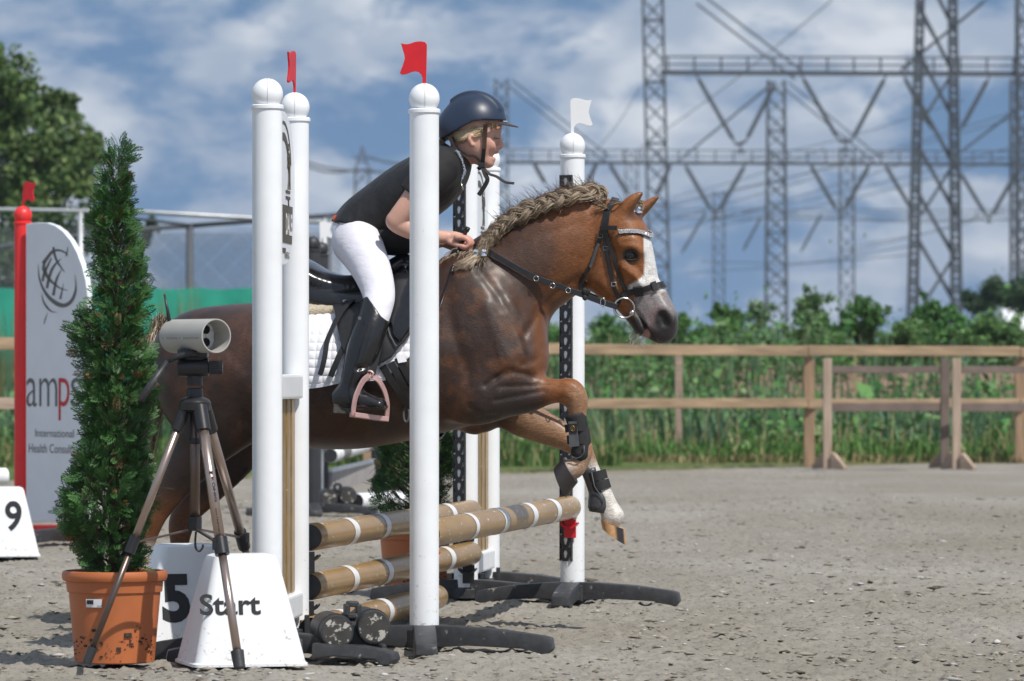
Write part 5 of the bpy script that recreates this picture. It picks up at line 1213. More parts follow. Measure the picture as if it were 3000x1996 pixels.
M['helmet'] = mat('matt navy helmet', (0.018, 0.030, 0.060), 0.40, vary=(50, 0.08), spec=0.5)
M['visor'] = mat('brown leather peak', (0.055, 0.034, 0.030), 0.42, vary=(50, 0.2), bump=(200, 0.2, 0.001))
M['strap_brown'] = mat('brown leather strap', (0.075, 0.035, 0.022), 0.45, vary=(50, 0.2))
M['webbing'] = mat('black webbing', (0.012, 0.012, 0.013), 0.7, bump=(300, 0.3, 0.001))
M['hair_blond'] = mat('blond hair', (0.55, 0.40, 0.20), 0.4, attr=True)
rider = thing('person', 'young rider in black vest and white breeches folded forward over the jumping pony', 'person', h2w(hv(830, 600, 0))[0])
LEG = lambda s: [(822, 558, 54, .072, .085 * s), (846, 602, 45, .060, .155 * s), (863, 642, 39, .052, .205 * s), (872, 680, 34, .048, .25 * s), (867, 712, 32, .043, .285 * s), (852, 760, 31, .042, .32 * s), (836, 805, 31, .042, .335 * s), (820, 855, 25, .036, .345 * s), (808, 895, 21, .032, .345 * s), (806, 920, 22, .032, .345 * s)]
FOOT = lambda s: [(792, 926, 20, .030, .345 * s), (820, 924, 20, .034, .348 * s), (850, 926, 16, .036, .352 * s), (872, 930, 13, .034, .356 * s)]
TORSO = [(824, 552, 54, .135, 0), (846, 515, 54, .118, 0), (890, 482, 62, .120, 0), (940, 450, 68, .135, 0), (985, 422, 66, .148, 0), (1020, 395, 50, .135, 0), (1040, 372, 34, .08, 0)]
def ARM(s):
    if s < 0: return [(1008, 385, 42, .052, -.135), (985, 415, 36, .042, -.175), (952, 457, 27, .032, -.20), (916, 500, 22, .026, -.205), (912, 512, 22, .026, -.20), (945, 529, 22, .025, -.18), (985, 541, 17, .021, -.14), (1016, 546, 13, .017, -.105)]
    return [(1008, 385, 42, .052, .135), (985, 415, 38, .045, .175), (950, 457, 30, .036, .20), (917, 500, 25, .030, .205), (913, 512, 25, .030, .20), (945, 530, 25, .028, .17), (985, 548, 20, .024, .10), (1010, 556, 15, .019, .055)]
bf = Field((-0.30, -0.44, 0.55), (0.64, 0.44, 1.88), 0.0042)
def shrink(nodes, dr): return [(x_, y_, r + dr / PM, w_ + dr, d) for x_, y_, r, w_, d in nodes]
bf.add(chain_v(shrink(TORSO, -0.008)), 0)
for s in (-1, 1):
    bf.add(chain_v(shrink(LEG(s)[:3], -0.006) + shrink(LEG(s)[3:], -0.013)), 0.03); bf.add(chain_v(shrink(FOOT(s), -0.006)), 0.015)
    bf.add(chain_v(ARM(s)), 0.03)
def fh(nodes, k=0.015, e=2.0): bf.add(chain_v([(*FC(x_, y_), r * fs, w_, d) for x_, y_, r, w_, d in nodes]), k, e)
fh([(510, 850, 138, .046, 0), (445, 980, 138, .047, 0), (385, 1110, 160, .062, 0)], 0.025)      # neck
fh([(540, 540, 325, .073, 0), (600, 545, 318, .072, 0)], 0.03)                                   # skull
fh([(742, 600, 196, .058, 0), (728, 750, 162, .054, 0), (728, 890, 134, .044, 0), (765, 995, 82, .034, 0), (798, 1034, 56, .026, 0)], 0.03)
fh([(600, 800, 120, .056, 0), (645, 920, 88, .045, 0), (735, 1010, 60, .034, 0)], 0.03)       # jaw
fh([(905, 650, 24, .010, 0), (918, 728, 33, .0095, 0), (948, 808, 39, .0115, 0)], 0.010); fh([(900, 838, 24, .018, 0), (930, 842, 20, .013, 0)], 0.010)
fh([(872, 885, 36, .022, 0), (896, 898, 24, .016, 0)], 0.010); fh([(835, 985, 34, .020, 0), (856, 988, 24, .015, 0)], 0.010)
for s in (-1, 1):
    fh([(765, 780, 80, .016, .044 * s), (725, 830, 70, .015, .044 * s)], 0.03)                     # cheeks
    fh([(566, 696, 44, .008, .077 * s), (556, 745, 40, .009, .079 * s), (576, 802, 24, .007, .073 * s)], 0.006)       # ear
    bf.cut(chain_v([(*FC(582, 725), 20 * fs, .006, .082 * s), (*FC(585, 770), 14 * fs, .006, .080 * s)]), 0.004)
    bf.cut(chain_v([(*FC(890, 712), 30 * fs, .012, .040 * s), (*FC(870, 716), 26 * fs, .012, .052 * s)]), 0.012)    # eye hollow
    fh([(886, 720, 20, .010, .036 * s)] * 2, 0.006)
bf.cut(chain_v([(*FC(925, 942), 15 * fs, .020, 0), (*FC(870, 945), 15 * fs, .022, 0), (*FC(830, 950), 8 * fs, .02, 0)]), 0.006)   # open mouth
# hands: palm, four fingers closing on the rein, thumb
def hand(s, ox, oy, od):
    def q_(x_, y_, r, d): return [*hv(x_ + ox, y_ + oy, d * (1 if s < 0 else -1) + od), r, r]
    bf.add(spline([[*hv(1012 + ox, 545 + oy, (-.105 if s < 0 else .055)), .017, .020], q_(1030, 545, .0185, -.092), q_(1048, 546, .0185, -.088), q_(1062, 549, .0165, -.086)], 4), 0.012)
    for i, (dd, kx, ln) in enumerate(((-.118, -3, .9), (-.101, 2, 1.0), (-.084, 4, 1.0), (-.067, 2, .95))):
        bf.add(spline([q_(1054 + kx, 546 + i * 0.5, .0098, dd * 0.97), q_(1074 + kx, 549, .0090, dd), q_(1083 + kx, 560, .0084, dd), q_(1076 + kx, 569, .0078, dd), q_(1066 + kx, 567, .0070, dd)], 4), 0.003)
    bf.add(spline([q_(1034, 556, .0110, -.098), q_(1052, 564, .0095, -.108), q_(1066, 570, .0086, -.112), q_(1077, 574, .0072, -.110)], 4), 0.006)
hand(-1, 0, 0, 0.0); hand(1, -8, 8, -0.03)
BV, BF = bf.mesh(); BV = relax(BV, BF, 2)
bn_ = vnormals(BV, BF); bsx, bsy = side_xy(np.stack([BV[:, 0], BV[:, 1] * 1.0, BV[:, 2]], 1)); fxx, fyy = (bsx * K - 1250) / 0.22953, (bsy * K - 240) / 0.22953
bc = np.tile(np.array((0.62, 0.36, 0.275)), (len(BV), 1))
hd = (fyy < 1120) & (fxx > 450)
bc = lerp(bc, np.tile(np.array((0.64, 0.29, 0.24)), (len(BV), 1)), hd * 0.35 * ss(150, 50, np.hypot(fxx - 830, fyy - 850)))
bc = lerp(bc, np.tile(np.array((0.50, 0.19, 0.16)), (len(BV), 1)), hd * 0.5 * ss(36, 20, np.hypot((fxx - 905) * .8, fyy - 908)) + hd * 0.6 * ss(42, 25, np.hypot((fxx - 862) * .8, fyy - 982)))
bc = lerp(bc, np.tile(np.array((0.10, 0.02, 0.02)), (len(BV), 1)), hd * ss(22, 12, np.abs(fyy - 944)) * ss(850, 866, fxx))
bc = lerp(bc, np.tile(np.array((0.62, 0.26, 0.20)), (len(BV), 1)), (fyy > 1200) * (bsx > 1060) * 0.5)
mesh_np('body', h2w(BV), BF, M['skin'], rider, col=bc)
BVR = BVHTree.FromPolygons([Vector(p) for p in BV], BF.tolist())
for s in (-1, 1):                                            # lowered eyelids with dark lashes, and brows
    P = []
    for x_, y_ in ((858, 712), (875, 722), (892, 724), (905, 718)):
        p = hv(*FC(x_, y_), -.045); hit = BVR.ray_cast(Vector((p[0], s * .2, p[2])), Vector((0, -s, 0))); P.append(np.array(hit[0]) + [0.0006, s * 0.0006, 0])
    MB().tube(h2w(spline(np.array(P), 3)), 0.0013, 5).build('eyelashes', M['strap_brown'], rider, smooth=True)
# clothing as fields of its own
def garment(name, chains, cutters, h, m_, k=0.02, lo=(-0.32, -0.44, 0.5), hi=(0.55, 0.44, 1.7), planes=None, holes=()):
    g = Field(lo, hi, h)
    for i, c in enumerate(chains): g.add(chain_v(c), 0 if i == 0 else k)
    if planes is not None: g.v = np.maximum(g.v, planes(g).astype(np.float32))
    for c in holes: g.cut(chain_v(c), 0.004)
    V, Fq = g.mesh(); V = relax(V, Fq, 2); return mesh_np(name, h2w(V), Fq, m_, rider)
def vx(x_): return hv(x_, 600, 0)[0]
def vz(y_): return hv(900, y_, 0)[2]
hem_x = [vx(v_) for v_ in (740, 770, 830, 868, 905, 960, 1000)]; hem_z = [vz(v_) for v_ in (500, 512, 522, 552, 576, 588, 592)]
def vest_planes(g):
    X, Y, Z = g.grid(); X = X + 0.19 * Y; hz = np.interp(X, hem_x, hem_z); lowcut = hz - Z
    return np.maximum(lowcut + 0 * Y, np.maximum((Z - vz(352)) * 0.75 + (X - vx(1052)) * 0.55, -9) + 0 * Y)
vest_ch = [(810, 545, 58, .152, 0), (838, 512, 62, .136, 0), (888, 482, 70, .134, 0), (940, 450, 75, .148, 0), (988, 420, 72, .160, 0), (1022, 393, 58, .145, 0), (1045, 365, 42, .088, 0), (1050, 352, 36, .075, 0)]
vest = garment('vest', [vest_ch, [(1000, 385, 46, .05, -.125), (1012, 382, 40, .05, -.135)], [(1000, 385, 46, .05, .125), (1012, 382, 40, .05, .135)]], None, 0.005, M['vest'], 0.03, planes=vest_planes)
for s in (-1, 1):
    A = ARM(s)[:3]; A = shrink(A, 0.011); A[2] = (944, 464, A[2][2] + 4, A[2][3] + .004, A[2][4])
    def cutp(g, A=A):
        X, Y, Z = g.grid(); X = X - 0.19 * np.abs(Y); return ((vx(943) - X) * 0.63 + (vz(452) - Z) * 0.77) * 1.0 + 0 * Y
    garment('sleeve', [A], None, 0.0045, M['shirt'], planes=cutp)
# lower front of the shirt, tucked below the vest
garment('shirt', [[(880, 540, 46, .11, 0), (915, 545, 44, .10, 0), (935, 560, 24, .07, 0)]], None, 0.006, M['shirt'])
def bre_planes(g):
    X, Y, Z = g.grid(); X = X - 0.19 * np.abs(Y)
    # boot top rises to the back of the knee and dips at the front
    return (np.interp(X, [vx(835), vx(850), vx(868), vx(890)], [vz(704), vz(706), vz(730), vz(748)]) - Z) + 0 * Y
bre = [shrink([(825, 554, 50, .132, 0), (842, 522, 52, .120, 0), (868, 498, 50, .10, 0)], 0.003)]
garment('breeches', bre + [shrink(LEG(-1)[:7], 0.004), shrink(LEG(1)[:7], 0.004)], None, 0.0045, M['breeches'], 0.03, planes=bre_planes)
for s in (-1, 1):
    # side seam of the breeches
    bt = Field((-0.12, -0.44 if s < 0 else 0.19, 0.50), (0.24, -0.19 if s < 0 else 0.44, 1.14), 0.0036)
    L = shrink(LEG(s)[3:], 0.009); bt.add(chain_v(L), 0)
    bt.add(chain_v(shrink([(788, 918, 24, .028, .345 * s), (800, 912, 24, .033, .346 * s), (825, 920, 21, .036, .348 * s), (850, 927, 17, .037, .352 * s), (874, 932, 13, .034, .356 * s)], 0.004)), 0.018)
    for cx, cy in ((833, 868), (826, 884), (822, 848)):
        bt.cut(chain_v([(cx + 22, cy - 4, 4, .03, .402 * s), (cx, cy + 1, 3, .03, .405 * s)]), 0.014)
    X, Y, Z = bt.grid(); X = X - 0.19 * np.abs(Y); top = np.interp(X, [vx(835), vx(846), vx(860), vx(878), vx(892)], [vz(690), vz(686), vz(706), vz(732), vz(742)])
    bt.v = np.maximum(bt.v, (Z - top + 0 * Y).astype(np.float32)); bt.v = np.maximum(bt.v, (vz(938) - Z + 0 * X + 0 * Y).astype(np.float32))
    V, Fq = bt.mesh(); V = relax(V, Fq, 2); bo = mesh_np('riding_boot', h2w(V), Fq, M['boot'], rider)
    # sole with heel block
    mb = MB(); 
    out_ = [(772, 930), (770, 951), (806, 953), (810, 943), (845, 944), (884, 943), (891, 936), (886, 931), (850, 935), (800, 933)]
    O = np.array([hv(x_, y_, .345 * s) for x_, y_ in out_]); n_ = len(O)
    A = h2w(O + [0, -0.030, 0]); B_ = h2w(O + [0, 0.030, 0]); mb.add(list(A) + list(B_), [tuple(range(n_)), tuple(range(2 * n_ - 1, n_ - 1, -1))] + [(i, i + n_, (i + 1) % n_ + n_, (i + 1) % n_) for i in range(n_)])
    mb.build('sole', M['sole'], bo, bevel=0.002)
    p = hv(*C4(392, 745), .372 * s); MB().tube(h2w(np.array([p, p + [0, 0.010 * s, 0]])), 0.006, 12).build('stud', M['steel'], bo)
# zip trim at the collar
mb = MB()
for t in np.linspace(0, 1, 46):
    x_, y_ = spline([FC(385, 880), FC(430, 950), FC(470, 1060), FC(485, 1150), FC(460, 1220), FC(432, 1270)], 10)[int(t * 49)]
    c = hv(x_, y_, -.086 + 0.040 * t)
    for _ in range(3): mb.box(h2w(c + rng.normal(0, .0018, 3) * [1, .4, 1])[0] + [0, -0.010, 0], (0.0024, 0.003, 0.0024))
mb.build('zip_trim', M['crystal'], rider)
a_, b_ = hv(*FC(430, 1270), -.055), hv(*FC(468, 1382), -.062)
MB().tube(h2w(np.array([a_, b_])) + [0, -.02, 0], 0.0026, 8).build('zip_pull', M['steel'], rider, smooth=True)
c = hv(772, 505, -.02); MB().box(h2w(c)[0] + [0.002, -.06, 0], (0.012, 0.02, 0.022)).build('tab', mat('orange tab', (0.75, 0.10, 0.02), 0.6), rider)
# hair
paths = []; cols = []
for _ in range(420):
    s = -1 if rng.random() < .6 else 1
    a = hv(*FC(rng.uniform(700, 745), rng.uniform(560, 690)), s * .070); b = hv(*FC(590 + rng.normal(0, 30), 640 + rng.normal(0, 30)), s * .0775); c = hv(*FC(430 + rng.normal(0, 40), 690 + rng.normal(0, 28)), s * .076); d_ = hv(*FC(320 + rng.normal(0, 50), 690 + rng.normal(0, 30)), s * .06)
    paths.append(spline([a, b, c, d_], 5)); cols.append(np.array((0.56, 0.43, 0.27)) * rng.uniform(0.4, 1.25))
for _ in range(300):
    s = -1 if rng.random() < .6 else 1
    a = hv(*FC(rng.uniform(380, 520), rng.uniform(640, 720)), s * .074); b = hv(*FC(rng.uniform(330, 470), rng.uniform(740, 800)), s * .062); paths.append(spline([a, (a + b) / 2 + [0, s * .004, 0], b], 4)); cols.append(np.array((0.50, 0.36, 0.19)) * rng.uniform(0.4, 1.1))
for _ in range(160):
    s = rng.choice([-1, 1]); a = hv(*FC(rng.uniform(740, 900), rng.uniform(540, 580)), s * rng.uniform(.03, .066)); paths.append(spline([a + [0, 0, .01], a, a + [rng.normal(0, .004), 0, -.012]], 3)); cols.append(np.array((0.50, 0.36, 0.2)) * rng.uniform(0.5, 1.1))
for _ in range(90):                                        # ponytail wisps behind the neck
    a = hv(*FC(210, 760), 0) + rng.normal(0, .006, 3); b = hv(*FC(60, 800), 0) + rng.normal(0, .012, 3); c = hv(*FC(-60 + rng.uniform(-60, 60), 840 + rng.normal(0, 40)), rng.normal(0, .02)); paths.append(spline([a, b, c], 5)); cols.append(np.array((0.5, 0.36, 0.2)) * rng.uniform(0.5, 1.1))
oh = strands(paths, 0.0009, cols, 'hair', rider, 3); oh.data.materials.clear(); oh.data.materials.append(M['hair_blond'])

# helmet
helmet = thing('riding_helmet', 'matt navy riding helmet with brown peak on the rider\'s head', 'helmet', h2w(hv(*FC(600, 500), 0))[0])
hf = Field((hv(*FC(60, 0), 0)[0], -0.125, hv(*FC(0, 900), 0)[2]), (hv(*FC(1150, 0), 0)[0], 0.125, hv(*FC(0, 40), 0)[2]), 0.0036)
def fcn(nodes): return chain_v([(*FC(x_, y_), r * fs, w_, d) for x_, y_, r, w_, d in nodes])
hf.add(fcn([(590, 560, 410, .100, 0), (612, 548, 410, .100, 0)]), 0); hf.add(fcn([(330, 640, 150, .070, 0), (300, 600, 130, .068, 0)]), 0.05)
arc_ = [(600 + 408 * math.cos(a), 550 - 415 * math.sin(a), 24, .030, 0) for a in np.linspace(0.5, 2.3, 12)]
hf.add(fcn(arc_), 0.010)
X, Y, Z = hf.grid(); low = np.interp(X, [hv(*FC(v_, 600), 0)[0] for v_ in (170, 215, 300, 450, 650, 760, 1100)], [hv(*FC(600, v_), 0)[2] for v_ in (700, 745, 715, 628, 525, 508, 498)])
hf.v = np.maximum(hf.v, (low - Z + 0 * Y).astype(np.float32)); hf.cut(fcn([(590, 570, 372, .086, 0), (612, 560, 372, .086, 0)]), 0.004)
V, Fq = hf.mesh(); V = relax(V, Fq, 2); mesh_np('shell', h2w(V), Fq, M['helmet'], helmet)
# peak
V = []; nl, nr = 25, 8
for i in range(nl):
    y_ = -1 + 2 * i / (nl - 1); lat = y_ * 0.092
    xb = 612 + 398 * math.sqrt(max(0.0, 1 - (lat / 0.1) ** 2)); xt = xb + 160 * max(0, 1 - abs(y_) ** 2.2)
    for j in range(nr):
        t = j / (nr - 1); x_ = xb - 25 + (xt - xb + 25) * t; yy = 505 + 66 * t * max(0.0, (1 - y_ * y_)) + 6 * abs(y_); V.append(hv(*FC(x_, yy), lat))
V = np.array(V); n_ = len(V); lowv = V - [0, 0, 0.0045]; id_ = np.arange(n_).reshape(nl, nr); Q = np.stack([id_[:-1, :-1], id_[1:, :-1], id_[1:, 1:], id_[:-1, 1:]], -1).reshape(-1, 4)
ring = list(id_[:, 0]) + list(id_[-1, 1:]) + list(id_[-2::-1, -1]) + list(id_[0, -2:0:-1])
mb = MB(); mb.v = [tuple(p) for p in h2w(np.concatenate([V, lowv]))]; mb.f = Q.tolist() + [q_[::-1] for q_ in (Q + n_).tolist()] + [[int(a), int(b), int(b) + n_, int(a) + n_] for a, b in zip(ring, ring[1:] + ring[:1])]; mb.m = [0] * len(mb.f)
mb.build('peak', M['visor'], helmet, autosmooth=50)
P = [hv(*FC(612 + 408 * math.sqrt(1 - (l / .1) ** 2), 508), l * 1.02) for l in np.linspace(-.045, .045, 11)]
MB().ribbon(h2w(np.array(P)), hn2w(np.tile(np.array([1.0, 0, 0.3]), (11, 1))), 0.0045, 0.003).build('trim', M['crystal'], helmet)
for s in (-1, 1):
    def rib(pts, wd, m_, name, ds, th=0.002):
        P = spline(np.array([hv(*FC(x_, y_), d * s) for (x_, y_), d in zip(pts, ds)]), 5); MB().ribbon(h2w(P), hn2w(np.tile(np.array([0.0, s, 0.05]), (len(P), 1))), wd, th).build(name, M[m_], helmet)
    rib([(752, 540), (742, 700), (735, 858)], 0.0145, 'strap_brown', 'cheek_strap', (.0835, .074, .071))
    rib([(733, 850), (722, 960), (712, 1060)], 0.0135, 'webbing', 'cheek_strap', (.071, .062, .052))
    rib([(330, 700), (400, 850), (510, 938), (620, 960), (690, 1030)], 0.008, 'webbing', 'rear_strap', (.076, .068, .066, .062, .056))
    rib([(712, 1050), (690, 1090), (660, 1110)], 0.014, 'webbing', 'chin_strap', (.053, .032, .0))
P = spline(np.array([hv(*FC(x_, y_), d) for x_, y_, d in ((705, 1060, -.058), (745, 1180, -.062), (775, 1250, -.062), (735, 1340, -.060), (662, 1448, -.060))]), 5)
MB().ribbon(h2w(P), hn2w(np.tile(np.array([0.3, -1, 0.2]), (len(P), 1))), 0.0145, 0.002).build('strap_end', M['webbing'], helmet)
P = spline(np.array([hv(*FC(x_, y_), d) for x_, y_, d in ((730, 1110, -.056), (800, 1180, -.060), (890, 1212, -.062), (1000, 1282, -.062), (1118, 1300, -.060))]), 5)
MB().ribbon(h2w(P), hn2w(np.tile(np.array([0.2, -0.6, 0.8]), (len(P), 1))), 0.012, 0.002).build('strap_end', M['webbing'], helmet)
c = hv(*FC(700, 1065), -.060); MB().box(h2w(c)[0], (0.022, 0.010, 0.016)).build('clip', M['black_plastic'], helmet, bevel=0.002)

# whip and stirrups
whip = thing('riding_whip', 'thin black riding whip with braided grip in the rider\'s hand', 'whip', h2w(hv(*C5(440, 440), -.1))[0])
wa, wb_, wc, wd_ = [hv(*C5(x_, y_), d) for x_, y_, d in ((446, 438, -.085), (370, 620, -.12), (318, 785, -.19), (190, 1180, -.335))]
MB().tube(h2w(np.array([wa, wa + (wb_ - wa) * .15, wa + (wb_ - wa) * .16, wb_])), [0.009, 0.008, 0.0055, 0.006], 10).build('handle', M['leather'], whip, smooth=True)
ts = np.linspace(0, 1, 28); MB().tube(h2w(np.array([wb_ + (wc - wb_) * t for t in ts])), 0.0068 + 0.0022 * np.sin(ts * 60), 10).build('grip', M['leather_shiny'], whip, smooth=True)
MB().tube(h2w(np.array([wc, wd_])), [0.0042, 0.0022], 8).build('shaft', M['leather'], whip, smooth=True)
M['rose'] = mat('rose anodised aluminium', (0.66, 0.42, 0.40), 0.38, metal=0.45, vary=(30, 0.1))
for s in (-1, 1):
    st = thing('stirrup', 'rose coloured stirrup with black leather holding the rider\'s near boot' if s < 0 else 'rose coloured stirrup on the far side of the pony', 'stirrup', h2w(hv(850, 940, .35 * s))[0], 'stirrups')
    d0 = .352
    def sp(x_, y_, d): p = hv(*C4(x_, y_), -d); return np.array([p[0], d * s, p[2]])
    outer = [sp(448, 1122, d0 + .012), sp(405, 1160, d0 + .03), sp(362, 1250, d0 + .048), sp(345, 1330, d0 + .052), sp(342, 1385, d0 + .052)]
    inner = [sp(448, 1122, d0 + .012), sp(500, 1145, d0 - .01), sp(545, 1220, d0 - .036), sp(566, 1310, d0 - .045), sp(562, 1400, d0 - .048)]
    mb = MB()
    for pth in (outer, inner):
        P = spline(np.array(pth), 5); nn_ = np.tile(np.array([0.75, -0.66 * -s, 0.0]), (len(P), 1)); mb.ribbon(h2w(P), hn2w(np.tile(np.array([0.9, 0.42 * s, 0.0]), (len(P), 1))), 0.020, 0.006)
    a_, b_ = sp(342, 1378, d0 + .052), sp(562, 1408, d0 - .048)
    mb.build('arch', M['rose'], st, bevel=0.0015)
    MB().bar(h2w(a_)[0], h2w(b_)[0], 0.034, 0.016, (0, 0, 1)).build('tread', M['rose'], st, bevel=0.002)
    eye_ = sp(450, 1112, d0 + .012); MB().tube(h2w(np.array([eye_ + np.array([0.014 * math.cos(a), 0, 0.010 * math.sin(a)]) for a in np.linspace(0, 2 * math.pi, 15)])), 0.004, 8, cap=False).build('eye', M['rose'], st, smooth=True)
    for j, (x0, x1) in enumerate(((536, 470), (520, 452))):
        P = spline(np.array([sp(x0, 810, .30), sp((x0 + x1) / 2 + 4, 960, d0 - .022), sp(x1, 1115, d0 + .006 + .006 * j)]), 5)
        MB().ribbon(h2w(P), hn2w(np.tile(np.array([0.55, s * 0.8, 0]), (len(P), 1))), 0.022, 0.0035).build('stirrup_leather', M['leather'], st, bevel=0.0008)
# ------------------------------------------------------------------ the jump: uprights, wings, poles, cups, flags
def text(s_, O, U, V_, wdt, hgt, m_, parent, name='lettering', th=0.0012, bold=0.0, arc=None):
    """lettering fitted to wdt x hgt on the plane O + U*x + V*y (U to the reader's right)"""
    cu = bpy.data.curves.new('lettering', 'FONT'); cu.body = s_; cu.offset = bold; cu.resolution_u = 4; cu.extrude = 0.0
    to = bpy.data.objects.new('lettering', cu); C.objects.link(to); dg = bpy.context.evaluated_depsgraph_get()
    me = bpy.data.meshes.new_from_object(to.evaluated_get(dg)); bpy.data.objects.remove(to)
    P = np.array([v.co[:2] for v in me.vertices]); Fc = [list(p.vertices) for p in me.polygons]; bpy.data.meshes.remove(me)
    lo, hi = P.min(0), P.max(0); P = (P - lo) / (hi - lo) * [wdt, hgt]
    O, U, V_ = [np.array(a, float) for a in (O, U, V_)]; U /= np.linalg.norm(U); V_ /= np.linalg.norm(V_); N = np.cross(U, V_)
    if arc:                                                   # bend round a circle: arc=(radius, total angle, centre angle)
        R_, tot, mid_ = arc; t = P[:, 0] / wdt - 0.5; a = mid_ - t * tot; r = R_ + (P[:, 1] if tot > 0 else P[:, 1])
        X = np.cos(a) * r; Y = np.sin(a) * r; Pw = O + X[:, None] * U + Y[:, None] * V_
    else: Pw = O + P[:, :1] * U + P[:, 1:] * V_
    n = len(Pw); top = Pw + N * th
    return mesh_np(name, top, Fc, m_, parent, smooth=False)
AX = np.array([0.163, 0.9866, 0.0]); AX /= np.linalg.norm(AX)      # along the poles, away from the camera
TX = np.array([AX[1], -AX[0], 0.0])                                 # the pony's line, to the right
UZ = np.array([0, 0, 1.0])
def pt(px, Y): return np.array([(px - PX0) / F * Y, Y, 0.0])
def post(root, base, ztop, zbot, r=0.0448, m_='white_plastic', ball=True):
    mb = MB(); mb.lathe([(r, zbot), (r, ztop - 0.006)], base, 36); p = mb.build('post', M[m_], root, autosmooth=40)
    MB().lathe([(r, ztop - 0.006), (r + 0.0045, ztop - 0.002), (r + 0.0045, ztop + 0.007), (r + 0.001, ztop + 0.010), (0.03, ztop + 0.011)], base, 36).build('cap', M[m_], p, autosmooth=40)
    if ball:
        rb = 0.0470; zc = ztop + 0.0415
        MB().lathe([(rb * math.sin(a), zc - rb * math.cos(a)) for a in np.linspace(0.52, math.pi - 0.02, 24)], base, 36).build('ball', M[m_], p, smooth=True)
        sm = MB(); sm.tube([base + np.array([(rb + 0.0002) * math.sin(a) * 0.06, -(rb + 0.0003) * math.sin(a), zc - (rb + 0.0003) * math.cos(a)]) for a in np.linspace(0.6, math.pi - 0.1, 20)], 0.0006, 4); sm.build('seam', M['galv'], p)
    return p
def foot_arm(root, hub, d, L, h0=0.074, h1=0.042, wd=0.085, m_='black_rubber'):
    d = np.array(d, float); d /= np.linalg.norm(d); sd = np.cross(UZ, d)
    prof = [(0.02, 0.004), (0.35 * L, 0.012), (0.78 * L, 0.004), (0.86 * L, -0.012), (L - 0.012, -0.012), (L, 0.004), (L - 0.006, h1 - 0.006), (L - 0.03, h1), (0.6 * L, 0.6 * h1 + 0.4 * h0 + 0.005), (0.25 * L, h0 - 0.004), (0.02, h0)]
    V = []; w0 = [1.0, 1, 1, 1, 0.95, 0.9, 0.84, 0.86, 0.88, 0.88, 0.88]
    for sg in (-1, 1):
        for (x_, z_), ww in zip(prof, w0): V.append(hub + d * x_ + UZ * z_ + sd * sg * wd / 2 * ww)
    n = len(prof)
    MB().add(V, [tuple(range(n)), tuple(range(2 * n - 1, n - 1, -1))] + [(i, i + n, (i + 1) % n + n, (i + 1) % n) for i in range(n)]).build('foot', M[m_], root, bevel=0.004, autosmooth=20)
def track(root, base, facing, z0, z1, r=0.0448, pitch=0.049):
    """black strip of keyholes screwed to the post"""
    f = np.array(facing, float); f /= np.linalg.norm(f); sd = np.cross(UZ, f); mb = MB(); hw = 0.0245; n = 16
    N_ = int((z1 - z0) / pitch); face = base + f * (r + 0.003)
    # keyhole: round head above a narrower slot
    hole = []
    for k in range(n):
        a = 2 * math.pi * k / n + math.pi / n; x_, z_ = math.cos(a), math.sin(a)
        if z_ > -0.35: hole.append((0.0092 * x_, 0.006 + 0.0092 * z_))
        else: hole.append((0.0055 * max(-1, min(1, x_ * 1.4)), -0.002 + 0.0115 * z_))
    for i in range(N_):
        zc = z0 + pitch * (i + 0.5); rect = []
        for (x_, z_) in hole:
            a = math.atan2(z_ - 0.002, x_); ca, sa = math.cos(a), math.sin(a); t = min(hw / max(abs(ca), 1e-6), (pitch / 2) / max(abs(sa), 1e-6)); rect.append((ca * t, sa * t))
        V = [face + sd * x_ + UZ * (zc + z_) for x_, z_ in hole] + [face + sd * x_ + UZ * (zc + z_) for x_, z_ in rect] + [face - f * 0.004 + sd * x_ + UZ * (zc + z_) for x_, z_ in hole]
        mb.add(V, [(k, n + k, n + (k + 1) % n, (k + 1) % n) for k in range(n)] + [(2 * n + k, k, (k + 1) % n, 2 * n + (k + 1) % n) for k in range(n)])
        cs = []
        for cx in (-hw, hw):
            for cz in (-pitch / 2, pitch / 2): cs.append((cx, cz))
        for cx, cz in cs:                                    # fill the rectangle's corners
            near_ = sorted(range(n), key=lambda k: (rect[k][0] - cx) ** 2 + (rect[k][1] - cz) ** 2)[:2]
            mb.add([face + sd * cx + UZ * (zc + cz)] + [face + sd * rect[k][0] + UZ * (zc + rect[k][1]) for k in near_], [(0, 1, 2)])
    for sg in (-1, 1):                                       # folded edges
        mb.bar(face + sd * sg * hw - f * 0.010 + UZ * z0, face + sd * sg * hw - f * 0.010 + UZ * (z0 + pitch * N_), 0.003, 0.020, f)
    o = mb.build('keyhole_track', M['black_plastic'], root, fix=False)
    mb = MB()
    for i in range(0, N_, 2):
        for sg in (-1, 1): mb.tube([face + sd * sg * 0.018 + UZ * (z0 + pitch * i), face + sd * sg * 0.018 + UZ * (z0 + pitch * i) + f * 0.0012], 0.003, 8)
    mb.build('rivets', M['galv'], o)
    return o
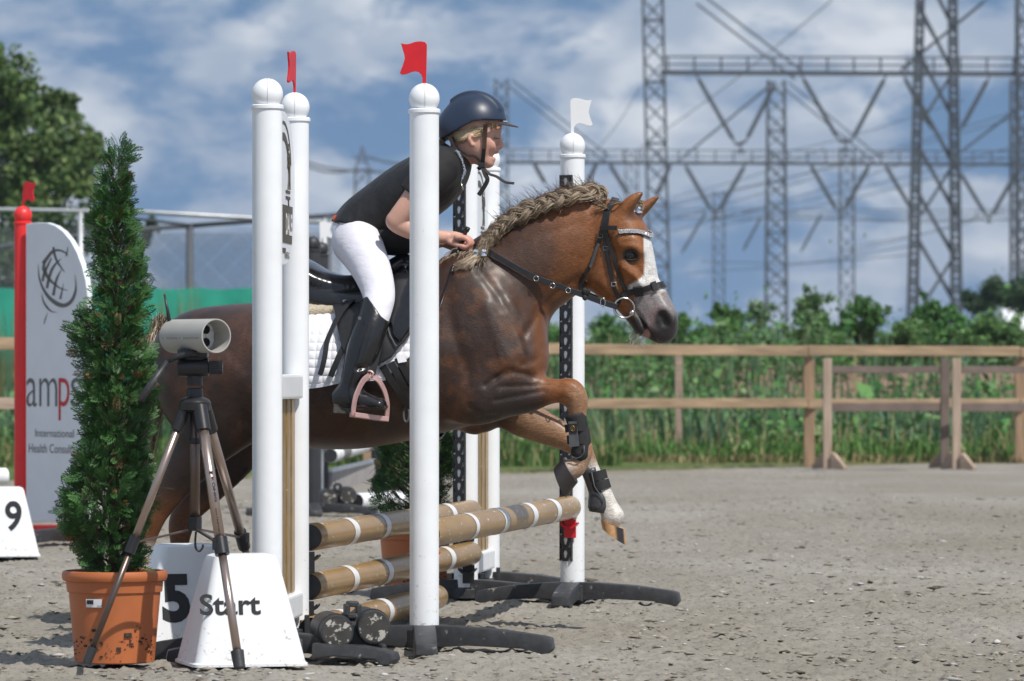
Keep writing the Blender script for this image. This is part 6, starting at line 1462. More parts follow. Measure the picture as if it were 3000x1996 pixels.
def cup(label, at, axis_in, m_, group, bent=True):
    """shallow cup under a pole end, hooked on the keyhole track; axis_in points from the upright into the jump"""
    root = thing('jump_cup', label, 'jump cup', at, group); d = np.array(axis_in, float); d /= np.linalg.norm(d); sd = np.cross(UZ, d)
    mb = MB(); mb.box(at + d * 0.004 + UZ * -0.048, (0.008, 0.04, 0.068) if abs(d[0]) > 0.7 else (0.044, 0.008, 0.068)); mb.build('back_plate', M[m_], root, bevel=0.002)
    mb = MB(); prof = [(-0.046, -0.012), (-0.034, -0.020), (-0.015, -0.027), (0.015, -0.027), (0.034, -0.020), (0.046, -0.012), (0.050, -0.016), (0.037, -0.026), (0.017, -0.034), (-0.017, -0.034), (-0.037, -0.026), (-0.050, -0.016)]
    V = [at + sd * a + UZ * (b - 0.012) + d * e for e in (0.004, 0.045) for a, b in [(0.66 * a_, b_) for a_, b_ in prof]]; n = len(prof)
    mb.add(V, [(i, (i + 1) % n, (i + 1) % n + n, i + n) for i in range(n)] + [tuple(range(n)), tuple(range(2 * n - 1, n - 1, -1))]); mb.build('cradle', M[m_], root, bevel=0.001)
    return root
def pole(label, a, b, bands, r=0.0435, grey=(), base='gold_pole', group='striped jump poles', name='jump_pole'):
    a = np.array(a, float); b = np.array(b, float); d = (b - a); L = np.linalg.norm(d); d /= L
    root = thing(name, label, 'jump pole', a * [1, 1, 0] + [0, 0, a[2] - r], group)
    t0 = 0.012 / L; sw = lambda t: a + d * L * t
    nn_ = 40; pr = np.full(nn_, r); ts = np.linspace(0, 1, nn_); pr[0] = pr[-1] = r * 0.93; ts[1] = t0; ts[-2] = 1 - t0
    MB().tube([sw(t) for t in ts], pr, 28, cap=False).build('shaft', M[base], root, smooth=True)
    for t, o in ((0, -1), (1, 1)):
        MB().tube([sw(t) - d * o * 0.02, sw(t) - d * o * 0.004], [r * 0.93, r * 0.93], 24).build('end_cap', M['black_rubber'], root, autosmooth=40)
    for (t, wd_, mk) in bands:
        MB().tube([sw(t) - d * wd_ / 2, sw(t) + d * wd_ / 2], r + 0.0012, 28, cap=False).build('band', M[mk], root, smooth=True)
    return root
def flag(label, base, U, m_, mirror=1, group='jump flags', lean=(0, 0)):
    sh = [(1148, 65), (1170, 71), (1195, 72), (1220, 66), (1240, 58), (1265, 53), (1290, 52), (1318, 57), (1332, 75), (1330, 200), (1326, 352), (1300, 352), (1301, 310), (1290, 285), (1272, 270), (1250, 265), (1222, 270), (1190, 284), (1165, 288), (1150, 287), (1140, 275), (1160, 225), (1175, 175), (1170, 140), (1160, 110)]
    U = np.array(U, float); U /= np.linalg.norm(U); V_ = UZ + np.array([lean[0], lean[1], 0]); V_ /= np.linalg.norm(V_); k = 0.41459 / 960 
    out_ = [((x_ - 1313) * k * mirror, (352 - y_) * k) for x_, y_ in sh][::(-1 if mirror > 0 else 1)]
    root = thing('jump_flag', label, 'flag', base, group)
    mb = MB(); mb.prism(out_, np.array(base) + np.cross(U, V_) * 0.003, U, V_, 0.006); mb.build('flag_plate', M[m_], root, bevel=0.0012)
    MB().tube([np.array(base) - UZ * 0.02, np.array(base) + UZ * 0.005], 0.004, 8).build('peg', M[m_], root)
    return root
ZT, ZB = 1.639, 0.064
# single uprights on the landing side
def upright(label, px, Y, trk):
    b = pt(px, Y); root = thing('jump_upright', label, 'jump upright', b, 'white jump uprights')
    post(root, b, ZT, ZB - 0.004)
    foot_arm(root, b, TX, 0.40); foot_arm(root, b, -TX, 0.36); foot_arm(root, b, -AX * 1.0 + TX * 0.04 + (0.16 * TX if trk is None else 0), 0.40, wd=0.075); foot_arm(root, b, AX, 0.40)
    MB().lathe([(0.062, 0.004), (0.060, 0.058), (0.050, 0.066)], b, 20).build('hub', M['black_rubber'], root, autosmooth=35)
    if trk is not None: track(root, b, trk, 0.150, 1.58)
    return b
n2 = upright('white upright in front of the rider, red flag facing the camera on its ball', 1243, 14.5, None)
f2 = upright('white upright behind the pony\'s head, with black keyhole track and white flag', 1677, 17.5, -AX * 0.9 - TX * 0.42)
flag('red flag flat to the camera on the upright in front of the rider', n2 + UZ * (ZT + 0.087), (1, 0, 0), 'red_paint')
flag('white flag on the upright behind the pony\'s head', f2 + UZ * (ZT + 0.087), (1, 0, 0), 'white_flag', -1)
# wings on the take-off side: two posts, gold slats between, an oval name board above
def wing(label, inner, outer, trk, side):
    inner = np.array(inner); outer = np.array(outer); d = outer - inner; L = np.linalg.norm(d); d = d / L
    vis = np.cross(UZ, d) * side                              # towards the landing side
    root = thing('jump_wing', label, 'jump wing', (inner + outer) / 2, 'white jump wings')
    for b in (inner, outer): post(root, b, ZT - 0.01, 0.034)
    if trk is not None: track(root, inner, trk, 0.150, 1.58)
    for z_ in (0.80, 0.125): MB().bar(inner + d * 0.05 + UZ * z_ + vis * 0.002, outer - d * 0.05 + UZ * z_ + vis * 0.002, 0.062, 0.075).build('cross_bar', M['white_plastic'], root, bevel=0.008)
    for k in range(5):
        c = inner + d * (0.105 + (L - 0.21) * k / 4); MB().bar(c + UZ * 0.163 - vis * 0.004, c + UZ * 0.762 - vis * 0.004, 0.085, 0.026, vis).build('slat', M['gold_paint'], root, bevel=0.004)
    # board
    cz = 1.405; cen = (inner + outer) / 2; U = AX * (1 if d @ AX > 0 else 1); U = d if d @ AX > 0 else -d
    ra, rb_ = L / 2 - 0.040, 0.235; oval = [(ra * np.sign(math.cos(a)) * abs(math.cos(a)) ** 0.8, rb_ * np.sign(math.sin(a)) * abs(math.sin(a)) ** 0.8) for a in np.linspace(0, 2 * math.pi, 49)[:-1]]
    O = cen + UZ * cz + vis * 0.006
    bd = MB().prism(oval, O, U, UZ, 0.022).build('name_board', M['panel'], root, bevel=0.004)
    for sg in (-1, 1): MB().bar(cen + U * sg * (L / 2 - 0.06) + UZ * (cz - 0.1) - vis * 0.018, cen + U * sg * (L / 2 - 0.02) + UZ * (cz - 0.1) - vis * 0.018, 0.02, 0.03).build('bracket', M['white_plastic'], root)
    f0 = O + vis * 0.0008
    def flat(shape, name='print', m_='print_dark'): MB().prism(shape, f0 + vis * 0.0012, U, UZ, 0.001).build(name, M[m_], bd)
    def ringpts(rx, rz, a0, a1, cz_, wd_): 
        o1 = [(rx * math.cos(a), cz_ + rz * math.sin(a)) for a in np.linspace(a0, a1, 22)]; return o1 + [(p_[0] * (1 - wd_), cz_ + (p_[1] - cz_) * (1 - wd_)) for p_ in o1[::-1]]
    flat(ringpts(0.20, 0.150, 0.15, math.pi - 0.15, 0.055, 0.05)); flat(ringpts(0.15, 0.105, 0.2, math.pi - 0.2, 0.065, 0.22))
    flat([(0.215, -0.165), (0.235, -0.05), (-0.235, -0.05), (-0.215, -0.165)][::-1])
    text('DALE', f0 + U * 0.045 + UZ * -0.140, U, UZ, 0.165, 0.066, M['white_tape'], bd, th=0.0022, bold=0.03)
    text('ERBERG', f0 + UZ * -0.02, U, UZ, 0.17, 0.018, M['print_dark'], bd, th=0.0014, arc=(-0.195, 0.85, 2.25 - math.pi * 0.0)) if False else text('ERBERG', f0 + U * 0.03 + UZ * -0.212, U, UZ, 0.12, 0.020, M['print_dark'], bd, th=0.0014, bold=0.02)
    flat([(-0.06, -0.182), (0.06, -0.182), (0.045, -0.196), (-0.045, -0.196)][::-1])
    for z_ in (-0.012, -0.030): flat([(0.06, z_), (0.17, z_), (0.17, z_ + 0.009), (0.06, z_ + 0.009)])
    for pth in ([(0.12, 0.14), (0.10, 0.10), (0.13, 0.05), (0.11, 0.0)], [(0.16, 0.11), (0.155, 0.05), (0.16, 0.0)], [(0.12, -0.03), (0.125, -0.05)]):
        P = [f0 + U * a + UZ * b + vis * 0.001 for a, b in spline(pth, 4)]; MB().tube(P, 0.0028, 6).build('print', M['print_dark'], bd)
    for k in range(5): MB().tube([f0 + U * (0.10 + 0.006 * (k % 2)) + UZ * (0.125 - k * 0.013), f0 + U * (0.115 + 0.006 * (k % 2)) + UZ * (0.122 - k * 0.013)], 0.005, 6).build('print', M['print_dark'], bd)
    # feet
    for b in (inner, outer):
        foot_arm(root, b, TX, 0.36); foot_arm(root, b, -TX, 0.36)
        MB().lathe([(0.060, 0.004), (0.058, 0.036), (0.050, 0.044)], b, 20).build('hub', M['black_rubber'], root, autosmooth=35)
        for sg in (-1, 1):
            for e in (0.0, 0.05): MB().box(b + d * (0.09 if b is inner else -0.09) + TX * (0.02 + sg * 0.03) + UZ * 0.055, (0.016, 0.02, 0.075)).build('lug', M['black_rubber'], root, bevel=0.003) if e == 0 else None
    MB().bar(inner + UZ * 0.028, outer + UZ * 0.028, 0.075, 0.042).build('base_beam', M['black_rubber'], root, bevel=0.006)
n1i, n1o = pt(863, 14.8), pt(783, 14.1); f1i, f1o = pt(1365, 17.7), pt(1430, 18.4)
wing('white jump wing nearest the camera, beside the tripod, red flag on its rear ball', n1i, n1o, None, 1)
wing('white jump wing with black keyhole track standing behind the rider\'s arm and the pony\'s chest', f1i, f1o, -AX * 0.9 - TX * 0.42, -1)
flag('red flag turned edge on above the wing nearest the camera', n1i + UZ * (ZT + 0.077), (0.25, 0.97, 0), 'red_paint', 1)
# poles
G, WT, GT = 'gold_pole', 'white_tape', 'grey_tape'
def ends(i, o, z, sh, e0=0.055, e1=0.05):
    d = (o - i) / np.linalg.norm(o - i); return i + d * e0 + UZ * z + TX * sh, o - d * e1 + UZ * z + TX * sh
a, b = ends(n2, f2, 0.348, -0.002)
def tpos(a, b, px):                                         # parameter of the photo column along a pole
    lo, hi = 0.0, 1.0
    for _ in range(40):
        m = (lo + hi) / 2; p = a + (b - a) * m
        if PX0 + p[0] / p[1] * F < px: lo = m
        else: hi = m
    return lo
pole('ochre pole with white bands held by red cups under the pony\'s forelegs', a, b, [(tpos(a, b, x_), w_, mk) for x_, w_, mk in ((1362, .062, WT), (1450, .09, WT), (1535, .09, WT), (1605, .09, WT))])
zt_, zm_ = 0.327, 0.172
a, b = ends(n1i, f1i, zt_, 0.030, 0.075, 0.05)
pole('highest ochre pole on the take-off side, resting on the black cups', a, b, [(tpos(a, b, x_), w_, mk) for x_, w_, mk in ((1010, .075, WT), (1103, .075, WT), (1215, .08, WT), (1300, .08, WT))])
a, b = ends(n1i, f1i, zm_, 0.028, 0.075, 0.05)
pole('middle ochre pole on the take-off side, just above the ground pole', a, b, [(tpos(a, b, x_), w_, mk) for x_, w_, mk in ((1008, .075, WT), (1110, .075, WT), (1222, .08, WT), (1296, .08, WT))])
a = pt(893, 14.72) + UZ * 0.043 + TX * 0.02; b = pt(1280, 16.95) + UZ * 0.043
pole('ochre ground pole lying on the sand under the jump', a, b, [(tpos(a, b, 990), .075, WT), (tpos(a, b, 1112), .075, WT), (tpos(a, b, 1215), .08, WT)])
cup('red jump cup on the upright in front of the rider', n2 + AX * 0.050 + UZ * 0.318, AX, 'red_paint', 'red jump cups')
cup('red jump cup on the upright behind the pony\'s forelegs', f2 - AX * 0.052 + UZ * 0.318, -AX, 'red_paint', 'red jump cups')
cup('black jump cup under the highest pole beside the nearest wing', n1i + AX * 0.052 + TX * 0.03 + UZ * (zt_ - .03), AX, 'black_plastic', 'black jump cups')
cup('black jump cup under the middle pole beside the nearest wing', n1i + AX * 0.052 + TX * 0.028 + UZ * (zm_ - .03), AX, 'black_plastic', 'black jump cups')
cup('black jump cup under the highest pole at the far wing', f1i - AX * 0.056 + TX * 0.02 + UZ * (zt_ - .03), -AX, 'black_plastic', 'black jump cups')
cup('black jump cup under the middle pole at the far wing', f1i - AX * 0.056 + TX * 0.02 + UZ * (zm_ - .03), -AX, 'black_plastic', 'black jump cups')
# twin-roll ballast blocks
def ballast(label, c, d, group, k=1.0):
    """two rubber rolls side by side on a foot, with a lug on top; d is the rolls' axis towards us"""
    d = np.array(d, float); d /= np.linalg.norm(d); sd = np.cross(d, UZ); root = thing('ballast_weight', label, 'weight', c * [1, 1, 0], group)
    r = 0.0505 * k
    for sg in (-1, 1):
        e = c + sd * sg * 0.056 * k + UZ * (0.092 * k if sg < 0 else 0.080 * k) + d * (0.0 if sg < 0 else 0.02)
        p = MB().tube([e - d * 0.17 * k, e + d * 0.055 * k, e + d * 0.075 * k, e + d * 0.085 * k], [r, r, r * 0.985, r * 0.93], 30).build('roll', M['black_rubber'], root, autosmooth=50)
        MB().tube([e + d * 0.035 * k, e + d * 0.045 * k], r + 0.004 * k, 30).build('roll_rim', M['black_rubber'], p, autosmooth=50)
        MB().tube([e + d * 0.0851 * k, e + d * 0.0865 * k], r * 0.86, 26).build('roll_face', mat('sanded rubber face', (0.045, 0.043, 0.04), 0.8, vary=(30, 0.3), dirt=((0.42, 0.40, 0.36), 38, 0.56, 0.05)), p)
    MB().box(c + UZ * 0.062 * k - d * 0.05 * k, (0.10 * k, 0.2 * k, 0.095 * k)).build('saddle_block', M['black_rubber'], root, bevel=0.012)
    mb = MB(); q_ = c + UZ * 0.142 * k + d * 0.02 * k
    for a in range(4):
        t0_, t1_ = a * math.pi / 2 + 0.785, (a + 1) * math.pi / 2 + 0.785; rr = 0.024 * k; mb.bar(q_ + sd * math.cos(t0_) * rr + UZ * math.sin(t0_) * rr, q_ + sd * math.cos(t1_) * rr + UZ * math.sin(t1_) * rr, 0.016 * k, 0.05 * k, d)
    mb.build('lug', M['black_rubber'], root, bevel=0.004)
    MB().box(c + UZ * 0.105 * k - d * 0.02 * k, (0.062 * k, 0.07 * k, 0.05 * k)).build('lug_neck', M['black_rubber'], root, bevel=0.008)
    return root
ballast('twin roll black rubber weight on the ground before the jump', pt(1030, 14.05), (0.16, -1, 0), 'rubber ballast weights')
foot_root = thing('rubber_foot', 'flat black rubber foot lying below the twin roll weight', 'foot', pt(1000, 13.9)); foot_arm(foot_root, pt(905, 13.95), (1, -0.25, 0), 0.27, 0.05, 0.03)
foot_arm(foot_root, pt(905, 13.95), (-1, -0.10, 0), 0.42, 0.06, 0.035)
# ------------------------------------------------------------------ number blocks, tripod, potted conifers, red wing, fence behind
def block(label, px, Y, ang, txt, tw_, th_, tz, tx=0.0, bold=0.03):
    b = pt(px, Y); root = thing('number_block', label, 'marker block', b, 'white marker blocks'); a = math.radians(ang); U = np.array([math.cos(a), math.sin(a), 0]); D = np.array([-math.sin(a), math.cos(a), 0])
    wb, wt, db, dt, h = 0.325, 0.185, 0.30, 0.17, 0.318
    levels = [(0.0, wb + 0.012, db + 0.012), (0.008, wb + 0.012, db + 0.012), (0.012, wb, db), (h * 0.5, (wb + wt) / 2 + 0.004, (db + dt) / 2 + 0.004), (h - 0.018, wt + 0.008, dt + 0.008), (h - 0.005, wt - 0.004, dt - 0.004), (h, wt - 0.03, dt - 0.03)]
    V = []; n = 40
    for z_, ww, dd in levels:
        rc_ = 0.026
        for q_ in range(4):
            cx, cy = [(1, 1), (-1, 1), (-1, -1), (1, -1)][q_]
            for k in range(10):
                t = q_ * math.pi / 2 + k / 9 * math.pi / 2; V.append(b + U * (cx * (ww / 2 - rc_) + rc_ * math.cos(t)) + D * (cy * (dd / 2 - rc_) + rc_ * math.sin(t)) + UZ * z_)
    m = len(levels); Fc = [(i * n + k, i * n + (k + 1) % n, (i + 1) * n + (k + 1) % n, (i + 1) * n + k) for i in range(m - 1) for k in range(n)] + [tuple(range(n - 1, -1, -1)), tuple(range((m - 1) * n, m * n))]
    MB().add(V, Fc).build('shell', M['white_block'], root, autosmooth=30)
    sl_ = (db - dt) / 2 / h; N_ = np.array([0, 0, 0]) - D; Vv = UZ + D * sl_; Vv /= np.linalg.norm(Vv)
    O = b - D * (db / 2 + 0.0012) + Vv * tz + U * (tx - tw_ / 2) + np.cross(U, Vv) * 0.0012
    text(txt, O, U, Vv, tw_, th_, M['print_black'], root, 'lettering', bold=bold)
    return root
block('white marker block reading Start behind the tripod\'s front leg', 706, 13.74, 15, 'Start', 0.178, 0.062, 0.150, -0.056, 0.022)
block('white marker block with a black 5 between the potted conifer and the Start block', 548, 14.55, 15, '5', 0.086, 0.150, 0.085, -0.058, 0.045)
block('white marker block with a black 9 at the left edge of the picture', 8, 21.9, 8, '9', 0.076, 0.142, 0.118, 0.045, 0.02)

# tripod
TY = 13.56
tri = thing('camera_tripod', 'bronze aluminium tripod with black joints carrying the grey tube', 'tripod', pt(571, TY))
apex = W(571, 1185, TY); feet = [W(252, 1945, 13.47), W(703, 1965, 13.28), W(800, 1880, 14.3)]
feet = [np.array([f[0], f[1], 0.012]) for f in feet]
offs = [np.array([-0.030, -0.010, -0.02]), np.array([0.018, -0.030, -0.02]), np.array([0.030, 0.024, -0.02])]
clamp = []
for f, o_, mk, r0 in zip(feet, offs, (('bronze', 'bronze_dark'), ('bronze', 'bronze'), ('bronze', 'bronze_dark')), (0.0115, 0.0150, 0.0135)):
    a = apex + o_; k1 = a + (f - a) * 0.52; clamp.append(k1)
    lg = MB().tube([a, k1], r0, 16).build('leg', M[mk[0]], tri, smooth=True)
    MB().tube([k1, a + (f - a) * 0.955], r0 * 0.80, 14).build('lower_tube', M[mk[1]], lg, smooth=True)
    MB().tube([a + (f - a) * 0.495, a + (f - a) * 0.56], r0 * 1.38, 14).build('clamp', M['black_plastic'], lg, autosmooth=40)
    MB().tube([a + (f - a) * -0.02, a + (f - a) * 0.075], r0 * 1.42, 14).build('shoulder', M['black_plastic'], lg, autosmooth=40)
    MB().tube([a + (f - a) * 0.93, a + (f - a) * 0.995], [r0 * 1.25, r0 * 1.1], 14).build('rubber_foot', M['black_rubber'], lg, autosmooth=40)
    sd = np.cross(f - a, UZ); sd /= np.linalg.norm(sd); MB().box(k1 + sd * r0 * 1.3 + UZ * 0.0, (0.012, 0.018, 0.03)).build('lever', M['black_plastic'], lg, bevel=0.002)
fr = tri.children[1]
a, f = apex + offs[1], feet[1]; dl = (f - a) / np.linalg.norm(f - a)
Un = -dl; Nn = np.array([0.0, -1, 0]); Nn = Nn - dl * (Nn @ dl); Nn /= np.linalg.norm(Nn); Vn = np.cross(Nn, dl)
text('KÖNIG', a + dl * 0.205 + Nn * 0.0151 - Vn * -0.003, dl, np.cross(Nn, dl), 0.075, 0.0085, M['print_black'], fr, th=0.0012, bold=0.03)
text('KN-TRIPOD40N', a + dl * 0.30 + Nn * 0.0151, dl, np.cross(Nn, dl), 0.095, 0.0045, M['print_black'], fr, th=0.0012, bold=0.02)
MB().prism([(0, 0), (0.010, 0), (0.005, 0.005), (0.010, 0.010), (0, 0.010)], a + dl * 0.187 + Nn * 0.0162 - np.cross(Nn, dl) * 0.001, dl, np.cross(Nn, dl), 0.001).build('logo', M['print_black'], fr)
# spider, column, hook, braces
MB().lathe([(0.030, -0.022), (0.044, -0.016), (0.046, 0.006), (0.040, 0.014), (0.024, 0.022), (0.022, 0.045), (0.026, 0.047)], apex, 24).build('spider', M['black_plastic'], tri, autosmooth=40)
cb = W(574, 1545, TY)
col_ = MB().tube([apex, np.array([apex[0], apex[1], cb[2]])], 0.0145, 18).build('centre_column', M['bronze_dark'], tri, smooth=True)
MB().tube([np.array([apex[0], apex[1], cb[2] + 0.03]), np.array([apex[0], apex[1], cb[2] - 0.010])], 0.020, 18).build('column_collar', M['black_plastic'], col_, autosmooth=40)
MB().tube([np.array([apex[0], apex[1], cb[2] + 0.24]), np.array([apex[0], apex[1], cb[2] + 0.255])], 0.018, 18).build('column_collar', M['black_plastic'], col_, autosmooth=40)
MB().bar(np.array([apex[0] - 0.019, apex[1] - 0.01, cb[2] + 0.25]), np.array([apex[0] - 0.019, apex[1] - 0.01, apex[2]]), 0.010, 0.006, (0, 1, 0)).build('rack', M['black_plastic'], col_)
hk = np.array([apex[0] + 0.004, apex[1] - 0.015, cb[2] - 0.012]); hp_ = [hk, hk + [-0.002, 0, -0.03], hk + [0, 0, -0.048], hk + [0.010, 0, -0.056], hk + [0.019, 0, -0.046], hk + [0.020, 0, -0.036]]
MB().tube(spline(hp_, 4), 0.0032, 8).build('hook', M['black_plastic'], tri, smooth=True)
for k1 in clamp: MB().bar(np.array([apex[0], apex[1], cb[2] - 0.004]), k1, 0.010, 0.006).build('brace', M['bronze_dark'], tri, bevel=0.001)
# pan head
hb = W(571, 1130, TY)
MB().tube([hb, hb + UZ * 0.035], 0.022, 20).build('head_neck', M['black_plastic'], tri, autosmooth=40)
MB().tube([hb + [-0.048, -0.01, 0.052], hb + [0.040, -0.01, 0.052]], 0.027, 20).build('tilt_barrel', M['black_plastic'], tri, bevel=0.003, autosmooth=40)
kn = MB(); 
for k in range(16):
    t = k * math.pi / 8; kn.bar(hb + [0.042, -0.01 + 0.0165 * math.cos(t), 0.052 + 0.0165 * math.sin(t)], hb + [0.080, -0.01 + 0.0165 * math.cos(t), 0.052 + 0.0165 * math.sin(t)], 0.005, 0.005)
kn.tube([hb + [0.038, -0.01, 0.052], hb + [0.080, -0.01, 0.052]], 0.0168, 16); kn.build('tilt_knob', M['black_plastic'], tri)
MB().box(hb + [-0.005, 0, 0.093], (0.085, 0.075, 0.026)).build('quick_plate', M['black_plastic'], tri, bevel=0.005)
MB().box(hb + [0.0, 0, 0.075], (0.055, 0.05, 0.03)).build('head_block', M['black_plastic'], tri, bevel=0.004)
h0_, h1_, h2_, h3_ = hb + [-0.01, -0.045, 0.092], hb + [-0.05, -0.05, 0.082], hb + [-0.075, -0.055, 0.068], W(412, 1172, TY - .12)
hd_ = MB().tube([h0_ + [0.02, 0, 0], h0_, h1_, h2_], [0.011, 0.011, 0.009, 0.0075], 12).build('pan_handle', M['black_plastic'], tri, smooth=True)
MB().tube([h2_, h2_ + (h3_ - h2_) * 0.25, h2_ + (h3_ - h2_) * 0.3, h3_], [0.0075, 0.008, 0.0105, 0.0115], 12).build('handle_grip', M['black_rubber'], hd_, smooth=True)
# sensor in a plastic pipe on the head
sens = thing('sensor_tube', 'timing sensor inside a short grey plastic pipe on the tripod', 'sensor', hb + [0, 0, 0.108])
ax_ = np.array([0.57, -0.82, 0.0]); ax_ /= np.linalg.norm(ax_); cc_ = W(571, 985, TY); L_ = 0.236; r = 0.0485
A_, B_ = cc_ - ax_ * L_ / 2, cc_ + ax_ * L_ / 2
mb = MB(); mb.tube([A_, B_], r, 48, cap=False); mb.tube([B_, A_], r - 0.0032, 48, cap=False); n = 48
sdv = np.cross(ax_, UZ)
for e in (A_, B_):
    V = [e + sdv * math.cos(t) * rr + UZ * math.sin(t) * rr for rr in (r, r - 0.0032) for t in np.linspace(0, 2 * math.pi, n + 1)[:-1]]; mb.add(V, [(k, (k + 1) % n, n + (k + 1) % n, n + k) for k in range(n)])
pp = mb.build('pipe', M['pvc'], sens, fix=False, autosmooth=40)
text('0  1 7 WAVIN KOMO 110x3.2 PVC', A_ + ax_ * 0.02 - sdv * -(r + 0.0004) - UZ * 0.006, ax_, UZ, 0.19, 0.006, M['print_grey'], pp, th=0.0006) if False else None
mk_ = MB()
for k in range(26):
    s_ = 0.02 + k * 0.0078
    if rng.random() < 0.8: mk_.box(A_ + ax_ * s_ + sdv * (r + 0.0002) * 0.995 - UZ * 0.006, (0.0032, 0.0032, 0.0045))
mk_.build('pipe_print', M['print_grey'], pp)
pl_ = cc_ + ax_ * 0.03 - sdv * 0.024
MB().bar(pl_ - UZ * 0.036, pl_ + UZ * 0.036, 0.006, 0.04, sdv).build('sensor_face', M['white_plastic'], sens, bevel=0.002)
for sg in (-1, 1): MB().tube([pl_ + ax_ * 0.002 + UZ * sg * 0.018 + sdv * 0.008, pl_ + ax_ * 0.006 + UZ * sg * 0.018 + sdv * 0.008], 0.0125, 20).build('lens', M['dark_hole'], sens)
MB().tube([W(497, 945, TY + .08), W(492, 915, TY + .08), W(482, 862, TY + .08)], [0.0062, 0.0048, 0.0028], 10).build('antenna', M['black_plastic'], sens, smooth=True)
MB().box(cc_ - UZ * (r + 0.004), (0.05, 0.05, 0.018)).build('mount', M['black_plastic'], sens, bevel=0.003)

# potted conifers
def plant_pot(label, c, k=1.0, sticker=True):
    root = thing('plant_pot', label, 'plant pot', c, 'terracotta plant pots')
    pr = [(0.100, 0.0), (0.116, 0.004), (0.118, 0.03), (0.1335, 0.205), (0.1385, 0.207), (0.1415, 0.236), (0.150, 0.240), (0.1535, 0.248), (0.1535, 0.258), (0.1505, 0.266), (0.145, 0.268), (0.140, 0.262), (0.134, 0.225)]
    MB().lathe([(r * k, z * k) for r, z in pr], c, 56, cap=False).build('pot', M['terracotta'], root, autosmooth=35)
    MB().lathe([(0.135 * k, 0.232 * k), (0.07 * k, 0.240 * k), (0.01, 0.242 * k)], c, 32).build('soil', M['soil'], root, smooth=True)
    # mud clinging low on the wall
    mb = MB()
    for _ in range(150):
        t = rng.uniform(3.4, 6.0); z_ = 0.055 + 0.02 * math.sin(t * 5) + rng.normal(0, .016); r = 0.1195 + (z_ - 0.03) * 0.088
        p = c + np.array([math.cos(t) * r, math.sin(t) * r, max(z_, 0.004)]) * [k, k, k]; s_ = rng.gamma(2.0, 0.0014)
        mb.box(p, (s_ * rng.uniform(.6, 2), s_ * .5, s_ * rng.uniform(.4, 1.2)), R=np.array([[math.cos(t), -math.sin(t), 0], [math.sin(t), math.cos(t), 0], [0, 0, 1]]) @ np.array([[0, -1, 0], [1, 0, 0], [0, 0, 1]]))
    mb.build('mud', M['soil'], root)
    if sticker:
        V = []; t0_, t1_ = 4.14, 4.52
        for i in range(7):
            t = t0_ + (t1_ - t0_) * i / 6
            for z_ in (0.166, 0.190): r = 0.1205 + (z_ - 0.03) * 0.0886 + 0.0012; V.append(c + np.array([math.cos(t) * r, math.sin(t) * r, z_]))
        st = mesh_np('price_label', V, [(2 * i, 2 * i + 2, 2 * i + 3, 2 * i + 1) for i in range(6)], M['white_tape'], root)
        mb = MB()
        for j in range(9):
            t = t0_ + 0.03 + j * 0.018; r = 0.1205 + (0.183 - 0.03) * 0.0886 + 0.002; wj = 0.0006 + 0.0006 * (j % 3)
            mb.box(c + np.array([math.cos(t) * r, math.sin(t) * r, 0.181]), (wj * 2, 0.001, 0.012))
        mb.build('barcode', M['print_black'], st)
        t = t1_ - 0.10; r = 0.1205 + 0.137 * 0.0886 + 0.0025; text('€6.99', c + np.array([math.cos(t) * r, math.sin(t) * r, 0.168]), (1, -0.15, 0), UZ, 0.015, 0.0045, M['print_black'], st, th=0.0004)
    return root
M['thuja'] = mat('thuja sprays', (0.04, 0.1, 0.03), 0.5, attr=True, trans=0.15, spec=0.35)
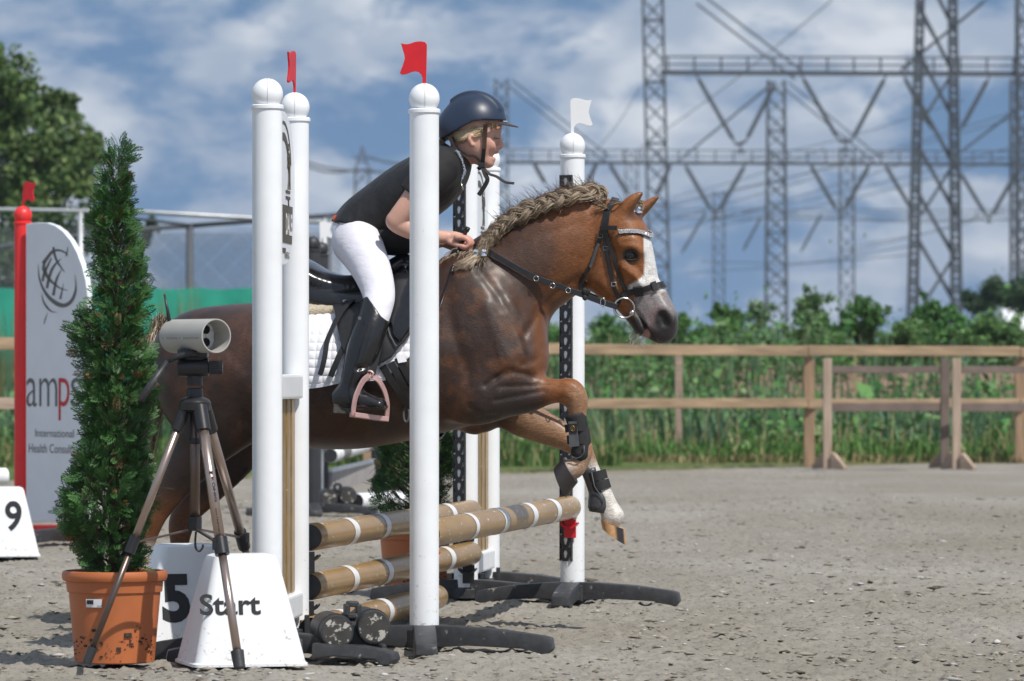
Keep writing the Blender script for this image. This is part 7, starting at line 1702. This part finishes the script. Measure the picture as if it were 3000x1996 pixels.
def thuja(label, c, prof, Y, n, sz, base):
    """prof rows: photo row, left column, right column of the crown; n sprays of flat feathery twigs"""
    root = thing('conifer', label, 'conifer', c, 'clipped conifers in pots'); prof = np.array(prof, float)
    zr = EYE - (prof[:, 0] - PY0) / F * Y; xl = (prof[:, 1] - PX0) / F * Y - c[0]; xr = (prof[:, 2] - PX0) / F * Y - c[0]
    o = np.argsort(zr); zr, xl, xr = zr[o], xl[o], xr[o]
    MB().tube([c + [0, 0, 0.2], c + [(xl + xr)[len(xl) // 2] / 2, 0, (zr[0] + zr[-1]) / 2], c + [(xl[-1] + xr[-1]) / 2, 0, zr[-1] - 0.05]], [0.016, 0.012, 0.004], 8).build('trunk', M['bark'], root, smooth=True)
    z = rng.uniform(0, 1, n); z = zr[0] + (zr[-1] - zr[0]) * z
    L_, R_ = np.interp(z, zr, xl), np.interp(z, zr, xr); cx, hw = (L_ + R_) / 2, (R_ - L_) / 2
    th = rng.uniform(0, 2 * math.pi, n); lump = fbm(th * 1.6 + 3, z * 14, 3, 31); hw = np.maximum(hw - 0.026, hw * 0.25) * (0.58 + 0.92 * lump) * (1 + 0.16 * np.sin(th - z * 2 * math.pi / 0.30)); rad = hw * np.clip(rng.beta(3.4, 1.25, n), 0, 1.02)
    keep = rng.random(n) < np.clip(hw / hw.max() * 1.1 + 0.12, 0, 1); z, cx, th, rad, hw = z[keep], cx[keep], th[keep], rad[keep], hw[keep]; n = len(z)
    out_ = np.stack([np.cos(th), np.sin(th), np.zeros(n)], -1)
    P = np.stack([c[0] + cx + np.cos(th) * rad, c[1] + np.sin(th) * rad, z], -1)
    D = out_ * rng.uniform(0.45, 1.0, (n, 1)) + np.array([0, 0, 1.0]) * rng.normal(0.45, 0.45, (n, 1)) + rng.normal(0, 0.25, (n, 3)); D /= np.linalg.norm(D, axis=1, keepdims=True)
    B = rng.normal(size=(n, 3)); B -= D * (B * D).sum(1, keepdims=True); B /= np.linalg.norm(B, axis=1, keepdims=True)
    s_ = sz * rng.uniform(0.6, 1.35, n)[:, None]
    # one spray: a stem and paired side shoots, each a slim blade
    bl = [((0, 0), (1.0, 0.0), 0.055)]
    for t, l_ in ((0.15, 0.42), (0.32, 0.46), (0.5, 0.42), (0.66, 0.34), (0.8, 0.24)):
        for sg in (-1, 1):
            e = (t + l_ * 0.78, sg * l_ * 0.62); bl.append(((t, 0), e, 0.060))
            mid_ = (t + l_ * 0.4, sg * l_ * 0.32); bl.append((mid_, (mid_[0] + l_ * 0.42, mid_[1] + sg * l_ * 0.06), 0.048))
    N_ = np.cross(D, B); Vs = []
    for (x0, y0), (x1, y1), wd_ in bl:
        dx, dy = x1 - x0, y1 - y0; ll = math.hypot(dx, dy); px_, py_ = -dy / ll * wd_ / 2, dx / ll * wd_ / 2; mx_, my_ = x0 + dx * 0.55, y0 + dy * 0.55
        for (u_, v_) in ((x0, y0), (mx_ + px_, my_ + py_), (x1, y1), (mx_ - px_, my_ - py_)):
            curl = -0.28 * u_ * u_ + 0.10 * abs(v_); Vs.append(P + D * s_ * u_ + B * s_ * v_ + N_ * s_ * curl)
    V = np.stack(Vs, 1); k = len(bl) * 4; Fc = np.arange(n * k).reshape(-1, 4)
    depth = np.clip(rad / np.maximum(hw, 1e-3), 0, 1)
    cc = np.array(base)[None] * rng.uniform(0.7, 1.35, (n, 1)); dead = (rng.random(n) < 0.10) & (depth < 0.8); cc[dead] = np.array((0.16, 0.085, 0.035)) * rng.uniform(0.7, 1.3, (dead.sum(), 1))
    yl = rng.random(n) < 0.015; cc[yl] = (0.36, 0.26, 0.12)
    pal = rng.random(n) < 0.2; cc[pal] *= np.array((1.35, 1.15, 1.3))
    mesh_np('crown', V.reshape(-1, 3), Fc, M['thuja'], root, smooth=False, col=np.repeat(cc, k, 0))
    mb = MB()
    for _ in range(170):
        z_ = rng.uniform(zr[0], zr[-1] - 0.05); a = rng.uniform(0, 6.28); l_, r_ = np.interp(z_, zr, xl), np.interp(z_, zr, xr); h_ = (r_ - l_) / 2; m_ = (l_ + r_) / 2
        mb.tube([c + [m_ * 0.8, 0, z_ - 0.05], c + [m_ + math.cos(a) * h_ * 0.5, math.sin(a) * h_ * 0.5, z_ - 0.01], c + [m_ + math.cos(a) * h_ * 0.85, math.sin(a) * h_ * 0.85, z_ + 0.03]], [0.004, 0.003, 0.0012], 5)
    mb.build('branches', M['bark'], root)
    return root
pc = pt(336, 13.80)
plant_pot('terracotta coloured pot with price label and mud below the near conifer', pc)
v2 = lambda rows: [(a * K, b * K, d * K) for a, b, d in rows]
thuja('tall slender spiral clipped conifer in the foreground beside the tripod', pc, v2([(340, 262, 290), (352, 246, 302), (365, 234, 314), (395, 232, 300), (430, 222, 302), (470, 222, 306), (500, 206, 318), (540, 212, 320), (580, 208, 326), (620, 216, 334), (660, 218, 344), (700, 212, 348), (740, 190, 348), (770, 170, 346), (820, 168, 342), (870, 172, 348), (910, 176, 358), (950, 186, 360), (990, 196, 360), (1030, 188, 352), (1065, 158, 350), (1100, 138, 350), (1140, 126, 348), (1180, 122, 352), (1220, 150, 352), (1260, 172, 348), (1300, 192, 336), (1325, 205, 325)]), 13.80, 7600, 0.047, (0.048, 0.130, 0.034))
pc2 = pt(1216, 18.2)
plant_pot('terracotta coloured pot half hidden behind the ochre poles', pc2, 1.0, False)
thuja('bushy dark conifer standing behind the jump under the pony\'s belly', pc2, [(1010, 1150, 1280), (1100, 1120, 1310), (1200, 1100, 1325), (1290, 1085, 1335), (1370, 1088, 1338), (1440, 1090, 1335), (1500, 1105, 1325), (1560, 1130, 1300), (1590, 1150, 1280)], 18.2, 2600, 0.050, (0.036, 0.105, 0.026))

# red wing with sponsor board at the left
rp = pt(67, 24.0); rw = thing('jump_wing', 'red post jump wing with white sponsor board at the left edge', 'jump wing', rp, 'red jump wings')
post(rw, rp, 1.60, 0.05, 0.0435, 'red_post')
PU = np.array([0.62, -0.785, 0.0]); PU /= np.linalg.norm(PU)
def panel_pt(px, py):                                        # photo pixel -> the board's plane
    o = rp + PU * 0.012 + np.array([0.0, -0.05, 0]); nn_ = np.array([PU[1], -PU[0], 0]); D_ = np.array([(px - PX0) / F, 1.0, -(py - PY0) / F]); t = ((o - CAMP) @ nn_) / (D_ @ nn_); return CAMP + D_ * t
pn = np.cross(PU, UZ)
c3 = lambda x_, y_: (x_ * 0.32245, 550 + y_ * 0.32245)
outl = [c3(*p) for p in ((235, 330), (330, 316), (425, 318), (500, 345), (570, 395), (640, 480), (700, 590), (745, 710), (775, 830), (792, 950), (796, 1100), (796, 3040), (235, 3040))]
Pp = [panel_pt(*p) for p in outl][::-1]; mb = MB(); n = len(Pp); bk_ = [p - pn * 0.030 for p in Pp]
if np.cross(Pp[1] - Pp[0], Pp[2] - Pp[1]) @ pn < 0: pass
mb.add(Pp + bk_, [tuple(range(n)), tuple(range(2 * n - 1, n - 1, -1))] + [(i + n, (i + 1) % n + n, (i + 1) % n, i) for i in range(n)])
bd = mb.build('sponsor_board', M['panel'], rw, bevel=0.004)
# red foot bar
a, b = panel_pt(100, 1560), panel_pt(250, 1560); MB().bar(a - pn * 0.015, b - pn * 0.015, 0.06, 0.075).build('foot_bar', M['red_post'], rw, bevel=0.006)
foot_arm(rw, rp + PU * 0.42 + UZ * 0.0, (-0.55, -0.83, 0), 0.42, 0.075, 0.05); foot_arm(rw, rp + PU * 0.42, (0.55, 0.83, 0), 0.42, 0.075, 0.05); foot_arm(rw, rp, (-0.75, -0.66, 0), 0.42, 0.075, 0.05); foot_arm(rw, rp, (0.75, 0.66, 0), 0.42, 0.075, 0.05)
def stroke(pts, wds, m_='print_grey'):
    P = spline([(*p,) for p in pts], 5); ww = np.interp(np.linspace(0, 1, len(P)), np.linspace(0, 1, len(wds)), wds); T_ = np.gradient(P, axis=0); T_ /= np.linalg.norm(T_, axis=1, keepdims=True); nn_ = np.stack([-T_[:, 1], T_[:, 0]], -1)
    A = [panel_pt(*c3(*(p + q_ * w_ / 2))) + pn * 0.0015 for p, q_, w_ in zip(P, nn_, ww)]; B = [panel_pt(*c3(*(p - q_ * w_ / 2))) + pn * 0.0015 for p, q_, w_ in zip(P, nn_, ww)]; m = len(A)
    MB().add(A + B, [(i, i + 1, m + i + 1, m + i) for i in range(m - 1)]).build('logo_stroke', M[m_], bd)
for pts, wds in (([(348, 690), (355, 800), (385, 900), (440, 990), (520, 1055), (590, 1070), (650, 1030), (685, 950), (690, 870), (682, 790)], (2, 12, 20, 30, 40, 36, 30, 22, 10, 2)),
                 ([(395, 690), (430, 640), (480, 580), (540, 570), (600, 595), (622, 625)], (34, 30, 24, 18, 14, 2)), ([(405, 665), (400, 740), (440, 820), (500, 880), (560, 920), (620, 935)], (14, 34, 28, 18, 12, 3)),
                 ([(485, 540), (495, 600), (520, 670), (560, 730), (590, 770)], (20, 22, 20, 12, 3)), ([(390, 850), (400, 790), (430, 720), (470, 640)], (22, 24, 20, 10)), ([(428, 915), (440, 850), (470, 750), (510, 690), (560, 645)], (22, 26, 24, 18, 3)),
                 ([(485, 980), (500, 900), (520, 820), (565, 735)], (26, 22, 20, 3)), ([(548, 1012), (560, 960), (578, 870)], (20, 14, 3)), ([(620, 535), (610, 590), (595, 630)], (3, 12, 4)),
                 ([(380, 960), (395, 1030), (430, 1090), (470, 1125), (520, 1135)], (3, 14, 20, 12, 2)), ([(435, 1135), (415, 1190), (400, 1240)], (3, 10, 6))): stroke(pts, wds)
def ptext(s_, x0, x1, yb, yt, m_, bold=0.0):
    a, b = panel_pt(x0, yb), panel_pt(x1, yb); wd_ = np.linalg.norm((b - a)[:2]); hh = (yb - yt) / F * a[1]; text(s_, a * [1, 1, 1] + pn * 0.0005, PU, UZ, wd_, hh, M[m_], bd, bold=bold, th=0.0012)
ptext('am', 78, 168, 1192, 1108, 'print_grey', -0.008); ptext('p', 172, 204, 1232, 1108, 'print_red', -0.005); ptext('s', 208, 240, 1192, 1108, 'print_grey', -0.008)
ptext('International', 104, 217, 1280, 1257, 'print_grey'); ptext('Health Consultants', 85, 246, 1326, 1300, 'print_grey')
flag('faded red flag on the red post at the left edge', rp + UZ * 1.682, (0.80, -0.6, 0), 'red_paint', -1, lean=(0.10, 0))
# pole end peeping in at the left edge
pole('red and white pole end at the left edge behind the 9 block', pt(-260, 24.6) + UZ * 0.30, pt(14, 24.9) + UZ * 0.30, [(0.95, .06, 'white_tape')], 0.045, base='red_post', group='poles of the fences behind')

# fence of black standards seen under the pony
M['black_post'] = mat('black plastic post', (0.03, 0.032, 0.036), 0.5, vary=(8, 0.2))
M['grey_plank'] = mat('grey painted plank', (0.34, 0.32, 0.31), 0.7, vary=(9, 0.15), dirt=((0.2, 0.18, 0.16), 20, 0.6, 0.1))
def black_wing(label, pxs, Y, ball=None):
    root = thing('jump_wing', label, 'jump wing', pt(pxs[0], Y), 'black jump wings behind')
    for px in pxs: post(root, pt(px, Y + 0.15 * (px - pxs[0]) / 20), 1.575, 0.04, 0.047, 'black_post', ball=True)
    foot_arm(root, pt(pxs[0], Y), (1, -0.2, 0), 0.4, 0.07, 0.04); foot_arm(root, pt(pxs[0], Y), (-1, -0.2, 0), 0.4, 0.07, 0.04); foot_arm(root, pt(pxs[0], Y), (0.1, -1, 0), 0.4, 0.07, 0.04)
    MB().bar(pt(pxs[0], Y) + UZ * 0.75, pt(pxs[-1], Y + 0.4) + [0.2, 0.4, 0.75], 0.05, 0.10).build('cross_bar', M['black_post'], root)
    return root
black_wing('black jump wing seen behind the saddle, white flag on its ball', (940,), 29.6)
black_wing('second black post beside the black wing seen under the pony\'s belly', (915,), 28.4)
black_wing('black jump wing at the far end of the grey plank under the pony\'s belly', (1108,), 31.0)
MB().tube([pt(944, 29.3) + UZ * 0.12, pt(944, 29.3) + UZ * 0.62], 0.008, 8).build('marker_stick', M['galv'], None, org=pt(944, 29.3)); setp(bpy.data.objects['marker_stick'], 'thin grey rod in front of the black post under the pony\'s belly', 'rod')
flag('white flag on the black wing behind the rider\'s seat', pt(940, 29.6) + UZ * 1.66, (1, 0.1, 0), 'white_flag', -1)
pole('white pole with grey and green bands seen under the pony\'s belly', pt(968, 29.3) + UZ * 0.335, pt(1102, 30.7) + UZ * 0.40, [(0.22, .22, 'grey_tape'), (0.85, .35, 'grey_tape')], 0.047, base='white_plastic', group='poles of the fences behind')
plk = thing('jump_plank', 'grey plank with white top edge seen under the pony\'s belly', 'plank', pt(1030, 30.2))
a, b = pt(968, 29.6), pt(1092, 30.8)
MB().bar(a + UZ * 0.165, b + UZ * 0.205, 0.03, 0.12).build('board', M['grey_plank'], plk); MB().bar(a + UZ * 0.235, b + UZ * 0.275, 0.034, 0.020).build('edge', M['white_plastic'], plk)
pole('white pole lying on the sand behind the far conifer', pt(1045, 29.0) + UZ * 0.06, pt(1180, 29.6) + UZ * 0.06, [], 0.05, base='white_plastic', group='poles of the fences behind')
ballast('distant twin roll weight seen under the pony\'s belly', pt(988, 28.9), (0.12, -1, 0), 'rubber ballast weights', 1.05)

# ------------------------------------------------------------------ thin summer haze
hz = bpy.data.materials.new('thin haze'); hz.use_nodes = True; ht = hz.node_tree; ht.nodes.clear()
pv = ht.nodes.new('ShaderNodeVolumePrincipled'); pv.inputs['Color'].default_value = (0.78, 0.86, 1.0, 1); pv.inputs['Density'].default_value = 0.00028; pv.inputs['Anisotropy'].default_value = 0.2
ho = ht.nodes.new('ShaderNodeOutputMaterial'); ht.links.new(pv.outputs[0], ho.inputs['Volume'])
setp(MB().box((0, 480, 13.3), (1500, 1100, 29)).build('haze', hz), 'thin summer haze over the arena and switchyard', kind='stuff')
